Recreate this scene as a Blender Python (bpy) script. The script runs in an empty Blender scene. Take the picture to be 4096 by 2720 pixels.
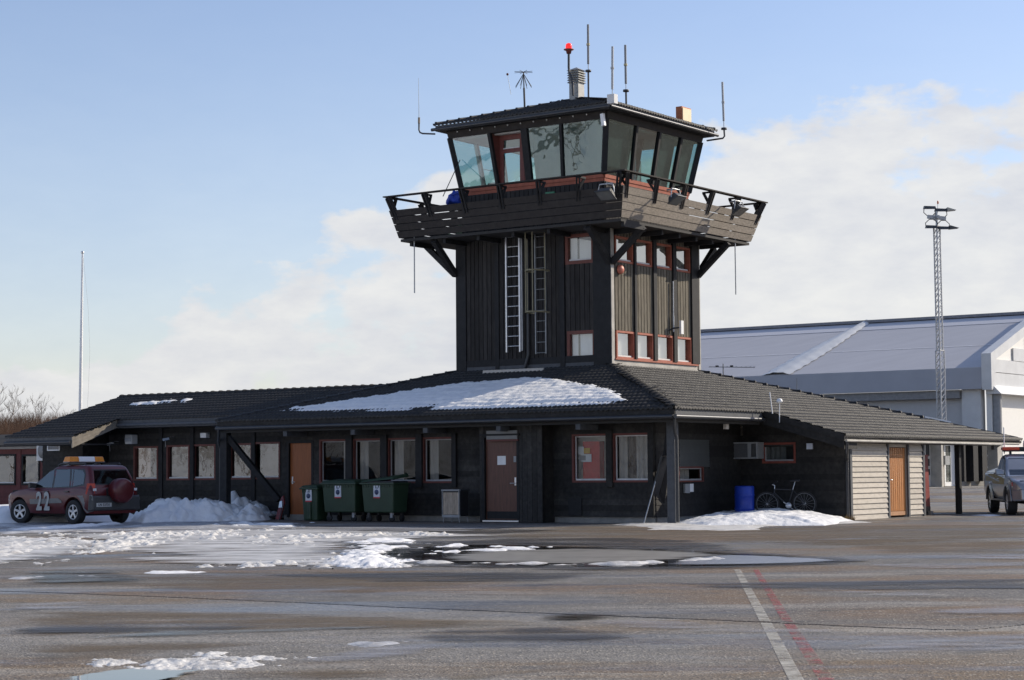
import bpy, bmesh, math, random
import numpy as np
from mathutils import Vector, Matrix, Euler

random.seed(7)
S = bpy.context.scene
COL = S.collection
R_ = math.radians

# ------------------------------------------------------------------ camera
PITCH, ROLL, YAW, EYE = .0679, -.0079, -.615, 1.36
cp, sp = math.cos(PITCH), math.sin(PITCH)
cr, sr = math.cos(ROLL), math.sin(ROLL)
_X = Vector((1, 0, 0)); _Y = Vector((0, cp, sp)); _U = Vector((0, -sp, cp))
CX = _X*cr + _U*sr; CU = _U*cr - _X*sr
cam = bpy.data.cameras.new('camera'); co = bpy.data.objects.new('camera', cam)
COL.objects.link(co)
co.matrix_world = Matrix(((CX.x, CU.x, -_Y.x, 0), (CX.y, CU.y, -_Y.y, 0), (CX.z, CU.z, -_Y.z, EYE), (0, 0, 0, 1)))
cam.sensor_width = 36; cam.lens = 7772/4096*36; cam.clip_end = 3000; cam.clip_start = .1
S.camera = co

# ------------------------------------------------------------------ light
SUN_UV = (.53, .848); SUN_EL = 29.0
A = Vector((math.cos(YAW), math.sin(YAW), 0)); B = Vector((-math.sin(YAW), math.cos(YAW), 0))
sd = (A*SUN_UV[0] + B*SUN_UV[1]).normalized()
sdir = Vector((sd.x*math.cos(R_(SUN_EL)), sd.y*math.cos(R_(SUN_EL)), math.sin(R_(SUN_EL))))
sun = bpy.data.lights.new('sun', 'SUN'); sun.energy = 5.0; sun.angle = R_(.5); sun.color = (1, .90, .75)
so = bpy.data.objects.new('sun', sun); COL.objects.link(so)
so.rotation_euler = sdir.to_track_quat('Z', 'Y').to_euler(); so.location = (40, 20, 60)

world = bpy.data.worlds.new('World'); S.world = world; world.use_nodes = True
nt = world.node_tree; nt.nodes.clear()
def wn(t, **k):
    n = nt.nodes.new(t)
    for a, v in k.items(): setattr(n, a, v)
    return n
def wl(a, b): nt.links.new(a, b)
def wmath(op, a, b=None, clamp=False):
    n = wn('ShaderNodeMath', operation=op, use_clamp=clamp)
    for i, v in enumerate((a, b)):
        if v is None: continue
        if isinstance(v, (int, float)): n.inputs[i].default_value = v
        else: wl(v, n.inputs[i])
    return n.outputs[0]
sky = wn('ShaderNodeTexSky'); sky.sky_type = 'NISHITA'; sky.sun_disc = False
sky.sun_elevation = R_(SUN_EL); sky.sun_rotation = math.atan2(sd.x, sd.y)
sky.air_density = 1.0; sky.dust_density = .6; sky.ozone_density = 2.0
tint = wn('ShaderNodeMixRGB', blend_type='MULTIPLY'); tint.inputs[0].default_value = 1; tint.inputs[2].default_value = (1.05, .98, 1.05, 1)
wl(sky.outputs[0], tint.inputs[1])
bg1 = wn('ShaderNodeBackground'); wl(tint.outputs[0], bg1.inputs[0]); bg1.inputs[1].default_value = .15
tc = wn('ShaderNodeTexCoord'); sep = wn('ShaderNodeSeparateXYZ'); wl(tc.outputs['Generated'], sep.inputs[0])
elev = wmath('MULTIPLY', wmath('ARCSINE', sep.outputs[2]), 57.2958)
az = wmath('MULTIPLY', wmath('ARCTAN2', sep.outputs[0], sep.outputs[1]), 57.2958)
def wnoise(scale, detail, rough, zs, seed):
    m = wn('ShaderNodeMapping'); m.inputs['Scale'].default_value = (1, 1, zs); m.inputs['Location'].default_value = (seed, seed*.7, seed*.3)
    wl(tc.outputs['Generated'], m.inputs[0])
    n = wn('ShaderNodeTexNoise'); n.inputs['Scale'].default_value = scale; n.inputs['Detail'].default_value = detail; n.inputs['Roughness'].default_value = rough
    wl(m.outputs[0], n.inputs['Vector']); return n.outputs[0]
SEED = 3.1
n1 = wnoise(9, 6, .52, 1.5, SEED); n2 = wnoise(22, 6, .6, 2.2, 7.7); n3 = wnoise(6, 3, .5, 2.5, 1.3); n4 = wnoise(34, 5, .6, 2.6, 5.3)
# cloud bank: its top edge rolls round the horizon, higher to the right of the field
bank = wmath('ADD', wmath('MULTIPLY', wmath('SINE', wmath('MULTIPLY', wmath('ADD', az, 1.5), .1047)), 3.1), 8.3)
puff = wmath('MULTIPLY', wmath('SUBTRACT', n1, .5), 19)
puff = wmath('ADD', puff, wmath('MULTIPLY', wmath('SUBTRACT', n2, .5), 5))
d = wmath('SUBTRACT', wmath('ADD', bank, puff), elev)
mr = wn('ShaderNodeMapRange', interpolation_type='SMOOTHSTEP'); wl(d, mr.inputs[0]); mr.inputs[1].default_value = -.3; mr.inputs[2].default_value = 1.3
# thin veil low over the horizon
hz = wn('ShaderNodeMapRange', interpolation_type='SMOOTHSTEP'); wl(elev, hz.inputs[0]); hz.inputs[1].default_value = 15; hz.inputs[2].default_value = 1; hz.inputs[3].default_value = .05; hz.inputs[4].default_value = .30
fac = wmath('MAXIMUM', wmath('MULTIPLY', mr.outputs[0], .93), hz.outputs[0])
cramp = wn('ShaderNodeValToRGB'); cramp.color_ramp.elements[0].position = .3; cramp.color_ramp.elements[0].color = (.70, .72, .79, 1)
cramp.color_ramp.elements[1].position = .62; cramp.color_ramp.elements[1].color = (.93, .925, .91, 1)
wl(wmath('ADD', wmath('MULTIPLY', n3, .55), wmath('MULTIPLY', n4, .45)), cramp.inputs[0])
bg2 = wn('ShaderNodeBackground'); wl(cramp.outputs[0], bg2.inputs[0]); bg2.inputs[1].default_value = .92
mx = wn('ShaderNodeMixShader'); wl(fac, mx.inputs[0]); wl(bg1.outputs[0], mx.inputs[1]); wl(bg2.outputs[0], mx.inputs[2])
out = wn('ShaderNodeOutputWorld'); wl(mx.outputs[0], out.inputs[0])

S.view_settings.view_transform = 'Standard'; S.view_settings.look = 'None'
S.view_settings.exposure = 0; S.view_settings.gamma = 1; S.view_settings.use_curve_mapping = False
S.render.engine = 'CYCLES'
S.cycles.max_bounces = 6; S.cycles.transparent_max_bounces = 12

# ------------------------------------------------------------------ survey helpers (photo pixel + a known plane -> point)
def ray(px, py):
    return (CX*(px-2048) - CU*(py-1360) + _Y*7772)
EY = Vector((0, 0, EYE))
def W(u, v, z=0): return A*u + B*v + Vector((0, 0, z))
def onV(px, py, V):
    d = ray(px, py); p = EY + d*((V - EY.dot(B))/d.dot(B)); return p.dot(A), p.z
def onU(px, py, U):
    d = ray(px, py); p = EY + d*((U - EY.dot(A))/d.dot(A)); return p.dot(B), p.z
def onY(px, py, Y):
    d = ray(px, py); return EY + d*(Y/d.y)
def onG(px, py, z=0.):
    d = ray(px, py); return EY + d*((z-EYE)/d.z)

# ------------------------------------------------------------------ materials
MATS = {}
def M(name, col, rough=.6, metal=0., var=.15, scale=6., stretch=(1, 1, 1), rnd=0., bump=0., bscale=None, spec=.5, col2=None, c2lo=.45, c2hi=.7, c2scale=3., coat=0., emit=None, trans=0.):
    m = bpy.data.materials.new(name); m.use_nodes = True; t = m.node_tree; N = t.nodes; L = t.links
    p = N['Principled BSDF']; p.inputs['Roughness'].default_value = rough; p.inputs['Metallic'].default_value = metal
    p.inputs['Specular IOR Level'].default_value = spec; p.inputs['Coat Weight'].default_value = coat
    g = N.new('ShaderNodeNewGeometry'); mp = N.new('ShaderNodeMapping'); mp.inputs['Scale'].default_value = stretch
    L.new(g.outputs['Position'], mp.inputs[0])
    nz = N.new('ShaderNodeTexNoise'); nz.inputs['Scale'].default_value = scale; nz.inputs['Detail'].default_value = 5; nz.inputs['Roughness'].default_value = .6
    L.new(mp.outputs[0], nz.inputs['Vector'])
    r = N.new('ShaderNodeMapRange'); L.new(nz.outputs[0], r.inputs[0]); r.inputs[1].default_value = .3; r.inputs[2].default_value = .7
    r.inputs[3].default_value = 1-var; r.inputs[4].default_value = 1+var
    val = r.outputs[0]
    if rnd:
        oi = N.new('ShaderNodeObjectInfo'); r2 = N.new('ShaderNodeMapRange'); L.new(oi.outputs['Random'], r2.inputs[0]); r2.inputs[3].default_value = 1-rnd; r2.inputs[4].default_value = 1+rnd
        mu = N.new('ShaderNodeMath'); mu.operation = 'MULTIPLY'; L.new(val, mu.inputs[0]); L.new(r2.outputs[0], mu.inputs[1]); val = mu.outputs[0]
    base = None
    if col2:
        n2 = N.new('ShaderNodeTexNoise'); n2.inputs['Scale'].default_value = c2scale; n2.inputs['Detail'].default_value = 6; n2.inputs['Roughness'].default_value = .65
        L.new(mp.outputs[0], n2.inputs['Vector'])
        r3 = N.new('ShaderNodeMapRange'); L.new(n2.outputs[0], r3.inputs[0]); r3.inputs[1].default_value = c2lo; r3.inputs[2].default_value = c2hi
        mc = N.new('ShaderNodeMixRGB'); mc.inputs[1].default_value = (*col, 1); mc.inputs[2].default_value = (*col2, 1); L.new(r3.outputs[0], mc.inputs[0]); base = mc.outputs[0]
    vm = N.new('ShaderNodeVectorMath'); vm.operation = 'SCALE'
    if base: L.new(base, vm.inputs[0])
    else: vm.inputs[0].default_value = col
    L.new(val, vm.inputs['Scale']); L.new(vm.outputs[0], p.inputs['Base Color'])
    if bump:
        b = N.new('ShaderNodeBump'); b.inputs['Strength'].default_value = bump; b.inputs['Distance'].default_value = .02
        nb = nz
        if bscale:
            nb = N.new('ShaderNodeTexNoise'); nb.inputs['Scale'].default_value = bscale; nb.inputs['Detail'].default_value = 4; L.new(mp.outputs[0], nb.inputs['Vector'])
        L.new(nb.outputs[0], b.inputs['Height']); L.new(b.outputs[0], p.inputs['Normal'])
    if emit:
        p.inputs['Emission Color'].default_value = (*emit[:3], 1); p.inputs['Emission Strength'].default_value = emit[3]
    if trans: p.inputs['Transmission Weight'].default_value = trans
    MATS[name] = m; return m
def glass(name, refl, tintc=(.8, .9, .9), clear=.85, wob=.02, gcol=(.95, .98, .97)):
    m = bpy.data.materials.new(name); m.use_nodes = True; t = m.node_tree; N = t.nodes; L = t.links; N.clear()
    o = N.new('ShaderNodeOutputMaterial'); tr = N.new('ShaderNodeBsdfTransparent'); tr.inputs[0].default_value = tuple(c*clear for c in tintc)+(1,)
    gl = N.new('ShaderNodeBsdfGlossy'); gl.inputs['Roughness'].default_value = .015; gl.inputs[0].default_value = (*gcol, 1)
    gg = N.new('ShaderNodeNewGeometry'); dt = N.new('ShaderNodeVectorMath'); dt.operation = 'DOT_PRODUCT'; L.new(gg.outputs['Incoming'], dt.inputs[0]); L.new(gg.outputs['Normal'], dt.inputs[1])
    def mm(op, a, b=None):
        n = N.new('ShaderNodeMath'); n.operation = op
        for i, v in enumerate((a, b)):
            if v is None: continue
            if isinstance(v, (int, float)): n.inputs[i].default_value = v
            else: L.new(v, n.inputs[i])
        return n.outputs[0]
    sch = mm('POWER', mm('SUBTRACT', 1.0, mm('ABSOLUTE', dt.outputs['Value'])), 5.0)
    mr = N.new('ShaderNodeMapRange'); L.new(sch, mr.inputs[0]); mr.inputs[3].default_value = refl; mr.inputs[4].default_value = 1
    g = N.new('ShaderNodeNewGeometry'); nz = N.new('ShaderNodeTexNoise'); nz.inputs['Scale'].default_value = 1.3; L.new(g.outputs['Position'], nz.inputs['Vector'])
    b = N.new('ShaderNodeBump'); b.inputs['Strength'].default_value = wob; b.inputs['Distance'].default_value = .2; L.new(nz.outputs[0], b.inputs['Height']); L.new(b.outputs[0], gl.inputs['Normal'])
    mx = N.new('ShaderNodeMixShader'); L.new(mr.outputs[0], mx.inputs[0]); L.new(tr.outputs[0], mx.inputs[1]); L.new(gl.outputs[0], mx.inputs[2]); L.new(mx.outputs[0], o.inputs[0])
    MATS[name] = m; return m

wood_dark = M('stained_wood', (.026, .0245, .023), .75, var=.35, scale=9, stretch=(1, 1, 1), rnd=.30, bump=.3, bscale=60, spec=.3, col2=(.050, .046, .041), c2lo=.50, c2hi=.72, c2scale=1.1)
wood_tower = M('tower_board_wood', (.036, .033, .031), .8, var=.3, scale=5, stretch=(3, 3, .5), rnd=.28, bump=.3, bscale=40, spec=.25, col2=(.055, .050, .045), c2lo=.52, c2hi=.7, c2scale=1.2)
wood_sunlit = M('sunlit_tower_board', (.17, .152, .12), .85, var=.25, scale=5, stretch=(3, 3, .5), rnd=.16, bump=.25, bscale=40, spec=.2, col2=(.10, .088, .072), c2lo=.52, c2hi=.68, c2scale=1.2)  # lit copy of the tower boards; sunlight put into the colour
wood_post = M('black_post_wood', (.02, .02, .021), .7, var=.25, rnd=.1, bump=.15, bscale=50, spec=.3)
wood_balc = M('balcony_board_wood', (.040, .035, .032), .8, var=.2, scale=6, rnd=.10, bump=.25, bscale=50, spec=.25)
wood_bal_lit = M('sunlit_balcony_board', (.27, .235, .195), .85, var=.22, scale=9, stretch=(1, 1, 3), rnd=.12, bump=.3, bscale=50, spec=.2, col2=(.19, .165, .135), c2lo=.5, c2hi=.72, c2scale=6)  # lit copy of the balcony boards, sunny-side brightness painted in
wood_grey = M('grey_weathered_wood', (.52, .475, .41), .85, var=.15, scale=5, stretch=(1, 1, 3), rnd=.08, bump=.3, bscale=40, spec=.2, col2=(.33, .29, .24), c2lo=.58, c2hi=.78, c2scale=5)
wood_trim = M('grey_painted_trim', (.075, .08, .088), .7, var=.2, rnd=.05)
wood_pale = M('pale_weathered_or_sunlit_trim', (.42, .40, .36), .8, var=.2, scale=3)
soffit_m = M('soffit_boards', (.03, .028, .026), .8, var=.2)
wood_tan = M('tan_weathered_board', (.21, .185, .15), .85, var=.2, rnd=.05)
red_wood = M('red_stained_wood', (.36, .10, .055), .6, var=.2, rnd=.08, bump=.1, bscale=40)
red_dark = M('dark_red_frame', (.13, .035, .026), .6, var=.2)
red_side = M('falu_red_siding', (.12, .032, .030), .75, var=.2, rnd=.08, bump=.2, bscale=50)
bead_w = M('white_glazing_bead', (.62, .62, .60), .5, var=.08)
bead_g = M('greyish_glazing_bead', (.34, .34, .34), .5, var=.1)
orange_door = M('orange_stained_door', (.30, .088, .02), .5, var=.2, scale=4, stretch=(8, 8, .6))
orange_slat = M('orange_slat_wood', (.42, .17, .045), .55, var=.2, rnd=.12, stretch=(4, 4, .8))
brown_door = M('brown_door_leaf', (.105, .038, .022), .45, var=.25, scale=3, stretch=(6, 6, .8))
tile_m = M('dark_roof_tile', (.030, .029, .028), .62, var=.3, scale=9, rnd=.2, bump=.3, bscale=90, spec=.35)
deck_m = M('roof_deck_felt', (.012, .012, .012), .9, var=.2)
concrete = M('plinth_concrete', (.23, .22, .20), .85, var=.2, scale=4, bump=.2, bscale=60)
metal_g = M('galvanised_steel', (.42, .43, .44), .42, .75, var=.18, scale=10)
metal_d = M('dark_painted_steel', (.035, .037, .04), .45, .1, var=.15)
gutter_m = M('gutter_sheet_metal', (.05, .052, .056), .35, .3, var=.15)
alu = M('aluminium', (.62, .63, .64), .35, .8, var=.08)
white_p = M('white_paint', (.80, .80, .78), .5, var=.06)
grey_p = M('grey_plastic', (.30, .31, .31), .5, var=.1)
black_r = M('black_rubber', (.018, .018, .019), .75, var=.2)
black_p = M('black_plastic', (.022, .022, .024), .4, var=.1)
blue_p = M('blue_plastic', (.012, .045, .36), .4, var=.1)
green_p = M('green_plastic', (.028, .055, .03), .42, var=.15, scale=3)
snow_m = M('snow', (.84, .835, .82), .55, var=.05, scale=5, bump=.55, bscale=28, spec=.3)
slush_m = M('grey_slush', (.50, .49, .48), .42, var=.15, scale=4, bump=.6, bscale=25, spec=.5, col2=(.30, .295, .29), c2lo=.45, c2hi=.62, c2scale=1.6)
crust_m = M('dirty_snow_crust', (.66, .645, .61), .5, var=.12, scale=7, bump=.6, bscale=30, spec=.4, col2=(.44, .42, .39), c2lo=.5, c2hi=.66, c2scale=2.5)
ice_m = M('grey_ice', (.25, .24, .22), .3, var=.2, scale=.7, stretch=(.6, 3, 1), spec=.5, col2=(.36, .35, .32), c2lo=.4, c2hi=.65, c2scale=.8)
curtain = M('pale_curtain', (.50, .46, .41), .9, var=.1, scale=14, stretch=(6, 6, .2))
curtain_b = M('brown_curtain', (.22, .18, .15), .9, var=.12, scale=14, stretch=(6, 6, .2))
blind_w = M('white_window_blind', (.86, .86, .84), .8, var=.04)
blind_c = M('cream_window_blind', (.72, .68, .58), .8, var=.06)
blind_d = M('dark_sun_screen', (.06, .057, .062), .8, var=.12, scale=3)
room_d = M('dark_interior', (.05, .048, .045), .9, var=.2)
room_l = M('cab_interior', (.50, .50, .48), .7, var=.08)
glass_win = glass('house_glass', .035, (.86, .88, .88), .86)
glass_wing = glass('coated_glass', .16, (.7, .75, .75), .6, .03)
glass_cab = glass('cab_glass', .20, (.55, .80, .80), .85, .01)
glass_cabr = glass('cab_screen_glass', .19, (.6, .80, .78), .8, .03, (.80, .95, .92))
glass_tow = glass('tower_glass', .16, (.9, .92, .92), .9, .02)
glass_towr = glass('bright_tower_glass', .45, (.9, .92, .92), .9, .02)
glass_car = glass('car_glass', .14, (.42, .45, .48), .55, .01)

# ------------------------------------------------------------------ mesh builder
class MB:
    def __init__(s): s.v = []; s.f = []; s.sm = []; s.mi = []
    def add(s, vs, fs, smooth=False, mi=0):
        o = len(s.v); s.v += [tuple(v) for v in vs]
        for f in fs: s.f.append(tuple(o+i for i in f)); s.sm.append(smooth); s.mi.append(mi)
        return s
    def hexa(s, p, mi=0):   # p: bottom 4 (ccw) then top 4
        return s.add(p, [(3, 2, 1, 0), (4, 5, 6, 7), (0, 1, 5, 4), (1, 2, 6, 5), (2, 3, 7, 6), (3, 0, 4, 7)], mi=mi)
    def box(s, x0, x1, y0, y1, z0, z1, mi=0):
        x0, x1 = sorted((x0, x1)); y0, y1 = sorted((y0, y1)); z0, z1 = sorted((z0, z1))
        return s.hexa([(x0, y0, z0), (x1, y0, z0), (x1, y1, z0), (x0, y1, z0), (x0, y0, z1), (x1, y0, z1), (x1, y1, z1), (x0, y1, z1)], mi)
    def beam(s, p0, p1, w, h, up=(0, 0, 1), mi=0):
        p0, p1 = Vector(p0), Vector(p1); d = (p1-p0).normalized(); u = Vector(up)
        if abs(d.dot(u)) > .97: u = Vector((0, 1, 0)) if abs(d.y) < .9 else Vector((1, 0, 0))
        r = d.cross(u).normalized(); u = r.cross(d)
        q = []
        for p in (p0, p1):
            q += [p - r*w/2 - u*h/2, p + r*w/2 - u*h/2, p + r*w/2 + u*h/2, p - r*w/2 + u*h/2]
        return s.hexa(q, mi)
    def tube(s, pts, r, n=8, cap=True, mi=0):
        pts = [Vector(p) for p in pts]; rs = r if isinstance(r, (list, tuple)) else [r]*len(pts); vs = []; prev = None
        for i, p in enumerate(pts):
            d = (pts[min(i+1, len(pts)-1)] - pts[max(i-1, 0)]).normalized()
            if prev is None:
                ref = Vector((0, 0, 1)) if abs(d.z) < .9 else Vector((1, 0, 0)); x = d.cross(ref).normalized()
            else: x = (prev - d*prev.dot(d)).normalized()
            prev = x; y = d.cross(x)
            for k in range(n):
                a = 2*math.pi*k/n; vs.append(p + (x*math.cos(a) + y*math.sin(a))*rs[i])
        fs = []
        for i in range(len(pts)-1):
            for k in range(n): fs.append((i*n+k, i*n+(k+1) % n, (i+1)*n+(k+1) % n, (i+1)*n+k))
        s.add(vs, fs, True, mi)
        if cap: s.add(vs[:n], [tuple(range(n))[::-1]], mi=mi); s.add(vs[-n:], [tuple(range(n))], mi=mi)
        return s
    def lathe(s, prof, c=(0, 0, 0), n=20, axis='z', smooth=True, mi=0, cap=True):
        vs = []
        for r, h in prof:
            for k in range(n):
                a = 2*math.pi*k/n; x, y = r*math.cos(a), r*math.sin(a)
                v = (x, y, h) if axis == 'z' else ((x, h, y) if axis == 'y' else (h, x, y))
                vs.append((v[0]+c[0], v[1]+c[1], v[2]+c[2]))
        fs = []
        for i in range(len(prof)-1):
            for k in range(n):
                f = (i*n+k, i*n+(k+1) % n, (i+1)*n+(k+1) % n, (i+1)*n+k)
                fs.append(f[::-1] if axis == 'y' else f)
        s.add(vs, fs, smooth, mi)
        if cap: s.add(vs[:n], [tuple(range(n))], mi=mi); s.add(vs[-n:], [tuple(range(n))], mi=mi)
        return s
    def prism(s, pts, off, mi=0):
        pts = [Vector(p) for p in pts]; off = Vector(off); n = len(pts)
        vs = pts + [p+off for p in pts]
        fs = [tuple(range(n))[::-1], tuple(range(n, 2*n))] + [(i, (i+1) % n, n+(i+1) % n, n+i) for i in range(n)]
        return s.add(vs, fs, mi=mi)
    def quad(s, *p, mi=0): return s.add(p, [tuple(range(len(p)))], mi=mi)
    def mesh(s, name, mats, o=(0, 0, 0), fix=True):
        me = bpy.data.meshes.new(name)
        me.from_pydata([(v[0]-o[0], v[1]-o[1], v[2]-o[2]) for v in s.v], [], s.f)
        for m in (mats if isinstance(mats, (list, tuple)) else [mats]): me.materials.append(m)
        me.polygons.foreach_set('use_smooth', s.sm); me.polygons.foreach_set('material_index', s.mi)
        if fix:
            b = bmesh.new(); b.from_mesh(me); bmesh.ops.recalc_face_normals(b, faces=b.faces); b.to_mesh(me); b.free()
        return me
    def build(s, name, mats, parent=None, o=None, bevel=0, fix=True):
        if o is None: o = ORG.get(parent.name, (0, 0, 0)) if parent else (0, 0, 0)
        ob = bpy.data.objects.new(name, s.mesh(name, mats, o, fix)); COL.objects.link(ob)
        if parent: ob.parent = parent; ORG[ob.name] = o
        if bevel:
            md = ob.modifiers.new('bevel', 'BEVEL'); md.width = bevel; md.segments = 2; md.limit_method = 'ANGLE'; md.angle_limit = R_(40)
        return ob
ORG = {}
def tag(o, label=None, cat=None, group=None, kind=None):
    if label: o['label'] = label
    if cat: o['category'] = cat
    if group: o['group'] = group
    if kind: o['kind'] = kind
    return o
def thing_uv(name, u, v, z, label, cat, group=None):      # an Empty in the building's own grid; its parts are given in grid metres
    o = bpy.data.objects.new(name, None); COL.objects.link(o); o.location = W(u, v, z); o.rotation_euler = (0, 0, YAW)
    ORG[o.name] = (u, v, z); return tag(o, label, cat, group)
def thing_w(name, p, rz, label, cat, group=None):
    o = bpy.data.objects.new(name, None); COL.objects.link(o); o.location = p; o.rotation_euler = (0, 0, rz)
    ORG[o.name] = (0, 0, 0); return tag(o, label, cat, group)
def inst(name, me, parent, mat4, par_o=None):
    ob = bpy.data.objects.new(name, me); COL.objects.link(ob); ob.parent = parent; ob.matrix_local = mat4; return ob
def copy_tree(o, parent=None):
    c = o.copy(); COL.objects.link(c)
    if parent: c.parent = parent; c.matrix_parent_inverse = Matrix()
    for ch in list(o.children): copy_tree(ch, c)
    return c
def text_mesh(txt, size, depth=.004, bold=0.):
    cu = bpy.data.curves.new('t', 'FONT'); cu.body = txt; cu.size = size; cu.extrude = depth; cu.offset = bold; cu.align_x = 'CENTER'; cu.align_y = 'CENTER'; cu.resolution_u = 3
    ob = bpy.data.objects.new('t', cu); COL.objects.link(ob); dg = bpy.context.evaluated_depsgraph_get()
    me = bpy.data.meshes.new_from_object(ob.evaluated_get(dg)); bpy.data.objects.remove(ob); bpy.data.curves.remove(cu); return me
def text(name, txt, size, mat, parent, M4, depth=.003, bold=0.):
    me = text_mesh(txt, size, depth, bold); me.materials.clear(); me.materials.append(mat)
    return inst(name, me, parent, M4)

# value noise
def vnoise(x, y, seed=0):
    xi = np.floor(x).astype(np.int64); yi = np.floor(y).astype(np.int64); fx = x-xi; fy = y-yi
    fx = fx*fx*(3-2*fx); fy = fy*fy*(3-2*fy)
    def h(a, b):
        n = (a*374761393 + b*668265263 + seed*1442695041) & 0xffffffff
        n = ((n ^ (n >> 13))*1274126177) & 0xffffffff
        return ((n ^ (n >> 16)) & 0xffff)/65535.
    return (h(xi, yi)*(1-fx) + h(xi+1, yi)*fx)*(1-fy) + (h(xi, yi+1)*(1-fx) + h(xi+1, yi+1)*fx)*fy
def fbm(x, y, oct=4, seed=0, g=.5):
    s = 0; a = 1; t = 0
    for i in range(oct): s = s + a*vnoise(x*2**i, y*2**i, seed+i*17); t += a; a *= g
    return s/t
def ss(a, b, x): t = np.clip((x-a)/(b-a), 0, 1); return t*t*(3-2*t)
def sdf(px, py, poly):       # signed distance to polygon, + inside
    d = np.full(px.shape, 1e9); ins = np.zeros(px.shape, bool); n = len(poly)
    for i in range(n):
        ax, ay = poly[i]; bx, by = poly[(i+1) % n]; ex, ey = bx-ax, by-ay
        t = np.clip(((px-ax)*ex + (py-ay)*ey)/(ex*ex+ey*ey+1e-12), 0, 1)
        d = np.minimum(d, np.hypot(px-ax-t*ex, py-ay-t*ey))
        c = ((ay > py) != (by > py)) & (px < (bx-ax)*(py-ay)/(by-ay+1e-12)+ax); ins ^= c
    return np.where(ins, d, -d)
def grid_mesh(name, X, Y, Z, mat, keep=None, parent=None, smooth=True):
    ny, nx = X.shape; idx = np.arange(nx*ny).reshape(ny, nx)
    q = np.stack([idx[:-1, :-1], idx[:-1, 1:], idx[1:, 1:], idx[1:, :-1]], -1).reshape(-1, 4)
    if keep is not None:
        k = keep.reshape(-1); q = q[k[q].any(1)]
        used = np.unique(q); rm = np.full(nx*ny, -1); rm[used] = np.arange(len(used)); q = rm[q]
        P = np.stack([X, Y, Z], -1).reshape(-1, 3)[used]
    else: P = np.stack([X, Y, Z], -1).reshape(-1, 3)
    me = bpy.data.meshes.new(name); me.vertices.add(len(P)); me.vertices.foreach_set('co', P.astype(np.float32).ravel())
    me.loops.add(len(q)*4); me.loops.foreach_set('vertex_index', q.astype(np.int32).ravel())
    me.polygons.add(len(q)); me.polygons.foreach_set('loop_start', np.arange(0, len(q)*4, 4, dtype=np.int32)); me.polygons.foreach_set('loop_total', np.full(len(q), 4, np.int32))
    me.update(); me.validate(); me.polygons.foreach_set('use_smooth', np.full(len(q), smooth)); me.materials.append(mat)
    ob = bpy.data.objects.new(name, me); COL.objects.link(ob)
    if parent: ob.parent = parent
    return ob
# ------------------------------------------------------------------ ground
def asphalt(name, c1, c2, grit, wet):
    m = bpy.data.materials.new(name); m.use_nodes = True; t = m.node_tree; N = t.nodes; L = t.links; p = N['Principled BSDF']
    g = N.new('ShaderNodeNewGeometry'); pos = g.outputs['Position']
    def noise(sc, det=5, ro=.6, st=(1, 1, 1), loc=(0, 0, 0)):
        mp = N.new('ShaderNodeMapping'); mp.inputs['Scale'].default_value = st; mp.inputs['Location'].default_value = loc; L.new(pos, mp.inputs[0])
        n = N.new('ShaderNodeTexNoise'); n.inputs['Scale'].default_value = sc; n.inputs['Detail'].default_value = det; n.inputs['Roughness'].default_value = ro; L.new(mp.outputs[0], n.inputs['Vector']); return n.outputs[0]
    def rng(x, a, b, c=0., d=1.):
        r = N.new('ShaderNodeMapRange'); L.new(x, r.inputs[0]); r.inputs[1].default_value = a; r.inputs[2].default_value = b; r.inputs[3].default_value = c; r.inputs[4].default_value = d; return r.outputs[0]
    def mix(f, a, b, bt='MIX'):
        x = N.new('ShaderNodeMixRGB'); x.blend_type = bt
        if isinstance(f, float): x.inputs[0].default_value = f
        else: L.new(f, x.inputs[0])
        for i, v in ((1, a), (2, b)):
            if isinstance(v, tuple): x.inputs[i].default_value = (*v, 1)
            else: L.new(v, x.inputs[i])
        return x.outputs[0]
    col = mix(rng(noise(.9, 6, .65), .35, .65), c1, c2)
    col = mix(rng(noise(.35, 6, .6, (.5, 1, 1), (5, 2, 0)), .47, .58, 0, .9), col, grit)
    col = mix(rng(noise(2.2, 5, .7, (.45, 1, 1), (1, 9, 0)), .54, .66, 0, .8), col, tuple(x*.5 for x in c1))
    col = mix(rng(noise(.55, 5, .65, (.3, 1.2, 1), (8, 3, 0)), .54, .64, 0, .75), col, tuple(min(1, x*1.8) for x in c2))
    vo = N.new('ShaderNodeTexVoronoi'); vo.inputs['Scale'].default_value = 55; L.new(pos, vo.inputs['Vector'])
    sx = N.new('ShaderNodeSeparateXYZ'); L.new(vo.outputs['Color'], sx.inputs[0])
    sp_ = rng(sx.outputs[0], 0, 1, .72, 1.28)
    vm = N.new('ShaderNodeVectorMath'); vm.operation = 'SCALE'; L.new(col, vm.inputs[0]); L.new(sp_, vm.inputs['Scale']); col = vm.outputs[0]
    stone = rng(sx.outputs[1], .962, .972); col = mix(stone, col, (.42, .38, .31))
    dark = rng(sx.outputs[2], .90, .92, 0, .8); col = mix(dark, col, (.025, .024, .023))
    L.new(col, p.inputs['Base Color'])
    w = rng(noise(.42, 5, .6, (.35, 1.3, 1), (2, 7, 0)), .50, .62)
    L.new(rng(w, 0, 1, .85, wet), p.inputs['Roughness']); p.inputs['Specular IOR Level'].default_value = .55
    b = N.new('ShaderNodeBump'); b.inputs['Strength'].default_value = .55; b.inputs['Distance'].default_value = .012; L.new(vo.outputs['Distance'], b.inputs['Height']); L.new(b.outputs[0], p.inputs['Normal'])
    return m
asph_old = asphalt('worn_gritty_asphalt', (.20, .19, .175), (.165, .153, .135), (.155, .108, .062), .26)
asph_new = asphalt('dark_asphalt_overlay', (.112, .108, .104), (.142, .132, .118), (.155, .102, .06), .28)

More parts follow.
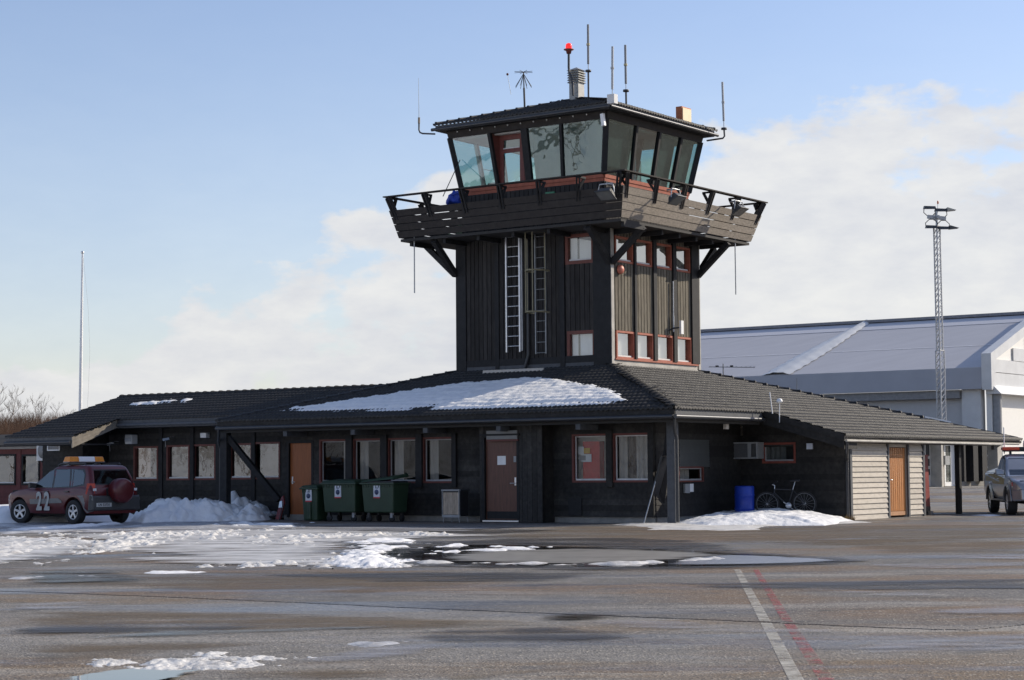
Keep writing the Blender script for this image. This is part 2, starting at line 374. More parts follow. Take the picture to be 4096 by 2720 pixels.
def zramp(Y): return .48*ss(63, 90, Y)
xs = np.concatenate([np.linspace(-420, -70, 15), np.linspace(-60, 60, 41), np.linspace(70, 420, 15)])
ys = np.concatenate([np.linspace(-300, 0, 11), np.linspace(5, 61, 12), np.linspace(62, 100, 39), np.linspace(110, 700, 20)])
X, Y = np.meshgrid(xs, ys)
tag(grid_mesh('ground', X, Y, -.006 + zramp(Y), asph_old), 'worn gritty grey asphalt apron', None, None, 'structure')

# thicker resurfacing whose ragged front edge crosses the picture
jl = [onG(*p) for p in ((-1500, 2319), (0, 2363), (600, 2384), (1180, 2409), (1800, 2437), (2300, 2457), (2800, 2476), (3300, 2499), (3745, 2517), (3880, 2518), (4000, 2507), (4096, 2497), (4400, 2470))]
pts = []
for i in range(len(jl)-1):
    for k in range(14):
        q = jl[i].lerp(jl[i+1], k/14); pts.append((q.x, q.y + .05*(random.random()-.5), 0))
pts.append(tuple(jl[-1])); top = [(60, 30, 0), (60, 62, 0), (-60, 62, 0), (-60, 48, 0)]
mb = MB(); mb.prism([(p[0], p[1], -.0) for p in pts+top], (0, 0, -.007)); tag(mb.build('asphalt_overlay', asph_new), 'dark asphalt resurfacing with a straight joint', None, None, 'structure')

def worn(name, col, lo, hi):
    m = M(name, col, .75, var=.2, scale=5); t = m.node_tree; N = t.nodes; L = t.links
    g = N.new('ShaderNodeNewGeometry'); nz = N.new('ShaderNodeTexNoise'); nz.inputs['Scale'].default_value = 3.5; nz.inputs['Detail'].default_value = 9; nz.inputs['Roughness'].default_value = .78; L.new(g.outputs['Position'], nz.inputs['Vector'])
    r = N.new('ShaderNodeMapRange'); L.new(nz.outputs[0], r.inputs[0]); r.inputs[1].default_value = lo; r.inputs[2].default_value = hi; r.inputs[3].default_value = .0; r.inputs[4].default_value = .78
    L.new(r.outputs[0], N['Principled BSDF'].inputs['Alpha']); return m
def strip(name, mat, segs, label):
    mb = MB()
    for a0, b0, a1, b1, z in segs:
        n = 10; P = [onG(*p, z) for p in (a0, b0, b1, a1)]
        for i in range(n):
            q = [P[0].lerp(P[3], i/n), P[1].lerp(P[2], i/n), P[1].lerp(P[2], (i+1)/n), P[0].lerp(P[3], (i+1)/n)]
            mb.quad(*q)
    tag(mb.build(name, mat), label, None, None, 'structure')
strip('white_line', worn('worn_white_line', (.50, .48, .42), .36, .60), [((2936, 2278), (2962, 2278), (3038, 2484), (3082, 2484), .004), ((3042, 2490), (3086, 2490), (3176, 2760), (3240, 2760), -.0025)], 'worn white painted line')
strip('red_line', worn('worn_red_line', (.42, .06, .075), .45, .64), [((3012, 2278), (3034, 2278), (3130, 2486), (3172, 2486), .004), ((3134, 2492), (3176, 2492), (3300, 2760), (3370, 2760), -.0025)], 'worn red painted line')

# standing water
water = M('puddle_water', (.012, .012, .011), .02, var=.1, spec=.5)
def outline(pxs, z, jit=.06, sub=5):
    P = [onG(*p) for p in pxs]; o = []
    for i in range(len(P)):
        for k in range(sub):
            q = P[i].lerp(P[(i+1) % len(P)], k/sub); o.append((q.x + jit*(random.random()-.5), q.y + 2*jit*(random.random()-.5), z))
    return o
def sheet(name, pxs, z, mat, label, jit=.06):
    bm = bmesh.new(); f = bm.faces.new([bm.verts.new(p) for p in outline(pxs, z, jit)]); bmesh.ops.triangulate(bm, faces=[f]); bmesh.ops.recalc_face_normals(bm, faces=bm.faces)
    me = bpy.data.meshes.new(name); bm.to_mesh(me); bm.free(); me.materials.append(mat)
    if me.polygons[0].normal.z < 0: me.flip_normals()
    o = bpy.data.objects.new(name, me); COL.objects.link(o); return tag(o, label, None, None, 'structure')
def soft(name, col, rough, lo, hi, amax, st=(.4, 1.3, 1), sc=1.1, k=.6, spec=.5, var=.12, det=8):
    m = M(name, col, rough, var=var, scale=3, spec=spec); t = m.node_tree; N = t.nodes; L = t.links
    g = N.new('ShaderNodeNewGeometry'); mp = N.new('ShaderNodeMapping'); mp.inputs['Scale'].default_value = st; L.new(g.outputs['Position'], mp.inputs[0])
    nz = N.new('ShaderNodeTexNoise'); nz.inputs['Scale'].default_value = sc; nz.inputs['Detail'].default_value = det; nz.inputs['Roughness'].default_value = .68; L.new(mp.outputs[0], nz.inputs['Vector'])
    at = N.new('ShaderNodeAttribute'); at.attribute_name = 'edge'
    m1 = N.new('ShaderNodeMath'); m1.operation = 'MULTIPLY_ADD'; L.new(at.outputs['Fac'], m1.inputs[0]); m1.inputs[1].default_value = k; L.new(nz.outputs[0], m1.inputs[2])
    r = N.new('ShaderNodeMapRange'); L.new(m1.outputs[0], r.inputs[0]); r.inputs[1].default_value = lo+k; r.inputs[2].default_value = hi+k; r.inputs[3].default_value = 0; r.inputs[4].default_value = amax
    L.new(r.outputs[0], N['Principled BSDF'].inputs['Alpha']); return m
def film(name, pxs, z, mat, label, soft_=.6, dx=.14, dy=.22):
    P = G2(pxs); a = np.array(P); x0, y0 = a.min(0)-soft_; x1, y1 = a.max(0)+soft_; nx = min(260, max(12, int((x1-x0)/dx))); ny = min(200, max(10, int((y1-y0)/dy)))
    X, Y = np.meshgrid(np.linspace(x0, x1, nx), np.linspace(y0, y1, ny)); D = sdf(X, Y, P); e = ss(-soft_, soft_, D)
    ob = grid_mesh(name, X, Y, np.full(X.shape, z), mat); at = ob.data.attributes.new('edge', 'FLOAT', 'POINT'); at.data.foreach_set('value', e.astype(np.float32).ravel())
    return tag(ob, label, None, None, 'structure')
def G2(pxs): return [(q.x, q.y) for q in (onG(*r) for r in pxs)]
zf = [.0012]
def fl(name, pxs, mat, label, s=.6, base=False):
    zf[0] += .0006; return film(name, pxs, zf[0] - (.0058 if base else 0), mat, label, s)
damp_m = soft('damp_asphalt', (.04, .036, .032), .5, .34, .58, .85); brown_g = soft('brown_grit', (.13, .095, .058), .9, .36, .62, .75, sc=.9); tan_g = soft('tan_grit', (.20, .155, .10), .9, .42, .66, .6, sc=1.6)
wet_m = soft('wet_asphalt_film', (.05, .047, .043), .16, .38, .60, .9); frost_m = soft('thin_frost_film', (.36, .365, .40), .5, .40, .66, .6); slush_f = soft('grey_melting_slush', (.60, .59, .57), .5, .30, .56, .92, st=(.5, 1.4, 1), sc=1.3, k=.5, var=.2); thin_f = soft('thin_snow_film', (.46, .46, .47), .5, .36, .62, .75, st=(.4, 1.4, 1), sc=1.2)
for pts_ in ([(2250, 2098), (2800, 2112), (3500, 2100), (4200, 2090), (4250, 2150), (3300, 2190), (2700, 2170), (2100, 2160), (1800, 2150)], [(0, 2282), (1200, 2285), (2300, 2282), (2200, 2330), (1500, 2385), (600, 2365), (0, 2345)], [(3000, 2150), (4250, 2160), (4250, 2220), (3500, 2215)]): fl('grit', pts_, brown_g, 'brown grit on the dark asphalt', 1.2)
for pts_ in ([(0, 2425), (900, 2440), (1900, 2470), (2100, 2510), (1500, 2540), (700, 2525), (0, 2560)], [(0, 2580), (600, 2560), (1200, 2560), (1000, 2610), (0, 2680)], [(700, 2690), (1500, 2660), (1700, 2735), (650, 2735)]): fl('grit', pts_, brown_g, 'brown grit on the worn asphalt', .7, True)
for pts_ in ([(2650, 2735), (3000, 2640), (3500, 2560), (3760, 2525), (3700, 2545), (3300, 2615), (2900, 2690), (2760, 2735)], [(1700, 2700), (2400, 2650), (2900, 2610), (2900, 2622), (2300, 2680), (1800, 2735)], [(1500, 2480), (2100, 2475), (2300, 2500), (1900, 2510)]): fl('grit', pts_, tan_g, 'yellowish grit streak on the worn asphalt', .12, True)
for pts_ in ([(1700, 2168), (2000, 2152), (2500, 2150), (2800, 2160), (3000, 2190), (3100, 2216), (2800, 2206), (2300, 2186)], [(900, 2300), (1700, 2285), (2500, 2290), (2300, 2330), (1500, 2335)], [(1200, 2120), (1700, 2112), (2300, 2120), (2000, 2140), (1500, 2138)], [(2500, 2330), (4250, 2310), (4250, 2360), (3000, 2370)]): fl('wet_asphalt', pts_, damp_m, 'damp dark asphalt', .7)
fl('wet_asphalt', [(1450, 2525), (2200, 2505), (2700, 2535), (2400, 2570), (1700, 2575)], damp_m, 'damp worn asphalt', .4, True); fl('wet_asphalt', [(0, 2500), (500, 2490), (1200, 2500), (900, 2530), (0, 2545)], damp_m, 'damp worn asphalt', .4, True)
for pts_, m_ in (([(0, 2562), (250, 2545), (700, 2520), (1300, 2506), (1700, 2496), (1500, 2522), (900, 2542), (400, 2562), (0, 2578)], wet_m), ([(1040, 2650), (1350, 2600), (1700, 2560), (1880, 2560), (1840, 2600), (1500, 2650), (1150, 2672)], frost_m), ([(2300, 2470), (2900, 2490), (3500, 2525), (3300, 2545), (2700, 2530), (2250, 2500)], frost_m), ([(3500, 2560), (4250, 2520), (4300, 2600), (3700, 2640), (3300, 2620)], frost_m), ([(0, 2415), (500, 2400), (620, 2412), (300, 2440), (0, 2450)], frost_m), ([(1300, 2580), (1500, 2568), (1650, 2574), (1450, 2590)], wet_m)): fl('wet_film', pts_, m_, 'wet streak on the worn asphalt', .35, True)
for pts_, m_ in (([(2850, 2345), (3300, 2352), (3800, 2372), (3950, 2400), (3500, 2392), (3000, 2372)], frost_m), ([(3400, 2258), (3900, 2250), (4250, 2262), (3900, 2280), (3450, 2275)], frost_m), ([(3700, 2222), (4250, 2232), (4250, 2246), (3800, 2240)], frost_m), ([(3600, 2440), (4250, 2400), (4250, 2470), (3800, 2490)], frost_m), ([(0, 2290), (500, 2280), (700, 2330), (100, 2345)], wet_m), ([(200, 2120), (1200, 2108), (2000, 2112), (1900, 2128), (700, 2130)], thin_f)): fl('wet_film', pts_, m_, 'wet streak on the dark asphalt', .5)
water_f = soft('puddle_water_surface', (.022, .019, .015), .04, .20, .62, 1, sc=1.5, k=.7); water_k = soft('shallow_water', (.03, .028, .025), .12, .30, .55, .9)
pud = [(1640, 2190), (1760, 2182), (2000, 2180), (2300, 2187), (2650, 2201), (2960, 2215), (3200, 2228), (3420, 2246), (3330, 2256), (3100, 2265), (2900, 2271), (2600, 2276), (2300, 2275), (2000, 2270), (1800, 2264), (1640, 2256), (1560, 2235)]
fl('wet_asphalt', [(1350, 2170), (1760, 2166), (2300, 2172), (2960, 2204), (3300, 2226), (3560, 2247), (3300, 2266), (2900, 2282), (2300, 2286), (1640, 2270), (1350, 2240)], damp_m, 'damp rim of the puddle', .5)
fl('puddle', pud, water_f, 'long dark puddle of meltwater', .6); fl('puddle', [(1380, 2180), (1640, 2182), (1700, 2220), (1620, 2250), (1420, 2210)], water_k, 'shallow meltwater between snow crumbs', .5)
ice_s = soft('grey_ice_surface', (.30, .285, .255), .3, .22, .44, .95, st=(.3, 1.2, 1), sc=1.0, k=.6, var=.2); blue_s = soft('bluish_ice_surface', (.27, .285, .33), .25, .18, .34, .92, st=(.3, 1.2, 1), sc=.8, k=.7)
fl('ice_sheet', [(1840, 2214), (2000, 2206), (2300, 2197), (2550, 2200), (2800, 2211), (2900, 2224), (2780, 2242), (2600, 2252), (2300, 2260), (2000, 2256), (1760, 2248), (1780, 2228)], ice_s, 'grey ice floating in the puddle', .7)
fl('ice_sheet', [(2760, 2238), (2900, 2222), (3100, 2229), (3250, 2236), (3380, 2247), (3280, 2253), (3100, 2260), (2900, 2264), (2700, 2266), (2640, 2260)], blue_s, 'bluish wet ice at the right end of the puddle', .5)
fl('puddle', [(2135, 2482), (2200, 2463), (2260, 2457), (2380, 2459), (2500, 2466), (2420, 2477), (2300, 2485)], soft('brown_puddle_water', (.035, .027, .019), .06, .20, .60, .92, sc=3, k=.6), 'small dark puddle at the asphalt joint', .22, True)
water_s = soft('bright_puddle_water', (.02, .02, .02), .03, .18, .30, 1, sc=5, k=.5)
fl('puddle', [(230, 2745), (330, 2708), (420, 2695), (510, 2683), (600, 2688), (740, 2690), (840, 2684), (730, 2700), (690, 2712), (600, 2745)], water_s, 'bright foreground puddle', .10, True)

# ------------------------------------------------------------------ snow as height fields that dip under the asphalt
def G2(pxs): return [(p.x, p.y) for p in (onG(*q) for q in pxs)]
def field(name, pxs, dx, dy, fn, mat, label, pad=.6, z0=0.):
    P = G2(pxs); a = np.array(P); x0, y0 = a.min(0)-pad; x1, y1 = a.max(0)+pad
    X, Y = np.meshgrid(np.arange(x0, x1, dx), np.arange(y0, y1, dy)); D = sdf(X, Y, P); Z = fn(X, Y, D)
    return tag(grid_mesh(name, X, Y, Z+z0, mat, Z > -.012), label, None, None, 'stuff')
main_slush = [(205, 2138), (330, 2140), (520, 2128), (900, 2122), (1300, 2122), (1700, 2132), (2040, 2143), (1800, 2152), (1560, 2160), (1400, 2172), (1395, 2200), (1340, 2215), (1640, 2245), (1620, 2262), (1400, 2268), (1000, 2267), (640, 2258), (470, 2250), (500, 2235), (700, 2226), (560, 2212), (300, 2208), (370, 2182), (420, 2162), (230, 2150)]
def f_slush(X, Y, D): return .014*np.clip(D/.5, -2.5, 1) + .10*(fbm(X*1.3, Y*.6, 6, 3, .6) - .49) + .03*(fbm(X*9, Y*5, 3, 9)-.5)
def f_lump(X, Y, D): return .02*np.clip(D/.5, -3, 1) + .22*(fbm(X*2.4, Y*.9, 6, 21, .66) - .59) + .11*(fbm(X*12, Y*6, 2, 5)-.5) + .22*(fbm(X*.5, Y*.28, 3, 23) - .55) - .03
fl('slush', main_slush, slush_f, 'thin grey melting slush on the apron', .7); fl('slush', [(-500, 2140), (0, 2148), (325, 2160), (420, 2185), (300, 2225), (120, 2250), (0, 2258), (-500, 2265)], slush_f, 'thin slush at the left picture edge', .7)
field('snow', main_slush, .035, .075, f_lump, crust_m, 'white snow crust lumps on the slush')
lp = [(-500, 2140), (0, 2150), (325, 2163), (300, 2190), (255, 2222), (120, 2244), (0, 2254), (-500, 2260)]
field('snow', lp, .05, .11, lambda X, Y, D: .015*np.clip(D/.6, -3, 1) + .16*(fbm(X*1.8, Y*.7, 6, 33, .64)-.51) + .09*(fbm(X*10, Y*5, 3, 35)-.5), crust_m, 'snow patch at the left edge')
mp_ = [(1290, 2264), (1340, 2240), (1400, 2214), (1470, 2206), (1560, 2222), (1660, 2246), (1640, 2262), (1500, 2270), (1370, 2270)]
field('snow', mp_, .035, .07, lambda X, Y, D: .17*np.clip(D/1.0, -.3, 1)**1 + .12*(fbm(X*2.2, Y*1.4, 4, 41)-.5) + .11*(fbm(X*9, Y*6, 3, 44)-.5), snow_m, 'small heap of melting snow beside the puddle')
field('snow', [(1640, 2250), (2000, 2256), (2300, 2259), (2600, 2252), (2860, 2236), (2880, 2242), (2620, 2264), (2300, 2269), (2000, 2266), (1640, 2262)], .03, .06, lambda X, Y, D: .03*np.clip(D/.25, -2, 1) + .16*(fbm(X*2.5, Y*2.5, 4, 51)-.56), crust_m, 'crumbs of snow along the puddle edge')
field('snow', [(1380, 2166), (1650, 2160), (1720, 2172), (1560, 2182), (1600, 2200), (1690, 2212), (1500, 2212), (1390, 2200)], .035, .07, lambda X, Y, D: .03*np.clip(D/.3, -2, 1) + .17*(fbm(X*2.5, Y*1.6, 4, 53)-.52), snow_m, 'broken snow crust behind the heap')
field('snow', [(1940, 2194), (2170, 2194), (2160, 2203), (1960, 2201)], .03, .06, lambda X, Y, D: .04*np.clip(D/.3, -2, 1) + .08*(fbm(X*3, Y*3, 4, 57)-.5), snow_m, 'strip of snow on the ice')
field('snow', [(1640, 2184), (1800, 2180), (2000, 2186), (2250, 2190), (2100, 2216), (1750, 2222), (1640, 2200)], .035, .07, lambda X, Y, D: .02*np.clip(D/.3, -2, 1) + .16*(fbm(X*3, Y*2, 4, 59)-.60), snow_m, 'scattered snow crumbs in the puddle')
field('snow', [(30, 2124), (250, 2110), (440, 2096), (482, 2092), (490, 2098), (300, 2114), (100, 2126)], .04, .06, lambda X, Y, D: .07*np.clip(D/.3, -1, 1) + .08*(fbm(X*3, Y*3, 4, 61)-.45), snow_m, 'ridge of snow along a wheel track')
field('snow', [(555, 2293), (620, 2284), (700, 2287), (800, 2288), (805, 2292), (660, 2296)], .03, .05, lambda X, Y, D: .03*np.clip(D/.2, -2, 1) + .06*(fbm(X*3, Y*3, 4, 63)-.45), snow_m, 'thin snow streak on the asphalt')
field('snow', [(60, 2314), (200, 2304), (380, 2304), (390, 2309), (220, 2312), (80, 2318)], .03, .05, lambda X, Y, D: .02*np.clip(D/.2, -2, 1) + .09*(fbm(X*3, Y*3, 4, 65)-.55), slush_m, 'faint snow streak on the asphalt')
near = [(335, 2655), (400, 2636), (520, 2658), (700, 2640), (760, 2608), (870, 2604), (910, 2620), (1200, 2628), (1100, 2645), (880, 2674), (560, 2684), (480, 2672)]
field('snow', near, .016, .025, lambda X, Y, D: .012*np.clip(D/.12, -3, 1) + .085*(fbm(X*4, Y*3, 6, 71, .62)-.53) + .035*(fbm(X*22, Y*16, 3, 73)-.5), crust_m, 'dirty snow remnant in the foreground', .2, -.004)
field('snow', [(1350, 2571), (1450, 2559), (1640, 2562), (1560, 2578), (1440, 2584)], .02, .03, lambda X, Y, D: .012*np.clip(D/.12, -2, 1) + .05*(fbm(X*4, Y*3, 5, 75)-.58), slush_m, 'thin slush remnant in the foreground', .2, -.004)
field('snow', [(2440, 2099), (2700, 2091), (2960, 2085), (3350, 2078), (3480, 2090), (3050, 2106), (3030, 2119), (2900, 2123), (2700, 2119), (2590, 2120), (2600, 2108)], .04, .06, lambda X, Y, D: .03*np.clip(D/.3, -1.5, 1) + .035*(fbm(X*2, Y*1.5, 5, 81)-.5), crust_m, 'flat trodden snow by the building corner')
# heap in front of the bicycle
hp = [(2690, 2096), (2800, 2072), (2960, 2058), (3100, 2052), (3230, 2050), (3330, 2064), (3420, 2086), (3300, 2102), (3000, 2104), (2820, 2106)]
field('snow_pile', hp, .03, .045, lambda X, Y, D: .32*(1-np.exp(-np.clip(D, -.4, 3)/.9)) + .15*(fbm(X*1.7, Y*1.3, 4, 83)-.5)*np.clip(D/.5, 0, 1) + .05*(fbm(X*7, Y*6, 3, 85)-.5), snow_m, 'sunlit snow heap in front of the bicycle')
# ploughed snow along the left wing
wp = [(520, 2086), (600, 2060), (700, 2052), (880, 2048), (1100, 2050), (1112, 2074), (1060, 2082), (800, 2087), (560, 2094)]
field('snow_pile', wp, .045, .06, lambda X, Y, D: .56*(1-np.exp(-np.clip(D, -.5, 4)/.5)) + .6*(fbm(X*1.1+3, Y*.7, 3, 91)-.52)*np.clip(D/.5, 0, 1) + .65*np.abs(fbm(X*2.2, Y*2.0, 3, 94)-.5) + .22*(fbm(X*5, Y*5, 3, 93)-.5)-.06, snow_m, 'lumpy ploughed snow bank under the left wing windows', .8)
field('snow_pile', [(-600, 2094), (0, 2070), (300, 2066), (560, 2072), (560, 2088), (300, 2090), (0, 2096)], .06, .08, lambda X, Y, D: .45*(1-np.exp(-np.clip(D, -.5, 4)/.7)) + .3*(fbm(X*.9, Y*.8, 3, 95)-.5), snow_m, 'low snow bank behind the red car', .8)
fl('slush', [(-300, 2092), (540, 2088), (900, 2086), (1130, 2092), (1120, 2112), (700, 2116), (300, 2128), (-300, 2140)], thin_f, 'thin trodden snow in the building shade', .6)
field('snow', [(-300, 2092), (540, 2088), (900, 2086), (1130, 2092), (1120, 2112), (700, 2116), (300, 2128), (-300, 2140)], .05, .09, lambda X, Y, D: .012*np.clip(D/.4, -2, 1) + .09*(fbm(X*1.5, Y*1.2, 5, 97)-.52), slush_m, 'thin snow in the building shade')
field('snow', [(880, 2096), (1000, 2092), (1130, 2098), (1140, 2110), (980, 2114)], .04, .06, lambda X, Y, D: .02*np.clip(D/.3, -2, 1) + .2*(fbm(X*2.5, Y*2, 4, 99)-.56), snow_m, 'small snow lumps below the porch post')
field('snow', [(3885, 2061), (3960, 2058), (4010, 2061), (3960, 2065)], .03, .05, lambda X, Y, D: .02*np.clip(D/.2, -2, 1) + .03*(fbm(X*3, Y*3, 3, 101)-.5), snow_m, 'streak of snow by the carport')
field('snow', [(4010, 2053), (4060, 2050), (4300, 2048), (4300, 2060), (4060, 2057)], .04, .06, lambda X, Y, D: .02*np.clip(D/.2, -2, 1) + .03*(fbm(X*3, Y*3, 3, 103)-.5), snow_m, 'streak of snow under the pickup')

# open snow field to the left and hillside all round (seen at the left edge and in the window panes)
X, Y = np.meshgrid(np.arange(-170, -15.6, .6), np.arange(-40, 110, .6))
D = sdf(X, Y, [(-168, -38), (-40, -38), (-17, 30), (-16.4, 48), (-19, 62), (-26, 80), (-60, 108), (-168, 108)])
Z = .30*np.clip(D/1.5, -.4, 1) + .22*(fbm(X*.25, Y*.25, 4, 111)-.5)
tag(grid_mesh('snow_field', X, Y, Z, snow_m, Z > -.02), 'snow covered field left of the apron', None, None, 'structure')
def hill(X, Y):
    r = np.hypot(X, Y-20); az = np.degrees(np.arctan2(X, Y-20))
    back = ss(40, 80, np.abs(az+10))
    return -1.2 + ss(120-45*back, 215+10*back, r)*(5.6 + back*13 + 5*(fbm(X*.013, Y*.013, 4, 121)-.5)) + ss(230, 420, r)*10*back
brown_m = M('brown_heath_slope', (.10, .066, .045), .95, var=.35, scale=1.2, col2=(.16, .13, .11), c2lo=.5, c2hi=.66, c2scale=.35)
snowhill_m = M('snowy_slope', (.72, .73, .75), .9, var=.1, scale=.4, col2=(.40, .37, .34), c2lo=.54, c2hi=.66, c2scale=.12)
rr = np.linspace(80, 520, 56)
def sector(name, a0, a1, mat, label):
    T, Rr = np.meshgrid(np.radians(np.linspace(a0, a1, 120)), rr); X = Rr*np.sin(T); Y = 20+Rr*np.cos(T)
    return tag(grid_mesh(name, X, Y, hill(X, Y), mat), label, None, None, 'structure')
sector('hillside', -52, 60, brown_m, 'brown brush covered hillside'); sector('snowy_hillside', 60, 308, snowhill_m, 'snow covered hillside')

# ------------------------------------------------------------------ bare trees and brush
bark = M('birch_twigs', (.13, .105, .09), .9, var=.2); bark_t = M('birch_bark', (.34, .30, .26), .85, var=.3, scale=3)
brush_m = M('brown_brush_twigs', (.13, .075, .048), .95, var=.3, scale=.6)
def tree_parts(h, seed, lean=0.):
    rnd = random.Random(seed); tr = MB(); cr_ = MB()
    pts = [Vector((0, 0, -.5))]; n = 9
    for i in range(1, n+1):
        t = i/n; pts.append(Vector((lean*h*t*t + rnd.uniform(-.02, .02)*h, rnd.uniform(-.02, .02)*h, h*t)))
    tr.tube(pts, [.018*h*(1-i/(n+.6)) for i in range(n+1)], 5)
    def br(p, d, L, r, dep):
        q = [p]; dd = d.copy()
        for k in range(3):
            dd = (dd + Vector((rnd.uniform(-.25, .25), rnd.uniform(-.25, .25), rnd.uniform(-.02, .28)))).normalized(); q.append(q[-1] + dd*L/3)
        cr_.tube(q, [r*.7, r*.56, r*.42, r*.25], 3, False)
        if dep:
            for k in range(4 if dep > 1 else 5):
                j = rnd.choice((1, 2, 2, 3)); e = (dd + Vector((rnd.uniform(-1, 1), rnd.uniform(-1, 1), rnd.uniform(-.25, .7)))*.75).normalized()
                br(q[j], e, L*rnd.uniform(.45, .7), r*.55, dep-1)
    for i in range(15):
        t = rnd.uniform(.34, .98); k = min(int(t*n), n-1); p = pts[k].lerp(pts[k+1], t*n-k); a = rnd.uniform(0, 6.28)
        d = Vector((math.cos(a), math.sin(a), rnd.uniform(.35, 1.1))).normalized()
        br(p, d, h*rnd.uniform(.2, .34)*(1.15-t*.6), .0055*h, 2)
    return tr, cr_
protos = []
def tree(p, h, seed, lean, label, proto=None):
    o = bpy.data.objects.new('birch_tree', None); COL.objects.link(o); o.location = p; ORG[o.name] = (0, 0, 0)
    if proto is None:
        t, c = tree_parts(h, seed, lean); t.build('trunk', bark_t, o, fix=False); c.build('crown', bark, o, fix=False); protos.append((o, h))
    else:
        src, h0 = proto
        for ch in src.children: q = ch.copy(); COL.objects.link(q); q.parent = o
        o.scale = (h/h0,)*3; o.rotation_euler.z = seed*1.7
    return tag(o, label, 'tree', 'bare birch trees on the hillside')
def hz(x, y): return float(hill(np.array([[x]]), np.array([[y]]))[0, 0])
for i, (px, top, Yd, ln, lab) in enumerate(((30, 1520, 212, .16, 'bare birch at the left picture edge leaning right, tallest on the slope'), (88, 1568, 216, .02, 'slim bare birch, second from the left picture edge'), (142, 1560, 222, .0, 'bare birch, left of the two close trunks in the middle of the row'), (160, 1561, 226, .03, 'bare birch, right of the two close trunks in the middle of the row'), (226, 1592, 228, .0, 'bare birch standing alone left of the flagpole'), (272, 1610, 232, .02, 'low bushy bare birch nearest the flagpole'), (456, 1586, 240, .0, 'bare birch whose top just shows over the left roof'), (-20, 1500, 205, .05, 'bare birch cut by the left picture edge'))):
    q = onY(px, 1700, Yd); z = hz(q.x, Yd); zt = onY(px, top, Yd).z
    tree((q.x, Yd, z), (zt-z)*.80, i+3, ln, lab)
mb = MB()
for i, (x, y, h) in enumerate(((-95, 20, 8), (-110, 34, 9), (-105, 5, 7), (-120, -10, 9), (-100, -30, 8), (-90, 48, 7), (-118, 60, 9), (-80, -50, 8), (-50, -70, 9), (-20, -80, 9), (15, -85, 8), (-130, 25, 10), *[(-66-10*(k % 5)-3*math.sin(k*2.3), -8+4.2*k+3*math.sin(k*1.7), 6+2.2*math.sin(k*3.1)**2) for k in range(16)])):
    o, h0 = protos[i % 5]; T = Matrix.Translation((x, y, hz(x, y))) @ Matrix.Rotation(i*1.7, 4, 'Z') @ Matrix.Scale(h/h0, 4)
    for ch in o.children: mb.add([T @ v.co for v in ch.data.vertices], [tuple(f.vertices) for f in ch.data.polygons], True)
tag(mb.build('birch_wood', bark, fix=False), 'far birch wood on the snowy slope', None, None, 'stuff')
mb = MB(); pp = [Vector((-98, -20, .36)), Vector((-92, 8, .36)), Vector((-82, 26, .36)), Vector((-62, 44, .36)), Vector((-40, 62, .36)), Vector((-28, 76, .36))]
for w0, w1 in ((-3.2, -1.7), (1.5, 2.8)):
    for a_, b_ in zip(pp, pp[1:]): n_ = Vector((-(b_-a_).y, (b_-a_).x, 0)).normalized(); mb.prism([a_+n_*w0, b_+n_*w0, b_+n_*w1, a_+n_*w1], (0, 0, .03))
tag(mb.build('wheel_track', asph_old), 'dark wheel track through the snow field', None, None, 'structure')
mb = MB(); rnd = random.Random(5)
for i in range(4200):
    px = rnd.uniform(-40, 330); Yd = rnd.uniform(196, 236); q = onY(px, 1700, Yd); z = hz(q.x, Yd); h = rnd.uniform(2.0, 4.6); p = Vector((q.x, Yd, z-.1))
    d = Vector((rnd.uniform(-.35, .35), rnd.uniform(-.3, .3), 1)); e = p + d*h
    mb.tube([p, p.lerp(e, .5) + Vector((rnd.uniform(-.2, .2), 0, 0)), e], [.022, .015, .006], 3, False)
    for k in range(3):
        s = p.lerp(e, rnd.uniform(.3, .8)); mb.tube([s, s + Vector((rnd.uniform(-.6, .6), rnd.uniform(-.3, .3), rnd.uniform(.4, 1)))*h*.35], [.012, .004], 3, False)
tag(mb.build('brush', brush_m, fix=False), 'brown leafless brush below the birches', None, None, 'stuff')
# ------------------------------------------------------------------ wall tools (grid coordinates)
class Wall:      # kind 'V': faces -V ; kind 'U': faces +U.  s runs along the wall, n outward
    def __init__(w, kind, c): w.k = kind; w.c = c
    def pt(w, s, n, z): return (s, w.c-n, z) if w.k == 'V' else (w.c+n, s, z)
    def box(w, mb, s0, s1, n0, n1, z0, z1, mi=0):
        a = w.pt(s0, n0, z0); b = w.pt(s1, n1, z1); return mb.box(a[0], b[0], a[1], b[1], a[2], b[2], mi)
    def mat(w, s, n, z, o, sc=(1, 1, 1)):
        p = Vector(w.pt(s, n, z)) - Vector(o)
        m = Matrix(((1, 0, 0), (0, 1, 0), (0, 0, 1))) if w.k == 'V' else Matrix(((0, -1, 0), (1, 0, 0), (0, 0, 1)))
        m = m.to_4x4() @ Matrix.Diagonal((*sc, 1)); m.translation = p; return m
def backing(w, mb, s0, s1, z0, z1, ops=(), th=.12):
    ss_ = sorted({s0, s1, *[min(max(v, s0), s1) for o in ops for v in o[:2]]}); zz = sorted({z0, z1, *[min(max(v, z0), z1) for o in ops for v in o[2:4]]})
    for i in range(len(ss_)-1):
        run = None
        for j in range(len(zz)-1):
            sc, zc = (ss_[i]+ss_[i+1])/2, (zz[j]+zz[j+1])/2; hole = any(o[0] < sc < o[1] and o[2] < zc < o[3] for o in ops)
            if not hole: w.box(mb, ss_[i], ss_[i+1], -th, 0, zz[j], zz[j+1])
def clap_mesh(h, mat, name='siding_board', th=.026):
    mb = MB(); mb.hexa([(0, -th, 0), (1, -th, 0), (1, .0, 0), (0, .0, 0), (0, -.010, h*1.0), (1, -.010, h*1.0), (1, 0, h*1.0), (0, 0, h*1.0)]); return mb.mesh(name, mat)
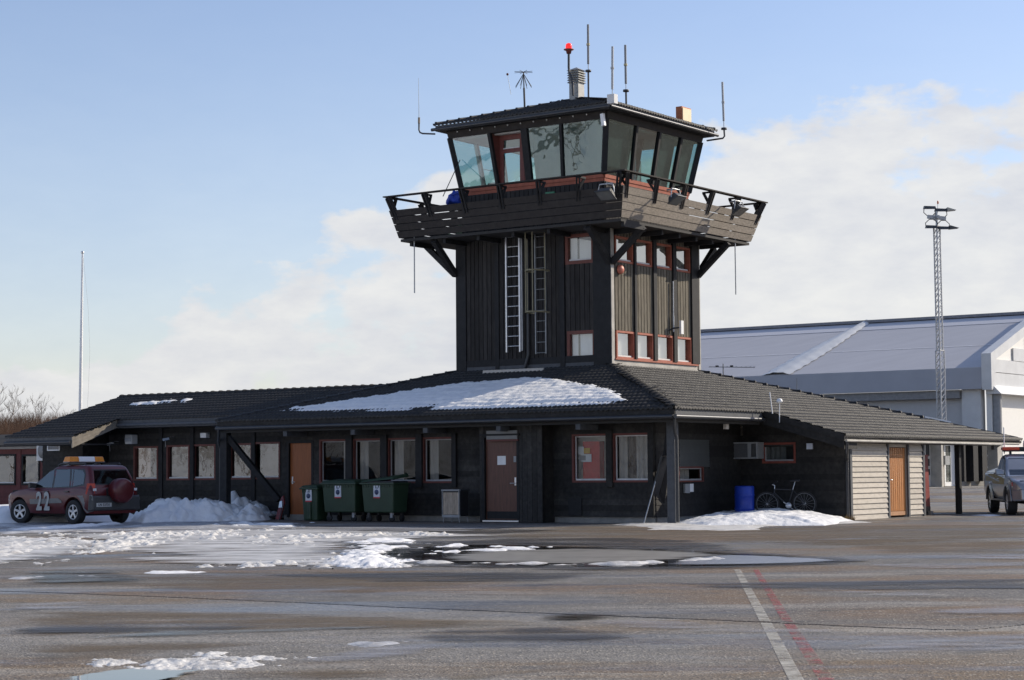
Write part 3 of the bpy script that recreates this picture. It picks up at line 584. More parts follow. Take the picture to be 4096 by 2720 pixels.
def siding(w, s0, s1, z0, z1, ops, pitch, parent, me, name='siding_board', o=None):
    o = ORG[parent.name] if o is None else o
    n = max(1, round((z1-z0)/pitch)); ph = (z1-z0)/n; cnt = 0
    for i in range(n):
        a, b = z0+i*ph, z0+(i+1)*ph; segs = [(s0, s1)]
        for q in ops:
            if min(b, q[3]) - max(a, q[2]) > .35*ph:
                ns = []
                for x0, x1 in segs:
                    if q[1] <= x0 or q[0] >= x1: ns.append((x0, x1))
                    else:
                        if q[0] > x0: ns.append((x0, q[0]))
                        if q[1] < x1: ns.append((q[1], x1))
                segs = ns
        for x0, x1 in segs:
            if x1-x0 > .04:
                inst(name, me, parent, w.mat(x0+.002, .001, a, o, (x1-x0-.004, 1, ph/pitch))); cnt += 1
    return cnt
def vboards(w, s0, s1, z0, z1, parent, me, pitch, name='wall_board'):
    n = max(1, round((s1-s0)/pitch)); ph = (s1-s0)/n; o = ORG[parent.name]
    for i in range(n): inst(name, me, parent, w.mat(s0+i*ph, .001+.004*random.random(), z0, o, (ph/pitch, 1, z1-z0)))
def vboard_mesh(wd, mat, gap=.022, th=.024, name='wall_board'):
    mb = MB(); mb.box(gap/2, wd-gap/2, -th, 0, 0, 1); return mb.mesh(name, mat)
def window(w, s0, s1, z0, z1, root, fm, gm, bm_=None, fw=.07, proud=.03, rec=.07, bead=(1, 1, 1, 1), bw=.028, name='window', sillm=None, label=None):
    mb = MB()
    w.box(mb, s0, s0+fw, -rec-.05, proud, z0, z1); w.box(mb, s1-fw, s1, -rec-.05, proud, z0, z1)
    w.box(mb, s0+fw, s1-fw, -rec-.05, proud, z1-fw, z1); w.box(mb, s0+fw, s1-fw, -rec-.05, proud, z0, z0+fw)
    f = mb.build(name, fm, root)
    if label: f['label'] = label
    a, b, c, d = s0+fw, s1-fw, z0+fw, z1-fw
    MB().quad(w.pt(a, -rec, c), w.pt(b, -rec, c), w.pt(b, -rec, d), w.pt(a, -rec, d)).build('pane', gm, f)
    if bm_:
        mb = MB(); L, T, R, Bt = bead; n0, n1 = -rec+.004, -rec+.03
        if L: w.box(mb, a, a+bw, n0, n1, c, d)
        if R: w.box(mb, b-bw, b, n0, n1, c, d)
        if T: w.box(mb, a+bw, b-bw, n0, n1, d-bw, d)
        if Bt: w.box(mb, a+bw, b-bw, n0, n1+.02, c, c+bw*1.6)
        mb.build('glazing_bead', bm_, f)
    return f

# ------------------------------------------------------------------ roof tiles
SL = .2858
def tile_mesh():
    w_, l_ = .30, .37; nx = 12; vs = []; fs = []
    for j, (y, zz) in enumerate(((0, .0), (0, .034), (l_, .004))):
        for i in range(nx+1):
            x = w_*i/nx; vs.append((x, y, zz + .017*math.cos(2*math.pi*x/.15) + (.012 if j else -.012)))
    for j in range(2):
        for i in range(nx): a = j*(nx+1)+i; fs.append((a, a+1, a+nx+2, a+nx+1))
    mb = MB(); mb.add(vs, fs, True); return mb.mesh('roof_tile', tile_m, fix=False)
TILE = tile_mesh()
def tile_mats(p0, e, s_, n_, poly, L, Hh, fn=None):
    """tile matrices on a slope: p0 eave start, e along the eave, s_ up the slope; poly tests the plan position"""
    out = []; e, s_, n_ = Vector(e), Vector(s_), Vector(n_); nr = int(Hh/.345)+1; nc = int(L/.3)+1
    for r in range(nr):
        for c in range(nc):
            p = Vector(p0) + e*(c*.3) + s_*(r*.345); m = p + e*.15 + s_*.17
            px, py = np.array([m.x]), np.array([m.y])
            if sdf(px, py, poly)[0] < -.10 or (fn and not fn(m)): continue
            q = Matrix((e, s_, n_)).transposed().to_4x4(); q.translation = p + n_*random.uniform(0, .004); out.append(q)
    return out
def lay_tiles(fields, root, limit, hidden=None):
    """fields: [(roof part, matrices)]; nearest ones become single tiles, the rest one joined part per roof"""
    o = Vector(ORG[root.name]); allm = []
    for rp, ms in fields:
        for m in ms:
            q = W(*m.translation) - EY; f = q.length + (1000 if hidden and hidden(m.translation) else 0); allm.append((f, rp, m))
    allm.sort(key=lambda t: t[0]); T = Matrix.Translation(-o)
    for f, rp, m in allm[:limit]: inst('roof_tile', TILE, rp, T @ m)
    V = np.array([v.co[:] for v in TILE.vertices]); F = [tuple(p.vertices) for p in TILE.polygons]
    for rp in {t[1] for t in allm}:
        ms = [T @ t[2] for t in allm[limit:] if t[1] == rp]
        if not ms: continue
        vs = np.concatenate([V @ np.array(m.to_3x3()).T + np.array(m.translation) for m in ms]); n = len(V)
        mb = MB(); mb.v = [tuple(v) for v in vs]; mb.f = [tuple(i+k*n for i in f) for k in range(len(ms)) for f in F]; mb.sm = [True]*len(mb.f); mb.mi = [0]*len(mb.f)
        me = mb.mesh('roof_tile_field', tile_m, fix=False); ob = bpy.data.objects.new('roof_tile_field', me); COL.objects.link(ob); ob.parent = rp; ob['kind'] = 'stuff'
def ridge_caps(p0, p1, rp, r=.115, step=.36):
    p0, p1 = Vector(p0), Vector(p1); d = p1-p0; n = int(d.length/step); o = Vector(ORG[rp.name])
    mb = MB(); k = 9; vs = []
    for x, rr, zz in ((0, r*1.05, .022), (.05, r*1.05, .021), (.052, r, .015), (step*1.12, r*.92, .0)):
        for i in range(k+1): a = math.pi*(i/k) ; vs.append((x, rr*math.cos(a)*1.25, rr*math.sin(a)*.8+zz-.03))
    fs = [(j*(k+1)+i, j*(k+1)+i+1, (j+1)*(k+1)+i+1, (j+1)*(k+1)+i) for j in range(3) for i in range(k)] + [tuple(range(k+1))]
    mb.add(vs, fs, True); me = mb.mesh('ridge_tile', tile_m)
    X = d.normalized(); Yv = Vector((0, 0, 1)).cross(X).normalized(); Z = X.cross(Yv)
    for i in range(n):
        q = Matrix((X, Yv, Z)).transposed().to_4x4(); q.translation = p0 + X*(i*d.length/n) - o; inst('ridge_tile', me, rp, q)

# ================================================================== TERMINAL
V0, UC, VC = 43.5, -25.0, 42.5
term = thing_uv('terminal_building', -33, 43.5, 0, 'long low dark brown timber building with tiled hip roof round the tower', 'building')
def plane_z(u, v, which):
    return {'f': 2.955+(v-VC)*SL, 'r': 2.955+(UC-u)*SL, 'l': 2.955+(u+40.84)*SL, 'b': 4.418-(v-52.65)*SL}[which]
RP = {'f': [(-40.84, 42.5), (-25, 42.5), (-30.12, 47.63), (-35.71, 47.63)], 'r': [(-25, 42.5), (-25, 47.2), (-22.6, 47.2), (-22.6, 60.17), (-30.12, 52.65), (-30.12, 47.63)],
      'l': [(-35.71, 47.63), (-35.71, 52.65), (-40.84, 57.8), (-40.84, 42.5)], 'b': [(-30.12, 52.65), (-22.6, 60.17), (-43.2, 60.17), (-35.71, 52.65)]}
mb = MB()
for k, P in RP.items(): mb.prism([(u, v, plane_z(u, v, k)-.05) for u, v in P], (0, 0, -.06))
roof = mb.build('roof', deck_m, term)
wz = lambda v: 3.185+(v-44.5)*SL
mb = MB(); mb.prism([(u, v, wz(v)-.05) for u, v in ((-50.4, 42.55), (-47.25, 42.55), (-47.25, 44.5), (-36.9, 44.5), (-36.9, 47.6), (-50.4, 47.6))], (0, 0, -.06))
mb.prism([(u, v, wz(95.2-v)-.05) for u, v in ((-50.4, 47.6), (-36.9, 47.6), (-36.9, 51), (-50.4, 51))], (0, 0, -.06))
wroof = mb.build('roof', deck_m, term)
cs, sn = 1/math.hypot(1, SL), SL/math.hypot(1, SL)
snow_poly = [(-39.5, 43.45), (-38.2, 44.0), (-36.93, 44.55), (-34.77, 45.85), (-32.4, 46.35), (-31.2, 46.2), (-29.83, 45.5), (-28.4, 44.75), (-27.33, 43.85), (-26.8, 43.2), (-27.5, 42.95), (-29.77, 42.78), (-32.27, 42.74), (-33.15, 42.8), (-33.3, 43.25), (-33.75, 43.2), (-34.0, 42.85), (-37.18, 43.1)]
f1 = tile_mats((-40.9, 42.44, plane_z(0, 42.44, 'f')), (1, 0, 0), (0, cs, sn), (0, -sn, cs), RP['f'], 15.9, 5.4)
f2 = tile_mats((-24.94, 42.4, plane_z(-24.94, 0, 'r')), (0, 1, 0), (-cs, 0, sn), (sn, 0, cs), [(-25, 42.5), (-25, 57.8), (-30.12, 52.65), (-30.12, 47.63)], 15.5, 5.4)
f3 = tile_mats((-22.54, 47.2, plane_z(-22.54, 0, 'r')), (0, 1, 0), (-cs, 0, sn), (sn, 0, cs), [(-22.6, 47.2), (-22.6, 60.1), (-25.05, 57.75), (-25.05, 47.2)], 13, 2.5, lambda m: m.x > -24.86)
f4 = tile_mats((-50.4, 44.44, wz(44.44)), (1, 0, 0), (0, cs, sn), (0, -sn, cs), [(-50.4, 44.5), (-36.9, 44.5), (-36.9, 47.6), (-50.4, 47.6)], 13.5, 3.3, lambda m: m.z > plane_z(m.x, m.y, 'l')-.05 if m.x > -40.84 else True)
f5 = tile_mats((-50.4, 42.49, wz(42.49)), (1, 0, 0), (0, cs, sn), (0, -sn, cs), [(-50.4, 42.5), (-47.25, 42.5), (-47.25, 44.46), (-50.4, 44.46)], 3.2, 2.0)
def under_snow(p): return sdf(np.array([p.x]), np.array([p.y]), snow_poly)[0] > .2
lay_tiles([(roof, f1+f2+f3), (wroof, f4+f5)], term, 300, under_snow)
ridge_caps((-25, 42.5, 2.97), (-30.12, 47.63, 4.44), roof); ridge_caps((-40.84, 42.5, 2.97), (-35.71, 47.63, 4.44), roof); ridge_caps((-24.95, 57.82, 2.97), (-30.12, 52.65, 4.44), roof)
ridge_caps((-50.35, 47.6, wz(47.6)+.02), (-38.0, 47.6, wz(47.6)+.02), wroof)
# valley flashing beyond the last hip tile
mb = MB(); mb.beam((-24.8, 57.97, 2.93), (-22.7, 60.07, 2.33), .12, .05); mb.build('hip_flashing', gutter_m, roof)
mb = MB(); mb.beam((-24.9, 57.87, 3.0), (-24.3, 58.5, 2.83), .12, .06); mb.build('snow_cap', snow_m, roof)

# fascias, gutters, soffits, bargeboards
mb = MB(); mb.box(-40.84, -25, 42.47, 42.51, 2.73, 2.93); mb.build('fascia_board', wood_dark, term)
mb = MB(); mb.box(-25.03, -24.99, 42.515, 47.2, 2.73, 2.93); mb.build('fascia_board', wood_grey if False else wood_trim, term)
mb = MB(); mb.box(-22.64, -22.60, 47.24, 60.1, 2.12, 2.275); mb.build('fascia_board', wood_pale, term)
mb = MB(); mb.tube([(-40.84, 42.42, 2.735), (-25.0, 42.42, 2.735)], .055, 8); mb.build('gutter', gutter_m, term)
mb = MB(); mb.tube([(-24.93, 42.4, 2.735), (-24.93, 47.15, 2.735)], .055, 8); mb.build('gutter', gutter_m, term)
mb = MB(); mb.tube([(-22.55, 47.25, 2.125), (-22.55, 58.3, 2.105)], .035, 8); mb.build('gutter', wood_pale, term)
mb = MB(); mb.box(-40.8, -25.04, 42.52, 43.5, 2.66, 2.69); mb.box(-26.2, -25.04, 43.5, 47.2, 2.66, 2.69); mb.box(-40.8, -39.17, 43.5, 45.4, 2.66, 2.69); mb.build('soffit', soffit_m, term)
mb = MB(); mb.box(-40.8, -25.1, 42.56, 42.66, 2.60, 2.655); mb.box(-25.2, -25.1, 42.66, 47.2, 2.60, 2.655); mb.build('eave_beam', soffit_m, term)
mb = MB(); q = [(u, plane_z(u, 0, 'r')) for u in (-25.0, -22.6)]
mb.hexa([(-25.0, 47.2, q[0][1]-.34), (-22.6, 47.2, q[1][1]-.34), (-22.6, 47.24, q[1][1]-.34), (-25.0, 47.24, q[0][1]-.34), (-25.0, 47.2, q[0][1]-.03), (-22.6, 47.2, q[1][1]-.03), (-22.6, 47.24, q[1][1]-.03), (-25.0, 47.24, q[0][1]-.03)])
mb.hexa([(-25.0, 47.16, q[0][1]-.13), (-22.56, 47.16, q[1][1]-.14), (-22.56, 47.2, q[1][1]-.14), (-25.0, 47.2, q[0][1]-.13), (-25.0, 47.16, q[0][1]+.03), (-22.56, 47.16, q[1][1]+.02), (-22.56, 47.2, q[1][1]+.02), (-25.0, 47.2, q[0][1]+.03)])
mb.build('bargeboard', wood_dark, term)
mb = MB(); mb.prism([(-22.62, 47.26, 1.90), (-22.62, 47.26, 2.25), (-24.1, 47.26, 2.60), (-24.1, 47.26, 2.42)], (0, .8, 0)); mb.build('eave_box', wood_dark, term)
for u, v, a in [(onV(px, 1715, 42.75)[0], 42.75, 0) for px in (1160, 1430, 1720, 2012, 2330)]:
    MB().box(u-.075, u+.075, 42.53, 43.4, 2.46, 2.60).build('rafter_end', wood_trim, term)
MB().box(-25.35, -25.26, onU(2918, 1700, -25.2)[0]-.07, onU(2918, 1700, -25.2)[0]+.07, 2.46, 2.60).build('rafter_end', wood_grey, term)
# wing eaves
mb = MB(); mb.box(-47.25, -38.0, 44.47, 44.51, 2.90, 3.15); mb.build('fascia_board', wood_trim, term)
mb = MB(); mb.box(-50.4, -47.25, 42.52, 42.56, 2.36, 2.60); mb.build('fascia_board', wood_trim, term)
mb = MB(); mb.tube([(-47.2, 44.42, 2.99), (-40.6, 44.42, 2.99)], .05, 8); mb.build('gutter', wood_trim, term)
mb = MB(); mb.tube([(-50.4, 42.47, 2.43), (-47.25, 42.47, 2.43)], .05, 8); mb.build('gutter', gutter_m, term)
mb = MB(); mb.box(-49, -39.2, 44.52, 45.5, 2.90, 2.93); mb.box(-50.3, -47.3, 42.57, 44.6, 2.36, 2.39); mb.build('soffit', soffit_m, term)
mb = MB()
for k in range(3):
    za, zb = wz(42.55)-.03-k*.12, wz(44.5)-.02-k*.085; 
    mb.hexa([(-47.26, 42.52, za-.115), (-47.22, 42.52, za-.115), (-47.22, 44.45, zb-.08), (-47.26, 44.45, zb-.08), (-47.26, 42.52, za), (-47.22, 42.52, za), (-47.22, 44.45, zb), (-47.26, 44.45, zb)])
mb.build('bargeboard', wood_tan, term)

# openings, found on the wall planes
FW, BAY, RW, AC, SH, WG, RM, RC, RD = Wall('V', V0), Wall('V', 42.96), Wall('U', -26.2), Wall('V', 48.1), Wall('U', -22.9), Wall('V', 45.5), Wall('V', 44.6), Wall('V', 46.5), Wall('V', 46.3)
def opV(x0, y0, x1, y1, V):
    a = onV(x0, (y0+y1)/2, V)[0]; b = onV(x1, (y0+y1)/2, V)[0]; return (a, b, onV((x0+x1)/2, y1, V)[1], onV((x0+x1)/2, y0, V)[1])
def opU(x0, y0, x1, y1, U):
    a = onU(x0, (y0+y1)/2, U)[0]; b = onU(x1, (y0+y1)/2, U)[0]; return (a, b, onU((x0+x1)/2, y1, U)[1], onU((x0+x1)/2, y0, U)[1])
ZS, ZH = 1.07, 2.36
mw = [(*opV(x0, 1750, x1, 1930, V0)[:2], ZS, ZH) for x0, x1 in ((1279, 1392), (1413, 1531), (1552, 1672), (1692, 1816), (2290, 2436), (2452, 2602))]
od = opV(1157, 1773, 1247, 2057, V0); od = (od[0], od[1], .14, 2.27)
bd = opV(1940, 1772, 2069, 2080, 42.96); bd = (bd[0], bd[1], .08, 2.30)
ww = [opV(*p, 45.5) for p in ((536, 1785, 634, 1922), (668, 1780, 760, 1921), (772, 1777, 864, 1920), (918, 1773, 1010, 1918), (1014, 1768, 1122, 1917))]
UB0, UB1 = -31.45, -29.38
mb = MB()
backing(FW, mb, -39.17, UB0, .16, 2.66, mw[:4]+[od]); backing(FW, mb, UB1, -26.2, .16, 2.66, mw[4:]); backing(BAY, mb, UB0, UB1, 0, 2.66, [bd])
mb.box(UB0, UB0+.1, 42.96, 43.5, 0, 2.66); mb.box(UB1-.1, UB1, 42.97, 43.5, 0, 2.66); mb.box(-39.17, -39.05, 43.62, 47, 0, 2.9)
wall_f = mb.build('wall', wood_dark, term); wall_f['label'] = 'shaded front wall of dark boards'
b16 = clap_mesh(.155, wood_dark)
siding(FW, -39.17, UB0, .16, 2.64, mw[:4]+[(od[0]-.08, od[1]+.08, 0, 2.36)], .155, wall_f, b16); siding(FW, UB1, -26.2, .16, 2.64, mw[4:], .155, wall_f, b16)
vb = vboard_mesh(.15, wood_dark, .008, .018)
vboards(BAY, bd[1]+.02, UB1, .02, 2.64, wall_f, vb, .15); vboards(BAY, UB0, bd[0]-.02, .02, 2.64, wall_f, vb, .15)
mb = MB(); FW.box(mb, -39.1, UB0, -.1, -.02, 0, .16); FW.box(mb, UB1, -26.22, -.1, -.02, 0, .16); RW.box(mb, 43.5, 48.1, -.1, -.02, 0, .16); mb.build('plinth', concrete, term)
# pilasters beside the windows
for a, b in ((mw[0][1]-.02, mw[1][0]+.02), (mw[1][1]-.02, mw[2][0]+.02), (mw[2][1]-.02, mw[3][0]+.02), (mw[3][1]-.02, mw[3][1]+.13), (mw[4][1]-.04, mw[5][0]+.02), (mw[5][1]-.03, -26.2)):
    mb = MB(); FW.box(mb, a, b, .0, .10, ZS-.12 if b < -26.25 else .17, ZH+.1 if b < -26.25 else 2.6); mb.build('pilaster', wood_dark if b > -30 else wood_post, term)
for i, o in enumerate(mw):
    window(FW, *o, term, red_dark, glass_win, bead_g if i < 4 else bead_w, fw=.055, rec=.09, bead=(1, 1, 0, 1))
def curtain_strip(w, s0, s1, z0, z1, mat, n=-.25, parent=term, name='curtain'):
    mb = MB(); k = max(6, int((s1-s0)/.03)); vs = []
    for i in range(k+1):
        s_ = s0+(s1-s0)*i/k; nn = n + .03*math.sin(i*1.25) + .012*math.sin(i*2.9)
        vs += [w.pt(s_, nn, z0), w.pt(s_, nn, z1)]
    mb.add(vs, [(2*i, 2*i+2, 2*i+3, 2*i+1) for i in range(k)], True); mb.build(name, mat, parent)
for i, (f0, f1_) in enumerate(((.66, .98), (.05, .36), (.04, .34), (.06, .32))):
    o = mw[i]; L = o[1]-o[0]; curtain_strip(FW, o[0]+f0*L, o[0]+f1_*L, ZS-.1, ZH+.1, curtain)
o = mw[2]; curtain_strip(FW, o[1]-.2, o[1]-.05, ZS-.1, ZH+.1, curtain)
o = mw[5]; L = o[1]-o[0]; curtain_strip(FW, o[0]+.02*L, o[0]+.25*L, ZS-.1, ZH+.1, curtain); curtain_strip(FW, o[0]+.5*L, o[1], ZS-.1, ZH+.1, curtain); curtain_strip(FW, o[0]+.2*L, o[0]+.55*L, ZS-.1, ZH+.1, curtain_b, -.42)
# interior room shell
mb = MB(); mb.box(-39, -26.4, 46.8, 46.9, 0, 2.9); mb.box(-48.5, -39.2, 47.2, 47.3, 0, 2.9); mb.box(-48.5, -26.4, 43.7, 47.2, .05, .1); mb.box(-35.2, -35.1, 43.7, 46.8, 0, 2.7); mb.box(-29.6, -29.5, 43.7, 46.8, 0, 2.7); mb.box(-44.2, -44.1, 45.7, 47.2, 0, 2.9); mb.build('room_walls', room_d, term)

# doors
def door(w, o, root, leafm, name, framem, handle_side, label, n=-.05):
    mb = MB(); w.box(mb, o[0]-.08, o[0], -.1, .03, o[2]-.06, o[3]+.08); w.box(mb, o[1], o[1]+.08, -.1, .03, o[2]-.06, o[3]+.08); w.box(mb, o[0], o[1], -.1, .03, o[3], o[3]+.08)
    fr = mb.build('door_frame', framem, root)
    mb = MB(); w.box(mb, o[0]+.005, o[1]-.005, n-.05, n, o[2], o[3]-.005); d_ = mb.build('door', leafm, root); d_['label'] = label
    s_ = o[0]+.09 if handle_side < 0 else o[1]-.09; e = .14 if handle_side < 0 else -.14; zh = o[2]+.98
    mb = MB(); w.box(mb, s_-.025, s_+.025, n, n+.012, zh-.06, zh+.16); mb.tube([w.pt(s_, n+.01, zh), w.pt(s_, n+.06, zh), w.pt(s_+e, n+.06, zh)], .012, 6); mb.build('handle', alu, d_)
    return d_
dd = door(FW, od, term, orange_door, 'door', wood_post, -1, 'plain orange brown door behind the bins')
dd = door(BAY, bd, term, brown_door, 'door', wood_post, 1, 'dark reddish brown door with a white paper')
s_ = lambda f: bd[0]+f*(bd[1]-bd[0])
mb = MB(); BAY.box(mb, s_(.36), s_(.62), -.05, -.046, 1.56, 1.80); mb.build('paper_notice', white_p, dd)
mb = MB(); BAY.box(mb, s_(.865), s_(.945), -.05, -.04, 1.63, 1.79); mb.build('keypad', grey_p, dd)
mb = MB(); BAY.box(mb, s_(.03), s_(.97), -.05, -.044, .10, .30); mb.build('kick_plate', wood_post, dd)
mb = MB(); BAY.box(mb, bd[0]-.06, bd[1]+.06, -.02, .05, .02, .06); mb.build('threshold', alu, term)
mb = MB(); BAY.box(mb, bd[0]-.12, bd[1]+.12, 0, .10, bd[3]+.05, bd[3]+.10); mb.build('door_lintel', wood_post, term)
o = opV(1948, 1722, 2070, 1757, 42.9); mb = MB(); BAY.box(mb, o[0], o[1], .03, .09, o[2], o[3]); lampb = mb.build('sign_panel', M('grey_sign_panel', (.20, .20, .19), .5, var=.06), term); lampb['label'] = 'blank grey panel above the brown door'
mb = MB(); BAY.box(mb, o[0]-.02, o[1]+.02, .03, .08, o[2]-.05, o[2]-.005); mb.build('panel_trim', red_dark, lampb)

# right side wall with shutter, under the eave
rs = opU(2715, 1755, 2835, 1868, -26.2); rw = opU(2712, 1866, 2812, 1928, -26.2)
mb = MB(); backing(RW, mb, 43.5, 48.1, .16, 3.0, [rs, rw]); wall_r = mb.build('wall', wood_dark, term)
siding(RW, 43.5, 48.1, .16, 2.66, [rs, rw], .155, wall_r, b16)
n = 12; sh = (rs[3]-rs[2])/n; shm = M('grey_shutter_slat', (.085, .09, .085), .5, var=.1, rnd=.06); mbs = MB(); mbs.hexa([(0, -.03, 0), (1, -.03, 0), (1, 0, 0), (0, 0, 0), (0, -.008, .06), (1, -.008, .06), (1, 0, .06), (0, 0, .06)]); sm = mbs.mesh('shutter_slat', shm)
mb = MB(); RW.box(mb, rs[0], rs[1], -.08, -.03, rs[2], rs[3]); shut = mb.build('roller_shutter', wood_post, term)
for i in range(n): inst('shutter_slat', sm, shut, RW.mat(rs[0], .0, rs[2]+i*sh, ORG[term.name], (rs[1]-rs[0], 1, sh/.06)))
window(RW, *rw, term, red_dark, glass_win, bead_g, fw=.04, rec=.06); curtain_strip(RW, rw[0], rw[1]-.3, rw[2], rw[3], curtain)
o = opU(2735, 1935, 2772, 1972, -26.16); mb = MB(); RW.box(mb, o[0], (o[0]+o[1])/2, .03, .09, o[2], o[3]); mb.build('meter_box', grey_p, term); mb = MB(); RW.box(mb, (o[0]+o[1])/2, o[1], .03, .06, o[2]+.03, o[3]); mb.build('paper_notice', white_p, term)

o = opV(2277, 1992, 2330, 2062, V0); mb = MB(); FW.box(mb, o[0], o[1], .02, .05, o[2], o[3]); mb.build('wall_hatch', wood_post, term)
# wall with the air conditioner
aw = opV(3050, 1770, 3184, 1853, 48.1)
mb = MB(); backing(AC, mb, -26.2, -22.9, 0, 2.0, [aw]); mb.prism([AC.pt(-26.2, 0, 2.0), AC.pt(-22.9, 0, 2.0), AC.pt(-22.9, 0, 2.25), AC.pt(-26.2, 0, 3.15)], (0, .12, 0)); wall_a = mb.build('wall', wood_dark, term)
siding(AC, -26.2, -22.92, 0, 2.02, [aw], .155, wall_a, b16); siding(AC, -26.2, -23.6, 2.02, 2.33, [], .155, wall_a, b16)
window(AC, *aw, term, M('brick_red_frame', (.21, .05, .032), .6, var=.2), glass_win, bead_g, fw=.06, rec=.07)
mb = MB(); AC.box(mb, aw[0]+.5*(aw[1]-aw[0]), aw[1], -.35, -.34, aw[2], aw[3]); mb.build('room_walls', room_d, term); curtain_strip(AC, aw[0], aw[0]+.62*(aw[1]-aw[0]), aw[2], aw[3], M('grey_blind', (.16, .17, .16), .8), -.2, name='blind')

# shed: overlapping weathered boards, slatted orange door
SZ = 2.02; sd0 = opU(3551, 1787, 3627, 2062, -22.9); dv0, dv1 = sd0[0]+.03, sd0[1]-.0
mb = MB(); backing(SH, mb, 48.1, 53.06, .0, SZ+.1, [(dv0, dv1, -.1, 1.98)]); mb.box(-26.2, -22.9, 53.0, 53.06, 0, 2.2); mb.box(-26.2, -26.1, 48.1, 58, 0, 2.6); wall_s = mb.build('wall', wood_grey, term); wall_s['label'] = 'sunlit shed wall of pale overlapping boards'
lv = clap_mesh(.148, wood_grey, th=.045)
siding(SH, 48.22, dv0-.1, .0, SZ, [], .148, wall_s, lv); siding(SH, dv1+.1, 52.95, .06, SZ, [], .148, wall_s, lv)
for a, b in ((48.1, 48.22), (dv0-.1, dv0), (dv1, dv1+.1), (52.95, 53.07)):
    mb = MB(); SH.box(mb, a, b, 0, .055, .0, SZ+.04); mb.build('corner_board', wood_trim, term)
mb = MB(); SH.box(mb, dv0, dv1, -.10, -.06, .04, 1.98); sdoor = mb.build('door', M('orange_shade_wood', (.16, .06, .02), .6), term); sdoor['label'] = 'orange slatted shed door'
ns = 9; mbs = MB(); mbs.box(.012, .998, -.03, 0, 0, 1); slm = mbs.mesh('door_slat', orange_slat); swd = (dv1-dv0-.02)/ns
for i in range(ns): inst('door_slat', slm, sdoor, SH.mat(dv0+.01+i*swd, -.06, .18, ORG[term.name], (swd*.80, 1, 1.78)))
mb = MB(); SH.box(mb, dv0+.01, dv1-.01, -.06, -.02, .06, .17); mb.build('door_rail', M('pale_orange_board', (.42, .22, .11), .6, var=.15), sdoor)
mb = MB(); SH.box(mb, dv0+.02, dv0+.09, -.03, -.015, .82, 1.12); mb.tube([SH.pt(dv0+.05, -.02, 1.06), SH.pt(dv0+.05, .04, 1.06), SH.pt(dv0+.20, .04, 1.06)], .014, 6); mb.build('handle', alu, sdoor)
mb = MB(); SH.box(mb, 47.9, 58.4, -.12, .0, SZ+.045, 2.2); mb.build('eave_beam', wood_trim, term)
mb = MB(); pv = onU(3842, 1900, -22.9)[0]; SH.box(mb, pv-.075, pv+.075, -.15, 0, 0, SZ+.05); mb.build('carport_post', wood_post, term)
mb = MB(); mb.beam((-22.95, 58.6, 2.0), (-22.95, 59.6, 2.25), .1, .12); mb.box(-22.75, -22.65, 58.4, 60.1, 2.1, 2.2); mb.build('eave_brace', wood_trim, term)
# downpipes
mb = MB(); mb.tube([(-22.56, 47.3, 2.08), (-22.56, 47.3, 1.9), (-22.7, 47.6, 1.72), (-22.88, 47.98, 1.62), (-22.9, 48.0, 1.5), (-22.9, 48.0, .1)], .045, 8); mb.build('downpipe', gutter_m, term)
# porch posts, braces and downpipes at both front corners
pu = onV(2692, 2000, 43.2)[0]
mb = MB(); mb.box(pu-.14, pu+.10, 43.15, 43.35, 0, 2.62); mb.build('porch_post', wood_trim, term)
mb = MB(); mb.tube([(-24.97, 42.45, 2.70), (-25.05, 42.55, 2.56), (pu+.17, 43.05, 2.36), (pu+.19, 43.1, 2.2), (pu+.19, 43.1, .06)], .042, 8); mb.build('downpipe', metal_d, term)
mb = MB(); mb.beam((pu-.08, 43.25, 2.5), (-26.25, 43.85, .55), .16, .16); mb.build('brace', wood_post, term)
mb = MB(); mb.beam((pu-.28, 43.3, 1.75), (-26.3, 43.55, .62), .2, .08); mb.build('brace', black_p, term)
ul = onV(902, 1900, 42.95)[0]
mb = MB(); mb.box(ul-.13, ul+.13, 42.85, 43.05, .16, 2.62); mb.box(ul-.03, ul+.03, 42.92, 42.98, -.02, .17); mb.build('porch_post', wood_post, term)
mb = MB(); mb.beam((ul, 42.95, 2.58), (-39.2, 43.4, .58), .17, .16); mb.build('brace', wood_post, term)
mb = MB(); mb.tube([(-40.75, 42.45, 2.70), (-40.8, 42.5, 2.5), (ul-.2, 42.85, 2.36), (ul-.16, 42.9, 2.1), (ul-.16, 42.9, .2)], .042, 8); mb.build('downpipe', metal_d, term)

# left wing
WT = 2.9
mb = MB(); backing(WG, mb, -48.62, -39.17, 0, WT, ww); backing(RC, mb, -49.5, -48.5, 0, WT, []); backing(RM, mb, -50.97, -49.0, 0, 2.4, []); mb.box(-49.1, -49.0, 44.72, 46.5, 0, 2.9); mb.box(-48.74, -48.62, 45.5, 46.5, 0, 2.9); wall_w = mb.build('wall', wood_dark, term)
siding(WG, -48.62, -39.17, .0, WT, ww, .17, wall_w, b16); siding(RM, -50.97, -49.0, 0, 2.38, [], .17, wall_w, b16)
for i, o in enumerate(ww): window(WG, *o, term, red_dark, glass_wing, bead_w, fw=.06, rec=.07, bead=(0, 0, 0, 1))
for u in (onV(642, 1850, 45.45)[0], onV(767, 1850, 45.45)[0], onV(870, 1850, 45.45)[0], onV(1012, 1850, 45.45)[0]):
    mb = MB(); WG.box(mb, u-.08, u+.08, 0, .06, .1, WT); mb.build('pilaster', wood_post, term)
o = opV(478, 1800, 522, 1990, 46.45); mb = MB(); RC.box(mb, o[0], o[1], .0, .04, .1, 2.2); d_ = mb.build('door', M('grey_door', (.14, .15, .155), .5), term); mb = MB(); mb.lathe([(.0, 0), (.09, 0), (.09, .01), (0, .01)], RC.pt(o[1]-.14, .052, 2.05), 14, 'y'); mb.build('round_sticker', white_p, d_)
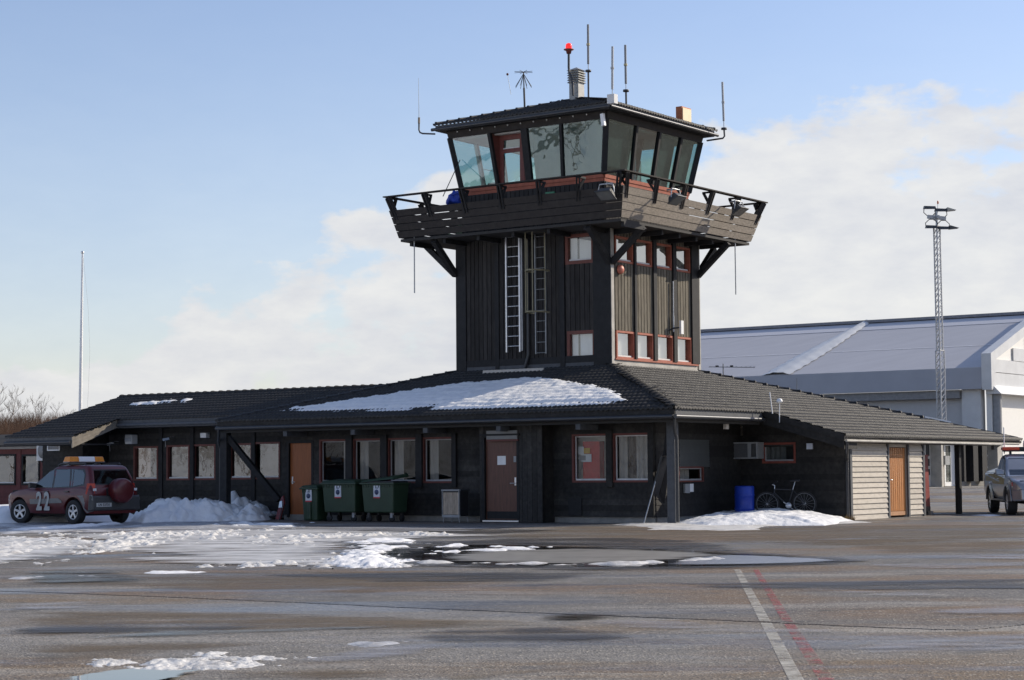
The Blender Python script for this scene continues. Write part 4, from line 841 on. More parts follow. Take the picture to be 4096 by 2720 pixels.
# vent grille and its louvres
o = opV(191, 1759, 241, 1803, 44.58); mb = MB(); RM.box(mb, o[0], o[1], 0, .03, o[2], o[3]); vent = mb.build('vent_grille', black_p, term); mb = MB()
for a in ((o[0], o[0]+.04, o[2], o[3]), (o[1]-.04, o[1], o[2], o[3]), (o[0]+.04, o[1]-.04, o[3]-.03, o[3]), (o[0]+.04, o[1]-.04, o[2], o[2]+.04)): RM.box(mb, a[0], a[1], .03, .05, a[2], a[3])
mb.build('grille_frame', white_p, vent)
for i in range(8):
    z = o[2]+.06+(o[3]-o[2]-.11)*i/7; mb = MB(); RM.box(mb, o[0]+.04, o[1]-.04, .032, .045, z-.008, z+.010); mb.build('louvre', bead_g, vent)
# red annex at the far left
rx = [opV(-90, 1817, 64, 1941, 46.3), opV(88, 1817, 160, 1941, 46.3)]
mb = MB(); backing(RD, mb, -59, -50.97, 0, 2.42, rx); wall_d = mb.build('wall', red_side, term); wall_d['label'] = 'dark red boarded wall of the annex'
br = clap_mesh(.15, red_side); siding(RD, -59, -50.97, 0, 2.30, [(a-.05, b+.05, c-.05, d+.08) for a, b, c, d in rx], .15, wall_d, br)
mb = MB(); RD.box(mb, -59, -50.97, .0, .08, 2.32, 2.42); mb.build('fascia_board', bead_g, term)
mb = MB(); mb.prism([(-59, 45.9, 2.45), (-50.4, 45.9, 2.45), (-50.4, 48, 2.9), (-59, 48, 2.9)], (0, 0, -.05)); mb.build('roof', deck_m, term)
for o in rx: window(RD, *o, term, wood_post, glass_wing, bead_w, fw=.07, rec=.04, bead=(0, 0, 0, 1))
mb = MB(); mb.box(-59, -51, 47.6, 47.7, 0, 2.4); mb.build('room_walls', room_d, term)

# snow lying on the roof slopes
def roof_snow(poly, du, dv, fn, plane, name, label):
    P = np.array(poly); U, V = np.meshgrid(np.arange(P[:, 0].min()-.3, P[:, 0].max()+.3, du), np.arange(P[:, 1].min()-.3, P[:, 1].max()+.3, dv)); D = sdf(U, V, poly); D = D + .22*(fbm(U*2.2, V*2.2, 4, 7)-.5)
    T = fn(U, V, D); Z = plane(V)+T
    return tag(grid_mesh(name, U*A.x+V*B.x, U*A.y+V*B.y, Z, snow_m, T > .0), label, None, None, 'stuff')
roof_snow(snow_poly, .045, .045, lambda U, V, D: .01 + .11*(1-np.exp(-np.clip(D, -.2, 2)/.25)) + .06*(fbm(U*4, V*3, 3, 9)-.5) + .035*(fbm(U*13, V*9, 2, 11)-.5) + .018*np.sin(V*18.9)*np.clip(1.4-D, .2, 1) + .012*np.cos(U*41.9)*np.clip(.8-D, 0, 1), lambda V: 2.96+(V-VC)*SL, 'roof_snow', 'sheet of snow on the front roof slope')
for i, (x0, y0, x1, y1) in enumerate(((516, 1617, 572, 1621), (570, 1611, 640, 1618), (640, 1604, 700, 1611), (730, 1600, 764, 1605))):
    def pw(px, py):
        d_ = ray(px, py); n_ = (B*-SL + Vector((0, 0, 1))); c = 3.21-44.5*SL; t = (c-EY.dot(n_))/d_.dot(n_); p = EY+d_*t; return p.dot(A), p.dot(B)
    a, b = pw(x0, y1), pw(x1, y0); pl = [(a[0], a[1]-.05), (b[0], b[1]-.25), (b[0], b[1]+.12), (a[0], a[1]+.15)]
    roof_snow(pl, .05, .05, lambda U, V, D: .02+.05*np.clip(D/.1, -1, 1)+.12*(fbm(U*3, V*3, 3, 19+i)-.5), lambda V: wz(V)+.02, 'roof_snow', 'thin snow remnants on the left wing roof')
# ================================================================== CONTROL TOWER
UT, VT, UL, VB = -30.12, 47.63, -35.71, 52.65
tow = thing_uv('control_tower', -32.92, 50.14, 0, 'square black timber control tower with glass cab and balcony', 'tower')
TF, TR = Wall('V', VT), Wall('U', UT)
tw = [opV(2262, 935, 2378, 1055, VT), opV(2270, 1322, 2384, 1442, VT)]
tv = [(47.85, 48.84), (48.96, 49.92), (50.12, 51.08), (51.29, 52.2)]
tws = [(a, b, 7.47, 8.24) for a, b in tv] + [(a, b, 4.64, 5.46) for a, b in tv]
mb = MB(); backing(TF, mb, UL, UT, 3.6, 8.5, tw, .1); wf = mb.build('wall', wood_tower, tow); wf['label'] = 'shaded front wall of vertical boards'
mb = MB(); backing(TR, mb, VT+.1, VB, 3.6, 8.5, tws, .1); wr = mb.build('wall', wood_sunlit, tow); wr['label'] = 'sunlit side wall of vertical boards'
mb = MB(); mb.box(UL, UL+.1, VT+.1, VB, 3.6, 8.5); mb.box(UL+.1, UT-.1, VB-.1, VB, 3.6, 8.5); mb.box(UL+.1, UT-.1, VT+1.2, VT+1.25, 4.2, 8.45); mb.box(UT-1.2, UT-1.15, VT+.1, VB-.1, 4.2, 8.45); mb.build('inner_walls', room_d, tow)
uu = lambda px, y=1200: onV(px, y, VT)[0]
vt = vboard_mesh(.165, wood_tower); vtb = vboard_mesh(.165, wood_sunlit, .035)
for a, b in ((1868, 1984), (1999, 2244)): vboards(TF, uu(a), uu(b), 4.76, 8.45, wf, vt, .165)
vboards(TF, tw[0][0], tw[0][1], tw[1][3], tw[0][2], wf, vt, .165); vboards(TF, tw[0][0], tw[0][1], tw[0][3], 8.45, wf, vt, .165)
for a, b, n in ((1829, 1868, .07), (1984, 1999, .06), (2244, 2262, .07), (2378, 2448, .08)):
    mb = MB(); TF.box(mb, max(UL, uu(a)), min(UT+.06, uu(b)), 0, n, 4.35, 8.45); mb.build('corner_post', wood_post, tow)
mb = MB(); TF.box(mb, uu(1868), uu(2378), 0, .05, 4.56, 4.755); mb.build('base_board', wood_post, tow); mb = MB(); TF.box(mb, uu(1868), uu(2400), 0, .04, 4.40, 4.555); mb.build('base_board', wood_trim, tow)
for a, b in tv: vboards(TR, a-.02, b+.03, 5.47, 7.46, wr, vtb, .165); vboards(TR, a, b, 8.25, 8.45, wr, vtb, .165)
for a, b in ((48.845, 48.955), (49.93, 50.115), (51.09, 51.285), (52.21, VB)):
    mb = MB(); TR.box(mb, a, b, 0, .09, 4.66, 8.45); mb.build('corner_post', wood_post, tow)
mb = MB(); TR.box(mb, VT-.06, VT+.09, .0, .065, 4.42, 8.45); mb.build('sunlit_post_face', wood_pale, tow)  # pale board paints sunlight onto the weathered dark corner post
mb = MB(); TR.box(mb, VB-.03, VB+.10, -.02, .06, 4.0, 8.45); mb.build('sunlit_post_face', wood_pale, tow)  # far corner post likewise: its sunlit edge put into a pale colour
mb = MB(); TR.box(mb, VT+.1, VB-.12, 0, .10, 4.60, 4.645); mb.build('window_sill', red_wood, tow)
for z0, z1, n in ((4.48, 4.595, .055), (4.33, 4.475, .075)):
    mb = MB(); TR.box(mb, VT+.1, VB-.12, 0, n, z0, z1); mb.build('base_board', wood_pale, tow)
for o in tw:
    window(TF, *o, tow, red_dark if False else M('red_frame_front', (.15, .045, .03), .6, var=.2), glass_tow, bead_w, fw=.10, rec=.05, bead=(0, 0, 0, 1))
    mb = MB(); TF.box(mb, o[0]+.05, o[1]-.05, -.13, -.12, o[2]+.05, o[3]-.05); mb.build('blind', blind_w, tow)
for i, o in enumerate(tws):
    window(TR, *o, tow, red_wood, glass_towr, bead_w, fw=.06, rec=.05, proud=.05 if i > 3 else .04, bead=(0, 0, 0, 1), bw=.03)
    mb = MB(); TR.box(mb, o[0]+.05, o[1]-.05, -.17, -.16, o[2]+.05, o[3]-.05); mb.build('blind', blind_c if i < 4 else blind_w, tow)
# flashing board at the foot of the front wall
a, b = onV(1930, 1490, VT-.45), onV(2172, 1490, VT-.45)
mb = MB(); mb.hexa([(a[0], VT-.50, 4.19), (b[0], VT-.50, 4.19), (b[0], VT-.46, 4.19), (a[0], VT-.46, 4.19), (a[0], VT-.42, 4.42), (b[0], VT-.42, 4.42), (b[0], VT-.38, 4.42), (a[0], VT-.38, 4.42)]); mb.build('snow_guard_board', wood_grey, tow)
mb = MB(); mb.tube([TF.pt(uu(2121, 1300), .10, 8.4), TF.pt(uu(2121, 1300), .10, 4.85), TF.pt(uu(2108, 1420), .12, 4.45)], .05, 8); mb.build('downpipe', metal_d, tow)

# ---------------- balcony
def ring(t):     # leaning parapet: rectangle at height parameter t (0 floor edge, 1 rail)
    return (-36.94-.27*t, -28.91+.35*t, 46.33-.38*t, 54.0+.44*t, 8.53+1.24*t)
def corner(i, t, inset=0.):
    u0, u1, v0, v1, z = ring(t); return [(u0+inset, v0+inset, z), (u1-inset, v0+inset, z), (u1-inset, v1-inset, z), (u0+inset, v1-inset, z)][i % 4]
for i in range(4):
    for k in range(4):
        t0, t1 = .69*(k/4)+.004, .69*((k+1)/4)-.014; th = .032
        q = [corner(i, t0), corner(i+1, t0), corner(i+1, t0, th), corner(i, t0, th), corner(i, t1), corner(i+1, t1), corner(i+1, t1, th), corner(i, t1, th)]
        MB().hexa(q).build('balcony_board', wood_bal_lit if i == 1 else wood_balc, tow)
for i in range(4):
    a, b, c, d = corner(i, 1, -.03), corner(i+1, 1, -.03), corner(i+1, 1, .16), corner(i, 1, .16)
    MB().hexa([a, b, c, d, *[(p[0], p[1], p[2]+.035) for p in (a, b, c, d)]]).build('balcony_rail', wood_balc, tow)
inw = [(0, 1), (-1, 0), (0, -1), (1, 0)]
for i in range(4):
    p0, p1 = Vector(corner(i, 0)), Vector(corner(i+1, 0)); L = (p1-p0).length; n = 7 if i % 2 == 0 else 6
    for k in range(n):
        f = (k+.12)/(n-.76); iv = Vector((*inw[i], 0))
        lo = Vector(corner(i, .45, .035)).lerp(Vector(corner(i+1, .45, .035)), f); hi = Vector(corner(i, 1, .0)).lerp(Vector(corner(i+1, 1, .0)), f); up = hi-lo
        md = lo+up*.5; mb = MB(); w_ = .055 if k not in (0, n-1) else .06; al = (p1-p0).normalized()
        for sgn in (-1, 1): mb.beam(lo+al*.05*sgn, hi-Vector((0, 0, .02))+al*.05*sgn, .045, .12)
        mb.beam(md+iv*.04, hi+iv*.34-Vector((0, 0, .03)), .06, .07); mb.beam(hi+iv*.0-Vector((0, 0, .03)), hi+iv*.36-Vector((0, 0, .03)), .07, .05)
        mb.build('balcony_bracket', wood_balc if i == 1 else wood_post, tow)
mb = MB(); mb.box(-36.9, -28.95, 46.37, 53.96, 8.42, 8.5); mb.build('balcony_floor', soffit_m, tow)
for k in range(7):
    u = -36.6+k*1.27; mb = MB(); mb.box(u-.05, u+.05, 46.5, VT, 8.28, 8.42); mb.build('floor_joist', wood_post, tow)
for k in range(6):
    v = 47.9+k*1.0; mb = MB(); mb.box(UT, -29.1, v-.05, v+.05, 8.28, 8.42); mb.build('floor_joist', wood_post, tow)
for u, v, du, dv in ((UT, VT, 0, -1), (UT, VT, 1, 0), (UL, VT, 0, -1), (UL, VT, -1, 0), (UT, VB, 1, 0), (UT, VB, 0, 1)):
    mb = MB(); mb.beam((u+du*.05, v+dv*.05, 7.42), (u+du*1.15, v+dv*1.15, 8.38), .16, .16); mb.build('brace', wood_post, tow)

# ---------------- cab
ct = (-35.80, -30.08, 47.43, 52.95, 11.66); cbm = (-35.56, -30.36, 47.72, 52.66, 10.06)
def cab(i, z):
    t = (z-cbm[4])/(ct[4]-cbm[4]); u0, u1, v0, v1 = (cbm[j]+(ct[j]-cbm[j])*t for j in range(4)); return Vector([(u0, v0, z), (u1, v0, z), (u1, v1, z), (u0, v1, z)][i % 4])
def cpt(side, f, z, n=0.):
    p = cab(side, z).lerp(cab(side+1, z), f); o = Vector([(0, -1, 0), (1, 0, 0), (0, 1, 0), (-1, 0, 0)][side]); return p+o*n
mb = MB(); mb.box(-35.52, -30.40, 47.76, 52.62, 8.5, 8.56); mb.build('cab_floor', room_d, tow)
for i in range(4):
    mb = MB(); a, b = cab(i, 10.06), cab(i+1, 10.06); iv = Vector((*inw[i], 0)); q = [Vector((p.x, p.y, 8.5)) for p in (a, b)]
    mb.hexa([q[0], q[1], q[1]+iv*.1, q[0]+iv*.1, a-Vector((0, 0, .2)), b-Vector((0, 0, .2)), b+iv*.1-Vector((0, 0, .2)), a+iv*.1-Vector((0, 0, .2))]); cw = mb.build('cab_wall', wood_post, tow)
    if i < 2:
        wl_ = Wall('V', cbm[2]) if i == 0 else Wall('U', cbm[1]); rng_ = (cbm[0], cbm[1]) if i == 0 else (cbm[2], cbm[3]); vboards(wl_, rng_[0]+.05, rng_[1]-.05, 8.6, 9.84, cw, vt, .165)
    mb = MB()
    for z0, z1, n in ((9.86, 9.955, .03), (9.96, 10.06, .05)): mb.hexa([cpt(i, 0, z0, n), cpt(i, 1, z0, n), cpt(i, 1, z0, -.1), cpt(i, 0, z0, -.1), cpt(i, 0, z1, n), cpt(i, 1, z1, n), cpt(i, 1, z1, -.1), cpt(i, 0, z1, -.1)])
    mb.build('cab_sill', red_wood, tow)
    mb = MB(); mb.hexa([cpt(i, 0, 11.64, .05), cpt(i, 1, 11.64, .05), cpt(i, 1, 11.64, -.12), cpt(i, 0, 11.64, -.12), cpt(i, 0, 11.87, .07), cpt(i, 1, 11.87, .07), cpt(i, 1, 11.87, -.12), cpt(i, 0, 11.87, -.12)]); mb.build('cab_header', wood_balc, tow)
    mb = MB(); mb.beam(cab(i, 10.06), cab(i, 11.66), .15, .15, (1, 1, 0)); mb.build('cab_post', wood_post, tow)
def ff(px, y=600): u = onV(px, y, 47.58)[0]; return (u-(ct[0]+cbm[0])/2)/((ct[1]+cbm[1])/2-(ct[0]+cbm[0])/2)
def fr(px, y): v = onU(px, y, -30.22)[0]; return (v-(ct[2]+cbm[2])/2)/((ct[3]+cbm[3])/2-(ct[2]+cbm[2])/2)
def pane(side, f0, f1, z0, z1, gm, n=.0): MB().quad(cpt(side, f0, z0, n), cpt(side, f1, z0, n), cpt(side, f1, z1, n), cpt(side, f0, z1, n)).build('pane', gm, tow)
def mullion(side, f, w=.08, m=wood_post):
    mb = MB(); a, b = cpt(side, f, 10.06), cpt(side, f, 11.66); mb.beam(a, b, w, .12, Vector((*inw[side], 0))); mb.build('mullion', m, tow)
def screen(side, f0, f1, z0, z1, m, n=-.14): MB().quad(cpt(side, f0, z0, n), cpt(side, f1, z0, n), cpt(side, f1, z1, n), cpt(side, f0, z1, n)).build('sun_screen_or_added_panel', m, tow)
fA, fB, fC, fD, fE = ff(1975), ff(2000), ff(2093), ff(2124), ff(2249)
pane(0, .015, fA, 10.06, 11.64, glass_cab); mullion(0, fA, .1)
mullion(0, (fC+fD)/2, .22); mullion(0, fE, .085); pane(0, fD, fE, 10.06, 11.64, glass_cabr); pane(0, fE, .985, 10.06, 11.64, glass_cabr)
screen(0, fD, .985, 10.1, 11.62, M('grey_sun_screen', (.13, .16, .15), .8, var=.2, scale=2))
# cab door, upright in a red lobby
dwl = Wall('V', 47.78); du0, du1 = onV(1996, 620, 47.78)[0], onV(2096, 620, 47.78)[0]; gu0, gu1 = onV(2014, 620, 47.78)[0], onV(2079, 620, 47.78)[0]
mb = MB()
for a, b, c, d_ in ((du0, gu0, 8.58, 11.64), (gu1, du1, 8.58, 11.64), (gu0, gu1, 11.05, 11.18), (gu0, gu1, 11.44, 11.64), (gu0, gu1, 8.58, 9.92)): dwl.box(mb, a, b, -.06, 0, c, d_)
cd = mb.build('cab_door', M('dark_red_door', (.15, .038, .028), .55, var=.2), tow); cd['label'] = 'red balcony door of the cab'
MB().quad(*[dwl.pt(s, -.03, z) for s, z in ((gu0, 9.92), (gu1, 9.92), (gu1, 11.05), (gu0, 11.05))]).build('pane', glass_cab, cd); MB().quad(*[dwl.pt(s, -.03, z) for s, z in ((gu0, 11.18), (gu1, 11.18), (gu1, 11.44), (gu0, 11.44))]).build('pane', glass_cab, cd)
mb = MB(); dwl.box(mb, gu0, gu1, -.02, .01, 9.90, 9.93); mb.build('glazing_bead', bead_w, cd); mb = MB(); dwl.box(mb, gu0, gu1, -.02, .01, 11.17, 11.195); mb.build('glazing_bead', bead_w, cd)
mb = MB()
for f, s_ in ((fA, du0), (fC, du1)):
    a, b = cpt(0, f, 10.06), cpt(0, f, 11.64); mb.prism([a, b, Vector((s_, 47.80, 11.64)), Vector((s_, 47.80, 10.06))], (.02, 0, 0))
mb.build('door_reveal', red_dark, tow)
fg = [fr(2534, 560), fr(2622, 580), fr(2704, 600)]
ed = [.015, *fg, .985]
for k in range(4): pane(1, ed[k], ed[k+1], 10.06, 11.64, glass_cabr if k != 1 else glass_cab)
for f in fg: mullion(1, f, .10)
for k in (0, 2, 3): screen(1, ed[k]+.01, ed[k+1]-.012, 10.08 if k else 10.35, 11.60, blind_d)
screen(1, ed[1]-.05, ed[2]+.12, 9.9, 11.6, M('added_dark_panel', (.05, .07, .065), .8, var=.3, scale=2), -.95)  # added dark panel hiding the sky, standing in for a dim cab interior
pane(2, .015, .985, 10.06, 11.64, glass_cab); pane(3, .015, .985, 10.06, 11.64, glass_cab)
for f in (.25, .5, .75): mullion(2, f, .1, room_l); mullion(3, f, .1, room_l)
mb = MB(); mb.box(-35.6, -30.3, 47.6, 52.8, 11.6, 11.66); mb.build('cab_ceiling', room_l, tow)
mb = MB(); mb.box(-35.3, -34.5, 48.1, 52.2, 10.0, 10.12); mb.box(-35.2, -34.7, 48.6, 49.6, 10.12, 10.34); mb.box(-34.5, -32.6, 51.5, 52.3, 9.9, 10.05); mb.box(-34.6, -34.2, 50.0, 50.6, 11.3, 11.6); mb.box(-33.9, -33.4, 51.9, 52.4, 10.05, 10.45); mb.build('console', room_l, tow)
mb = MB(); mb.tube([(-35.2, 48.3, 10.1), (-35.2, 48.3, 10.75), (-34.7, 48.5, 10.62)], .015, 5); mb.tube([(-34.72, 48.49, 10.63), (-34.5, 48.55, 10.55)], .05, 6); mb.build('desk_lamp', grey_p, tow)
# curtains gathered behind the clear side pane
for k in range(3):
    a = ed[1]+(ed[2]-ed[1])*(.12+.26*k); mb = MB(); mb.prism([cpt(1, a, 10.1, -.3), cpt(1, a+.06, 10.1, -.3), cpt(1, a+.025, 11.0-.12*k, -.3)], (-.03, 0, 0)); mb.build('screen_fold', room_l, tow)
# cab roof
er = (-36.10, -29.74, 47.10, 53.25); ez = 12.07; hr = 3.06
mb = MB(); mb.box(er[0]+.06, er[1]-.06, er[2]+.06, er[3]-.06, 11.84, 11.88); mb.build('soffit', wood_post, tow)
for p in ((er[0], er[1], er[2], er[2]+.04), (er[0], er[1], er[3]-.04, er[3]), (er[0], er[0]+.04, er[2]+.04, er[3]-.04), (er[1]-.04, er[1], er[2]+.04, er[3]-.04)):
    MB().box(*p, 11.85, 12.02).build('fascia_board', wood_trim, tow)
for p0, p1 in (((er[0]-.1, er[2]-.06, 11.90), (er[1]+.06, er[2]-.06, 11.90)), ((er[1]+.06, er[2]-.06, 11.90), (er[1]+.06, er[3]+.1, 11.90))):
    MB().tube([p0, p1], .05, 8).build('gutter', gutter_m, tow)
ru0, ru1, rv = er[0]+hr, er[1]-hr, (er[2]+er[3])/2; rz = ez+hr*SL
cz = lambda d_: ez-.03+d_*SL
mb = MB(); F_ = [(er[0], er[2], ez-.09), (er[1], er[2], ez-.09), (er[1], er[3], ez-.09), (er[0], er[3], ez-.09), (ru0, rv, rz-.09), (ru1, rv, rz-.09)]
mb.add(F_, [(0, 1, 5, 4), (1, 2, 5), (2, 3, 4, 5), (3, 0, 4), (3, 2, 1, 0)]); croof = mb.build('roof', deck_m, tow)
t1 = tile_mats((er[0]-.05, er[2]-.05, cz(-.05)), (1, 0, 0), (0, cs, sn), (0, -sn, cs), [(er[0], er[2]), (er[1], er[2]), (ru1, rv), (ru0, rv)], 6.5, 3.3)
t2 = tile_mats((er[1]+.05, er[2]-.05, cz(-.05)), (0, 1, 0), (-cs, 0, sn), (sn, 0, cs), [(er[1], er[2]), (er[1], er[3]), (ru1, rv)], 6.3, 3.3)
lay_tiles([(croof, t1+t2)], tow, 200)
for i, (x, y, r_) in enumerate(((er[0], er[2], ru0), (er[1], er[2], ru1), (er[1], er[3], ru1), (er[0], er[3], ru0))): ridge_caps((x, y, ez), (r_, rv, rz), croof, .10)
# chimney
q = onV(2308, 395, 50.2); cu_ = q[0]; cz1 = onV(2308, 269, 50.2)[1]; cl_ = cz1-.12; chm = M('grey_sheet_chimney', (.33, .33, .31), .5, .2, var=.15)
mb = MB(); mb.box(cu_-.17, cu_+.17, 50.02, 50.36, 12.6, cl_-.40); chim = mb.build('chimney', chm, tow)
for k in range(5):
    mb = MB(); z = cl_-.385+k*.075; mb.hexa([(cu_-.22, 49.97, z), (cu_+.22, 49.97, z), (cu_+.22, 50.41, z), (cu_-.22, 50.41, z), (cu_-.18, 50.01, z+.05), (cu_+.18, 50.01, z+.05), (cu_+.18, 50.37, z+.05), (cu_-.18, 50.37, z+.05)]); mb.build('louvre', chm, chim)
mb = MB(); mb.box(cu_-.16, cu_+.16, 50.03, 50.35, cl_-.40, cl_); mb.add([(cu_-.23, 49.96, cl_), (cu_+.23, 49.96, cl_), (cu_+.23, 50.42, cl_), (cu_-.23, 50.42, cl_), (cu_, 50.19, cz1)], [(0, 1, 4), (1, 2, 4), (2, 3, 4), (3, 0, 4), (3, 2, 1, 0)]); mb.build('chimney_cap', chm, chim)
# small bits fixed to the tower
mb = MB(); p = onV(2367, 560, 47.0); 
a = Vector(onV(2409, 455, 47.2) and (onV(2409, 455, 47.2)[0], 47.2, onV(2409, 455, 47.2)[1])); b = Vector((onV(2415, 503, 47.2)[0], 47.2, onV(2415, 503, 47.2)[1])); mb.beam(a, b, .1, .1); mb.build('corner_lamp', white_p, tow)
a = onV(2446, 395, 46.9); mb = MB(); mb.box(a[0]-.12, a[0]+.12, 46.85, 47.05, a[1]-.14, a[1]+.13); mb.build('junction_box', bead_w, tow)
for i in range(11):
    f = .07+.082*i; c = cpt(0, f, 11.80, .08); MB().lathe([(.0, -.02), (.022, -.02), (.022, .02), (0, .02)], c, 8).build('bulb', bead_w, tow)
a = onU(2436, 1084, UT+.06) ; 
mb = MB(); o = opV(2185, 768, 2220, 778, 47.6); mb.box(o[0], o[1], 47.55, 47.6, o[2], o[3]); es = mb.build('green_sign', M('green_sign_face', (.05, .22, .11), .5), tow)

# ================================================================== HANGAR
hang = thing_uv('hangar', -57, 108, 0, 'large grey fabric hangar with a white end wall behind the building', 'building')
tarp = M('grey_blue_roof_fabric', (.47, .465, .475), .55, var=.06, scale=.5, stretch=(.3, 3, 3)); tarp_d = M('grey_fabric_skirt', (.36, .36, .375), .6, var=.06, scale=.6); tarp_w = M('white_fabric', (.60, .61, .61), .45, var=.08, scale=1.2, bump=.25, bscale=3); wall_gh = M('pale_hangar_wall', (.50, .50, .50), .6, var=.04); white_h = M('white_hangar_front', (.80, .79, .75), .55, var=.03)
U0h, U1h = onV(2200, 1400, 108.5)[0], -38.9; hv = 98.3; hk = 6.72; rv_, rz_ = 108.5, 10.25
mb = MB(); mb.prism([(U0h, hv, hk), (U0h, rv_, rz_), (U0h, 2*rv_-hv, hk), (U0h, 2*rv_-hv, hk-.15), (U0h, rv_, rz_-.15), (U0h, hv, hk-.15)], (U1h-U0h, 0, 0)); mb.build('roof', tarp, hang)
gz_ = lambda v: 7.42+(v-98.2)*.346
mb = MB(); mb.box(U0h, U1h, rv_-.35, rv_+.35, rz_-.05, rz_+.12); mb.build('ridge_cap', M('grey_ridge_cap', (.2, .2, .215), .6), hang)
hp = lambda v: hk+(v-hv)*(rz_-hk)/(rv_-hv)+.02; mb = MB(); mb.quad((U0h, 106.7, hp(106.7)), (U1h, 106.7, hp(106.7)), (U1h, 108.1, hp(108.1)), (U0h, 108.1, hp(108.1))); mb.build('ridge_band', M('pale_roof_band', (.56, .56, .58), .5, var=.04), hang)
mb = MB(); hp = lambda v: hk+(v-hv)*(rz_-hk)/(rv_-hv)+.02; mb.quad((U0h, 102.34, hp(102.34)), (U1h, 102.34, hp(102.34)), (U1h, 102.42, hp(102.42)), (U0h, 102.42, hp(102.42))); mb.build('seam', M('white_seam', (.7, .71, .73), .5), hang)
mb = MB(); mb.hexa([(U0h, 97.9, 5.55), (U1h, 97.9, 5.55), (U1h, 98.1, 5.55), (U0h, 98.1, 5.55), (U0h, hv-.02, hk-.02), (U1h, hv-.02, hk-.02), (U1h, hv+.2, hk-.02), (U0h, hv+.2, hk-.02)]); mb.build('eave_skirt', tarp_d, hang)
mb = MB(); mb.box(U0h, U1h-1.2, 98.6, 98.9, 0, 5.3); mb.build('side_wall', wall_gh, hang)
mb = MB(); mb.box(U0h, U1h-1.3, 98.1, 98.6, 5.1, 5.54); mb.build('eave_beam', M('dark_eave', (.26, .26, .26), .8), hang)
mb = MB(); mb.box(U1h-1.25, U1h-.2, 98.3, 98.9, 0, 5.6); mb.build('corner_panel', tarp_w, hang)
mb = MB(); mb.box(U1h, U1h+.3, 98.6, 118.4, 0, 5.3); mb.prism([(U1h, 98.6, 5.3), (U1h, 118.4, 5.3), (U1h, 118.4, 7.2), (U1h, rv_, gz_(rv_)-.5), (U1h, 98.6, 7.2)], (.22, 0, 0)); mb.build('front_wall', white_h, hang)
gz = lambda v: 7.42+(v-98.2)*.346
# gable frame and its boards
mb = MB(); G_ = lambda off: [(U1h+off, 98.0, 5.5), (U1h+off, 98.0, 7.42), (U1h+off, rv_, gz(rv_)), (U1h+off, 119, 7.42), (U1h+off, 119, 5.5), (U1h+off, 118.4, 5.5), (U1h+off, 118.4, 7.1), (U1h+off, rv_, gz(rv_)-.6), (U1h+off, 98.6, 7.1), (U1h+off, 98.6, 5.5)]
a = G_(0); n = len(a); b = [(p[0]+.55, p[1], p[2]) for p in a]
mb.add(a+b, [(i, (i+1) % n, n+(i+1) % n, n+i) for i in range(n)] + [(0, 1, 8, 9), (1, 2, 7, 8), (2, 3, 6, 7), (3, 4, 5, 6)] + [(n, n+1, n+8, n+9), (n+1, n+2, n+7, n+8), (n+2, n+3, n+6, n+7), (n+3, n+4, n+5, n+6)]); mb.build('gable_trim', tarp_w, hang)
for k in range(6):
    z0, z1 = 5.75+k*.72, 5.75+(k+1)*.72-.03; 
    v0, v1 = 98.6, 118.4
    if z0 > 6.9: v0 = 98.6+(z1-6.75)/.346; v1 = 217-v0
    if v1 > v0: mb = MB(); mb.box(U1h+.25, U1h+.32+.02*(k % 2), v0, v1, z0, z1); mb.build('gable_panel', tarp_w, hang)
mb = MB(); mb.hexa([(U1h+.1, 98.3, 5.28), (U1h+.95, 98.3, 5.28), (U1h+.95, 118.4, 5.28), (U1h+.1, 118.4, 5.28), (U1h+.1, 98.3, 5.75), (U1h+.5, 98.3, 5.75), (U1h+.5, 118.4, 5.75), (U1h+.1, 118.4, 5.75)]); mb.build('canopy', tarp_w, hang)
mb = MB(); mb.tube([(U1h+.45, 98.9, 5.3), (U1h+.45, 98.9, .4)], .26, 12); mb.build('door_post', M('grey_door_post', (.26, .27, .28), .5), hang)
# loose strip of fabric across the roof
def rp_(px, py):
    n_ = B*-.346 + Vector((0, 0, 1)); d_ = ray(px, py); c = hk-.346*hv; t = (c-EY.dot(n_))/d_.dot(n_); p = EY+d_*t; return Vector((p.dot(A), p.dot(B), p.z))
mb = MB(); a, b = rp_(3105, 1502), rp_(3470, 1290); X, Yn = [], 40
for j in range(Yn+1):
    c = a.lerp(b, j/Yn); wd = .42+.35*(1-j/Yn)+.12*math.sin(j*.12)+.05*math.sin(j*1.9)
    for i in range(9):
        f = i/8-.5; h_ = .17*math.cos(f*3.14)*(.85+.15*math.sin(i*2.4+j*.15))+.008*math.sin(j*1.7+i*1.3); X.append((c.x+f*wd*2.2, c.y, c.z+.04+max(0, h_)))
mb.add(X, [(j*9+i, j*9+i+1, j*9+i+10, j*9+i+9) for j in range(Yn) for i in range(8)], True); mb.build('loose_fabric_strip', tarp_w, hang)

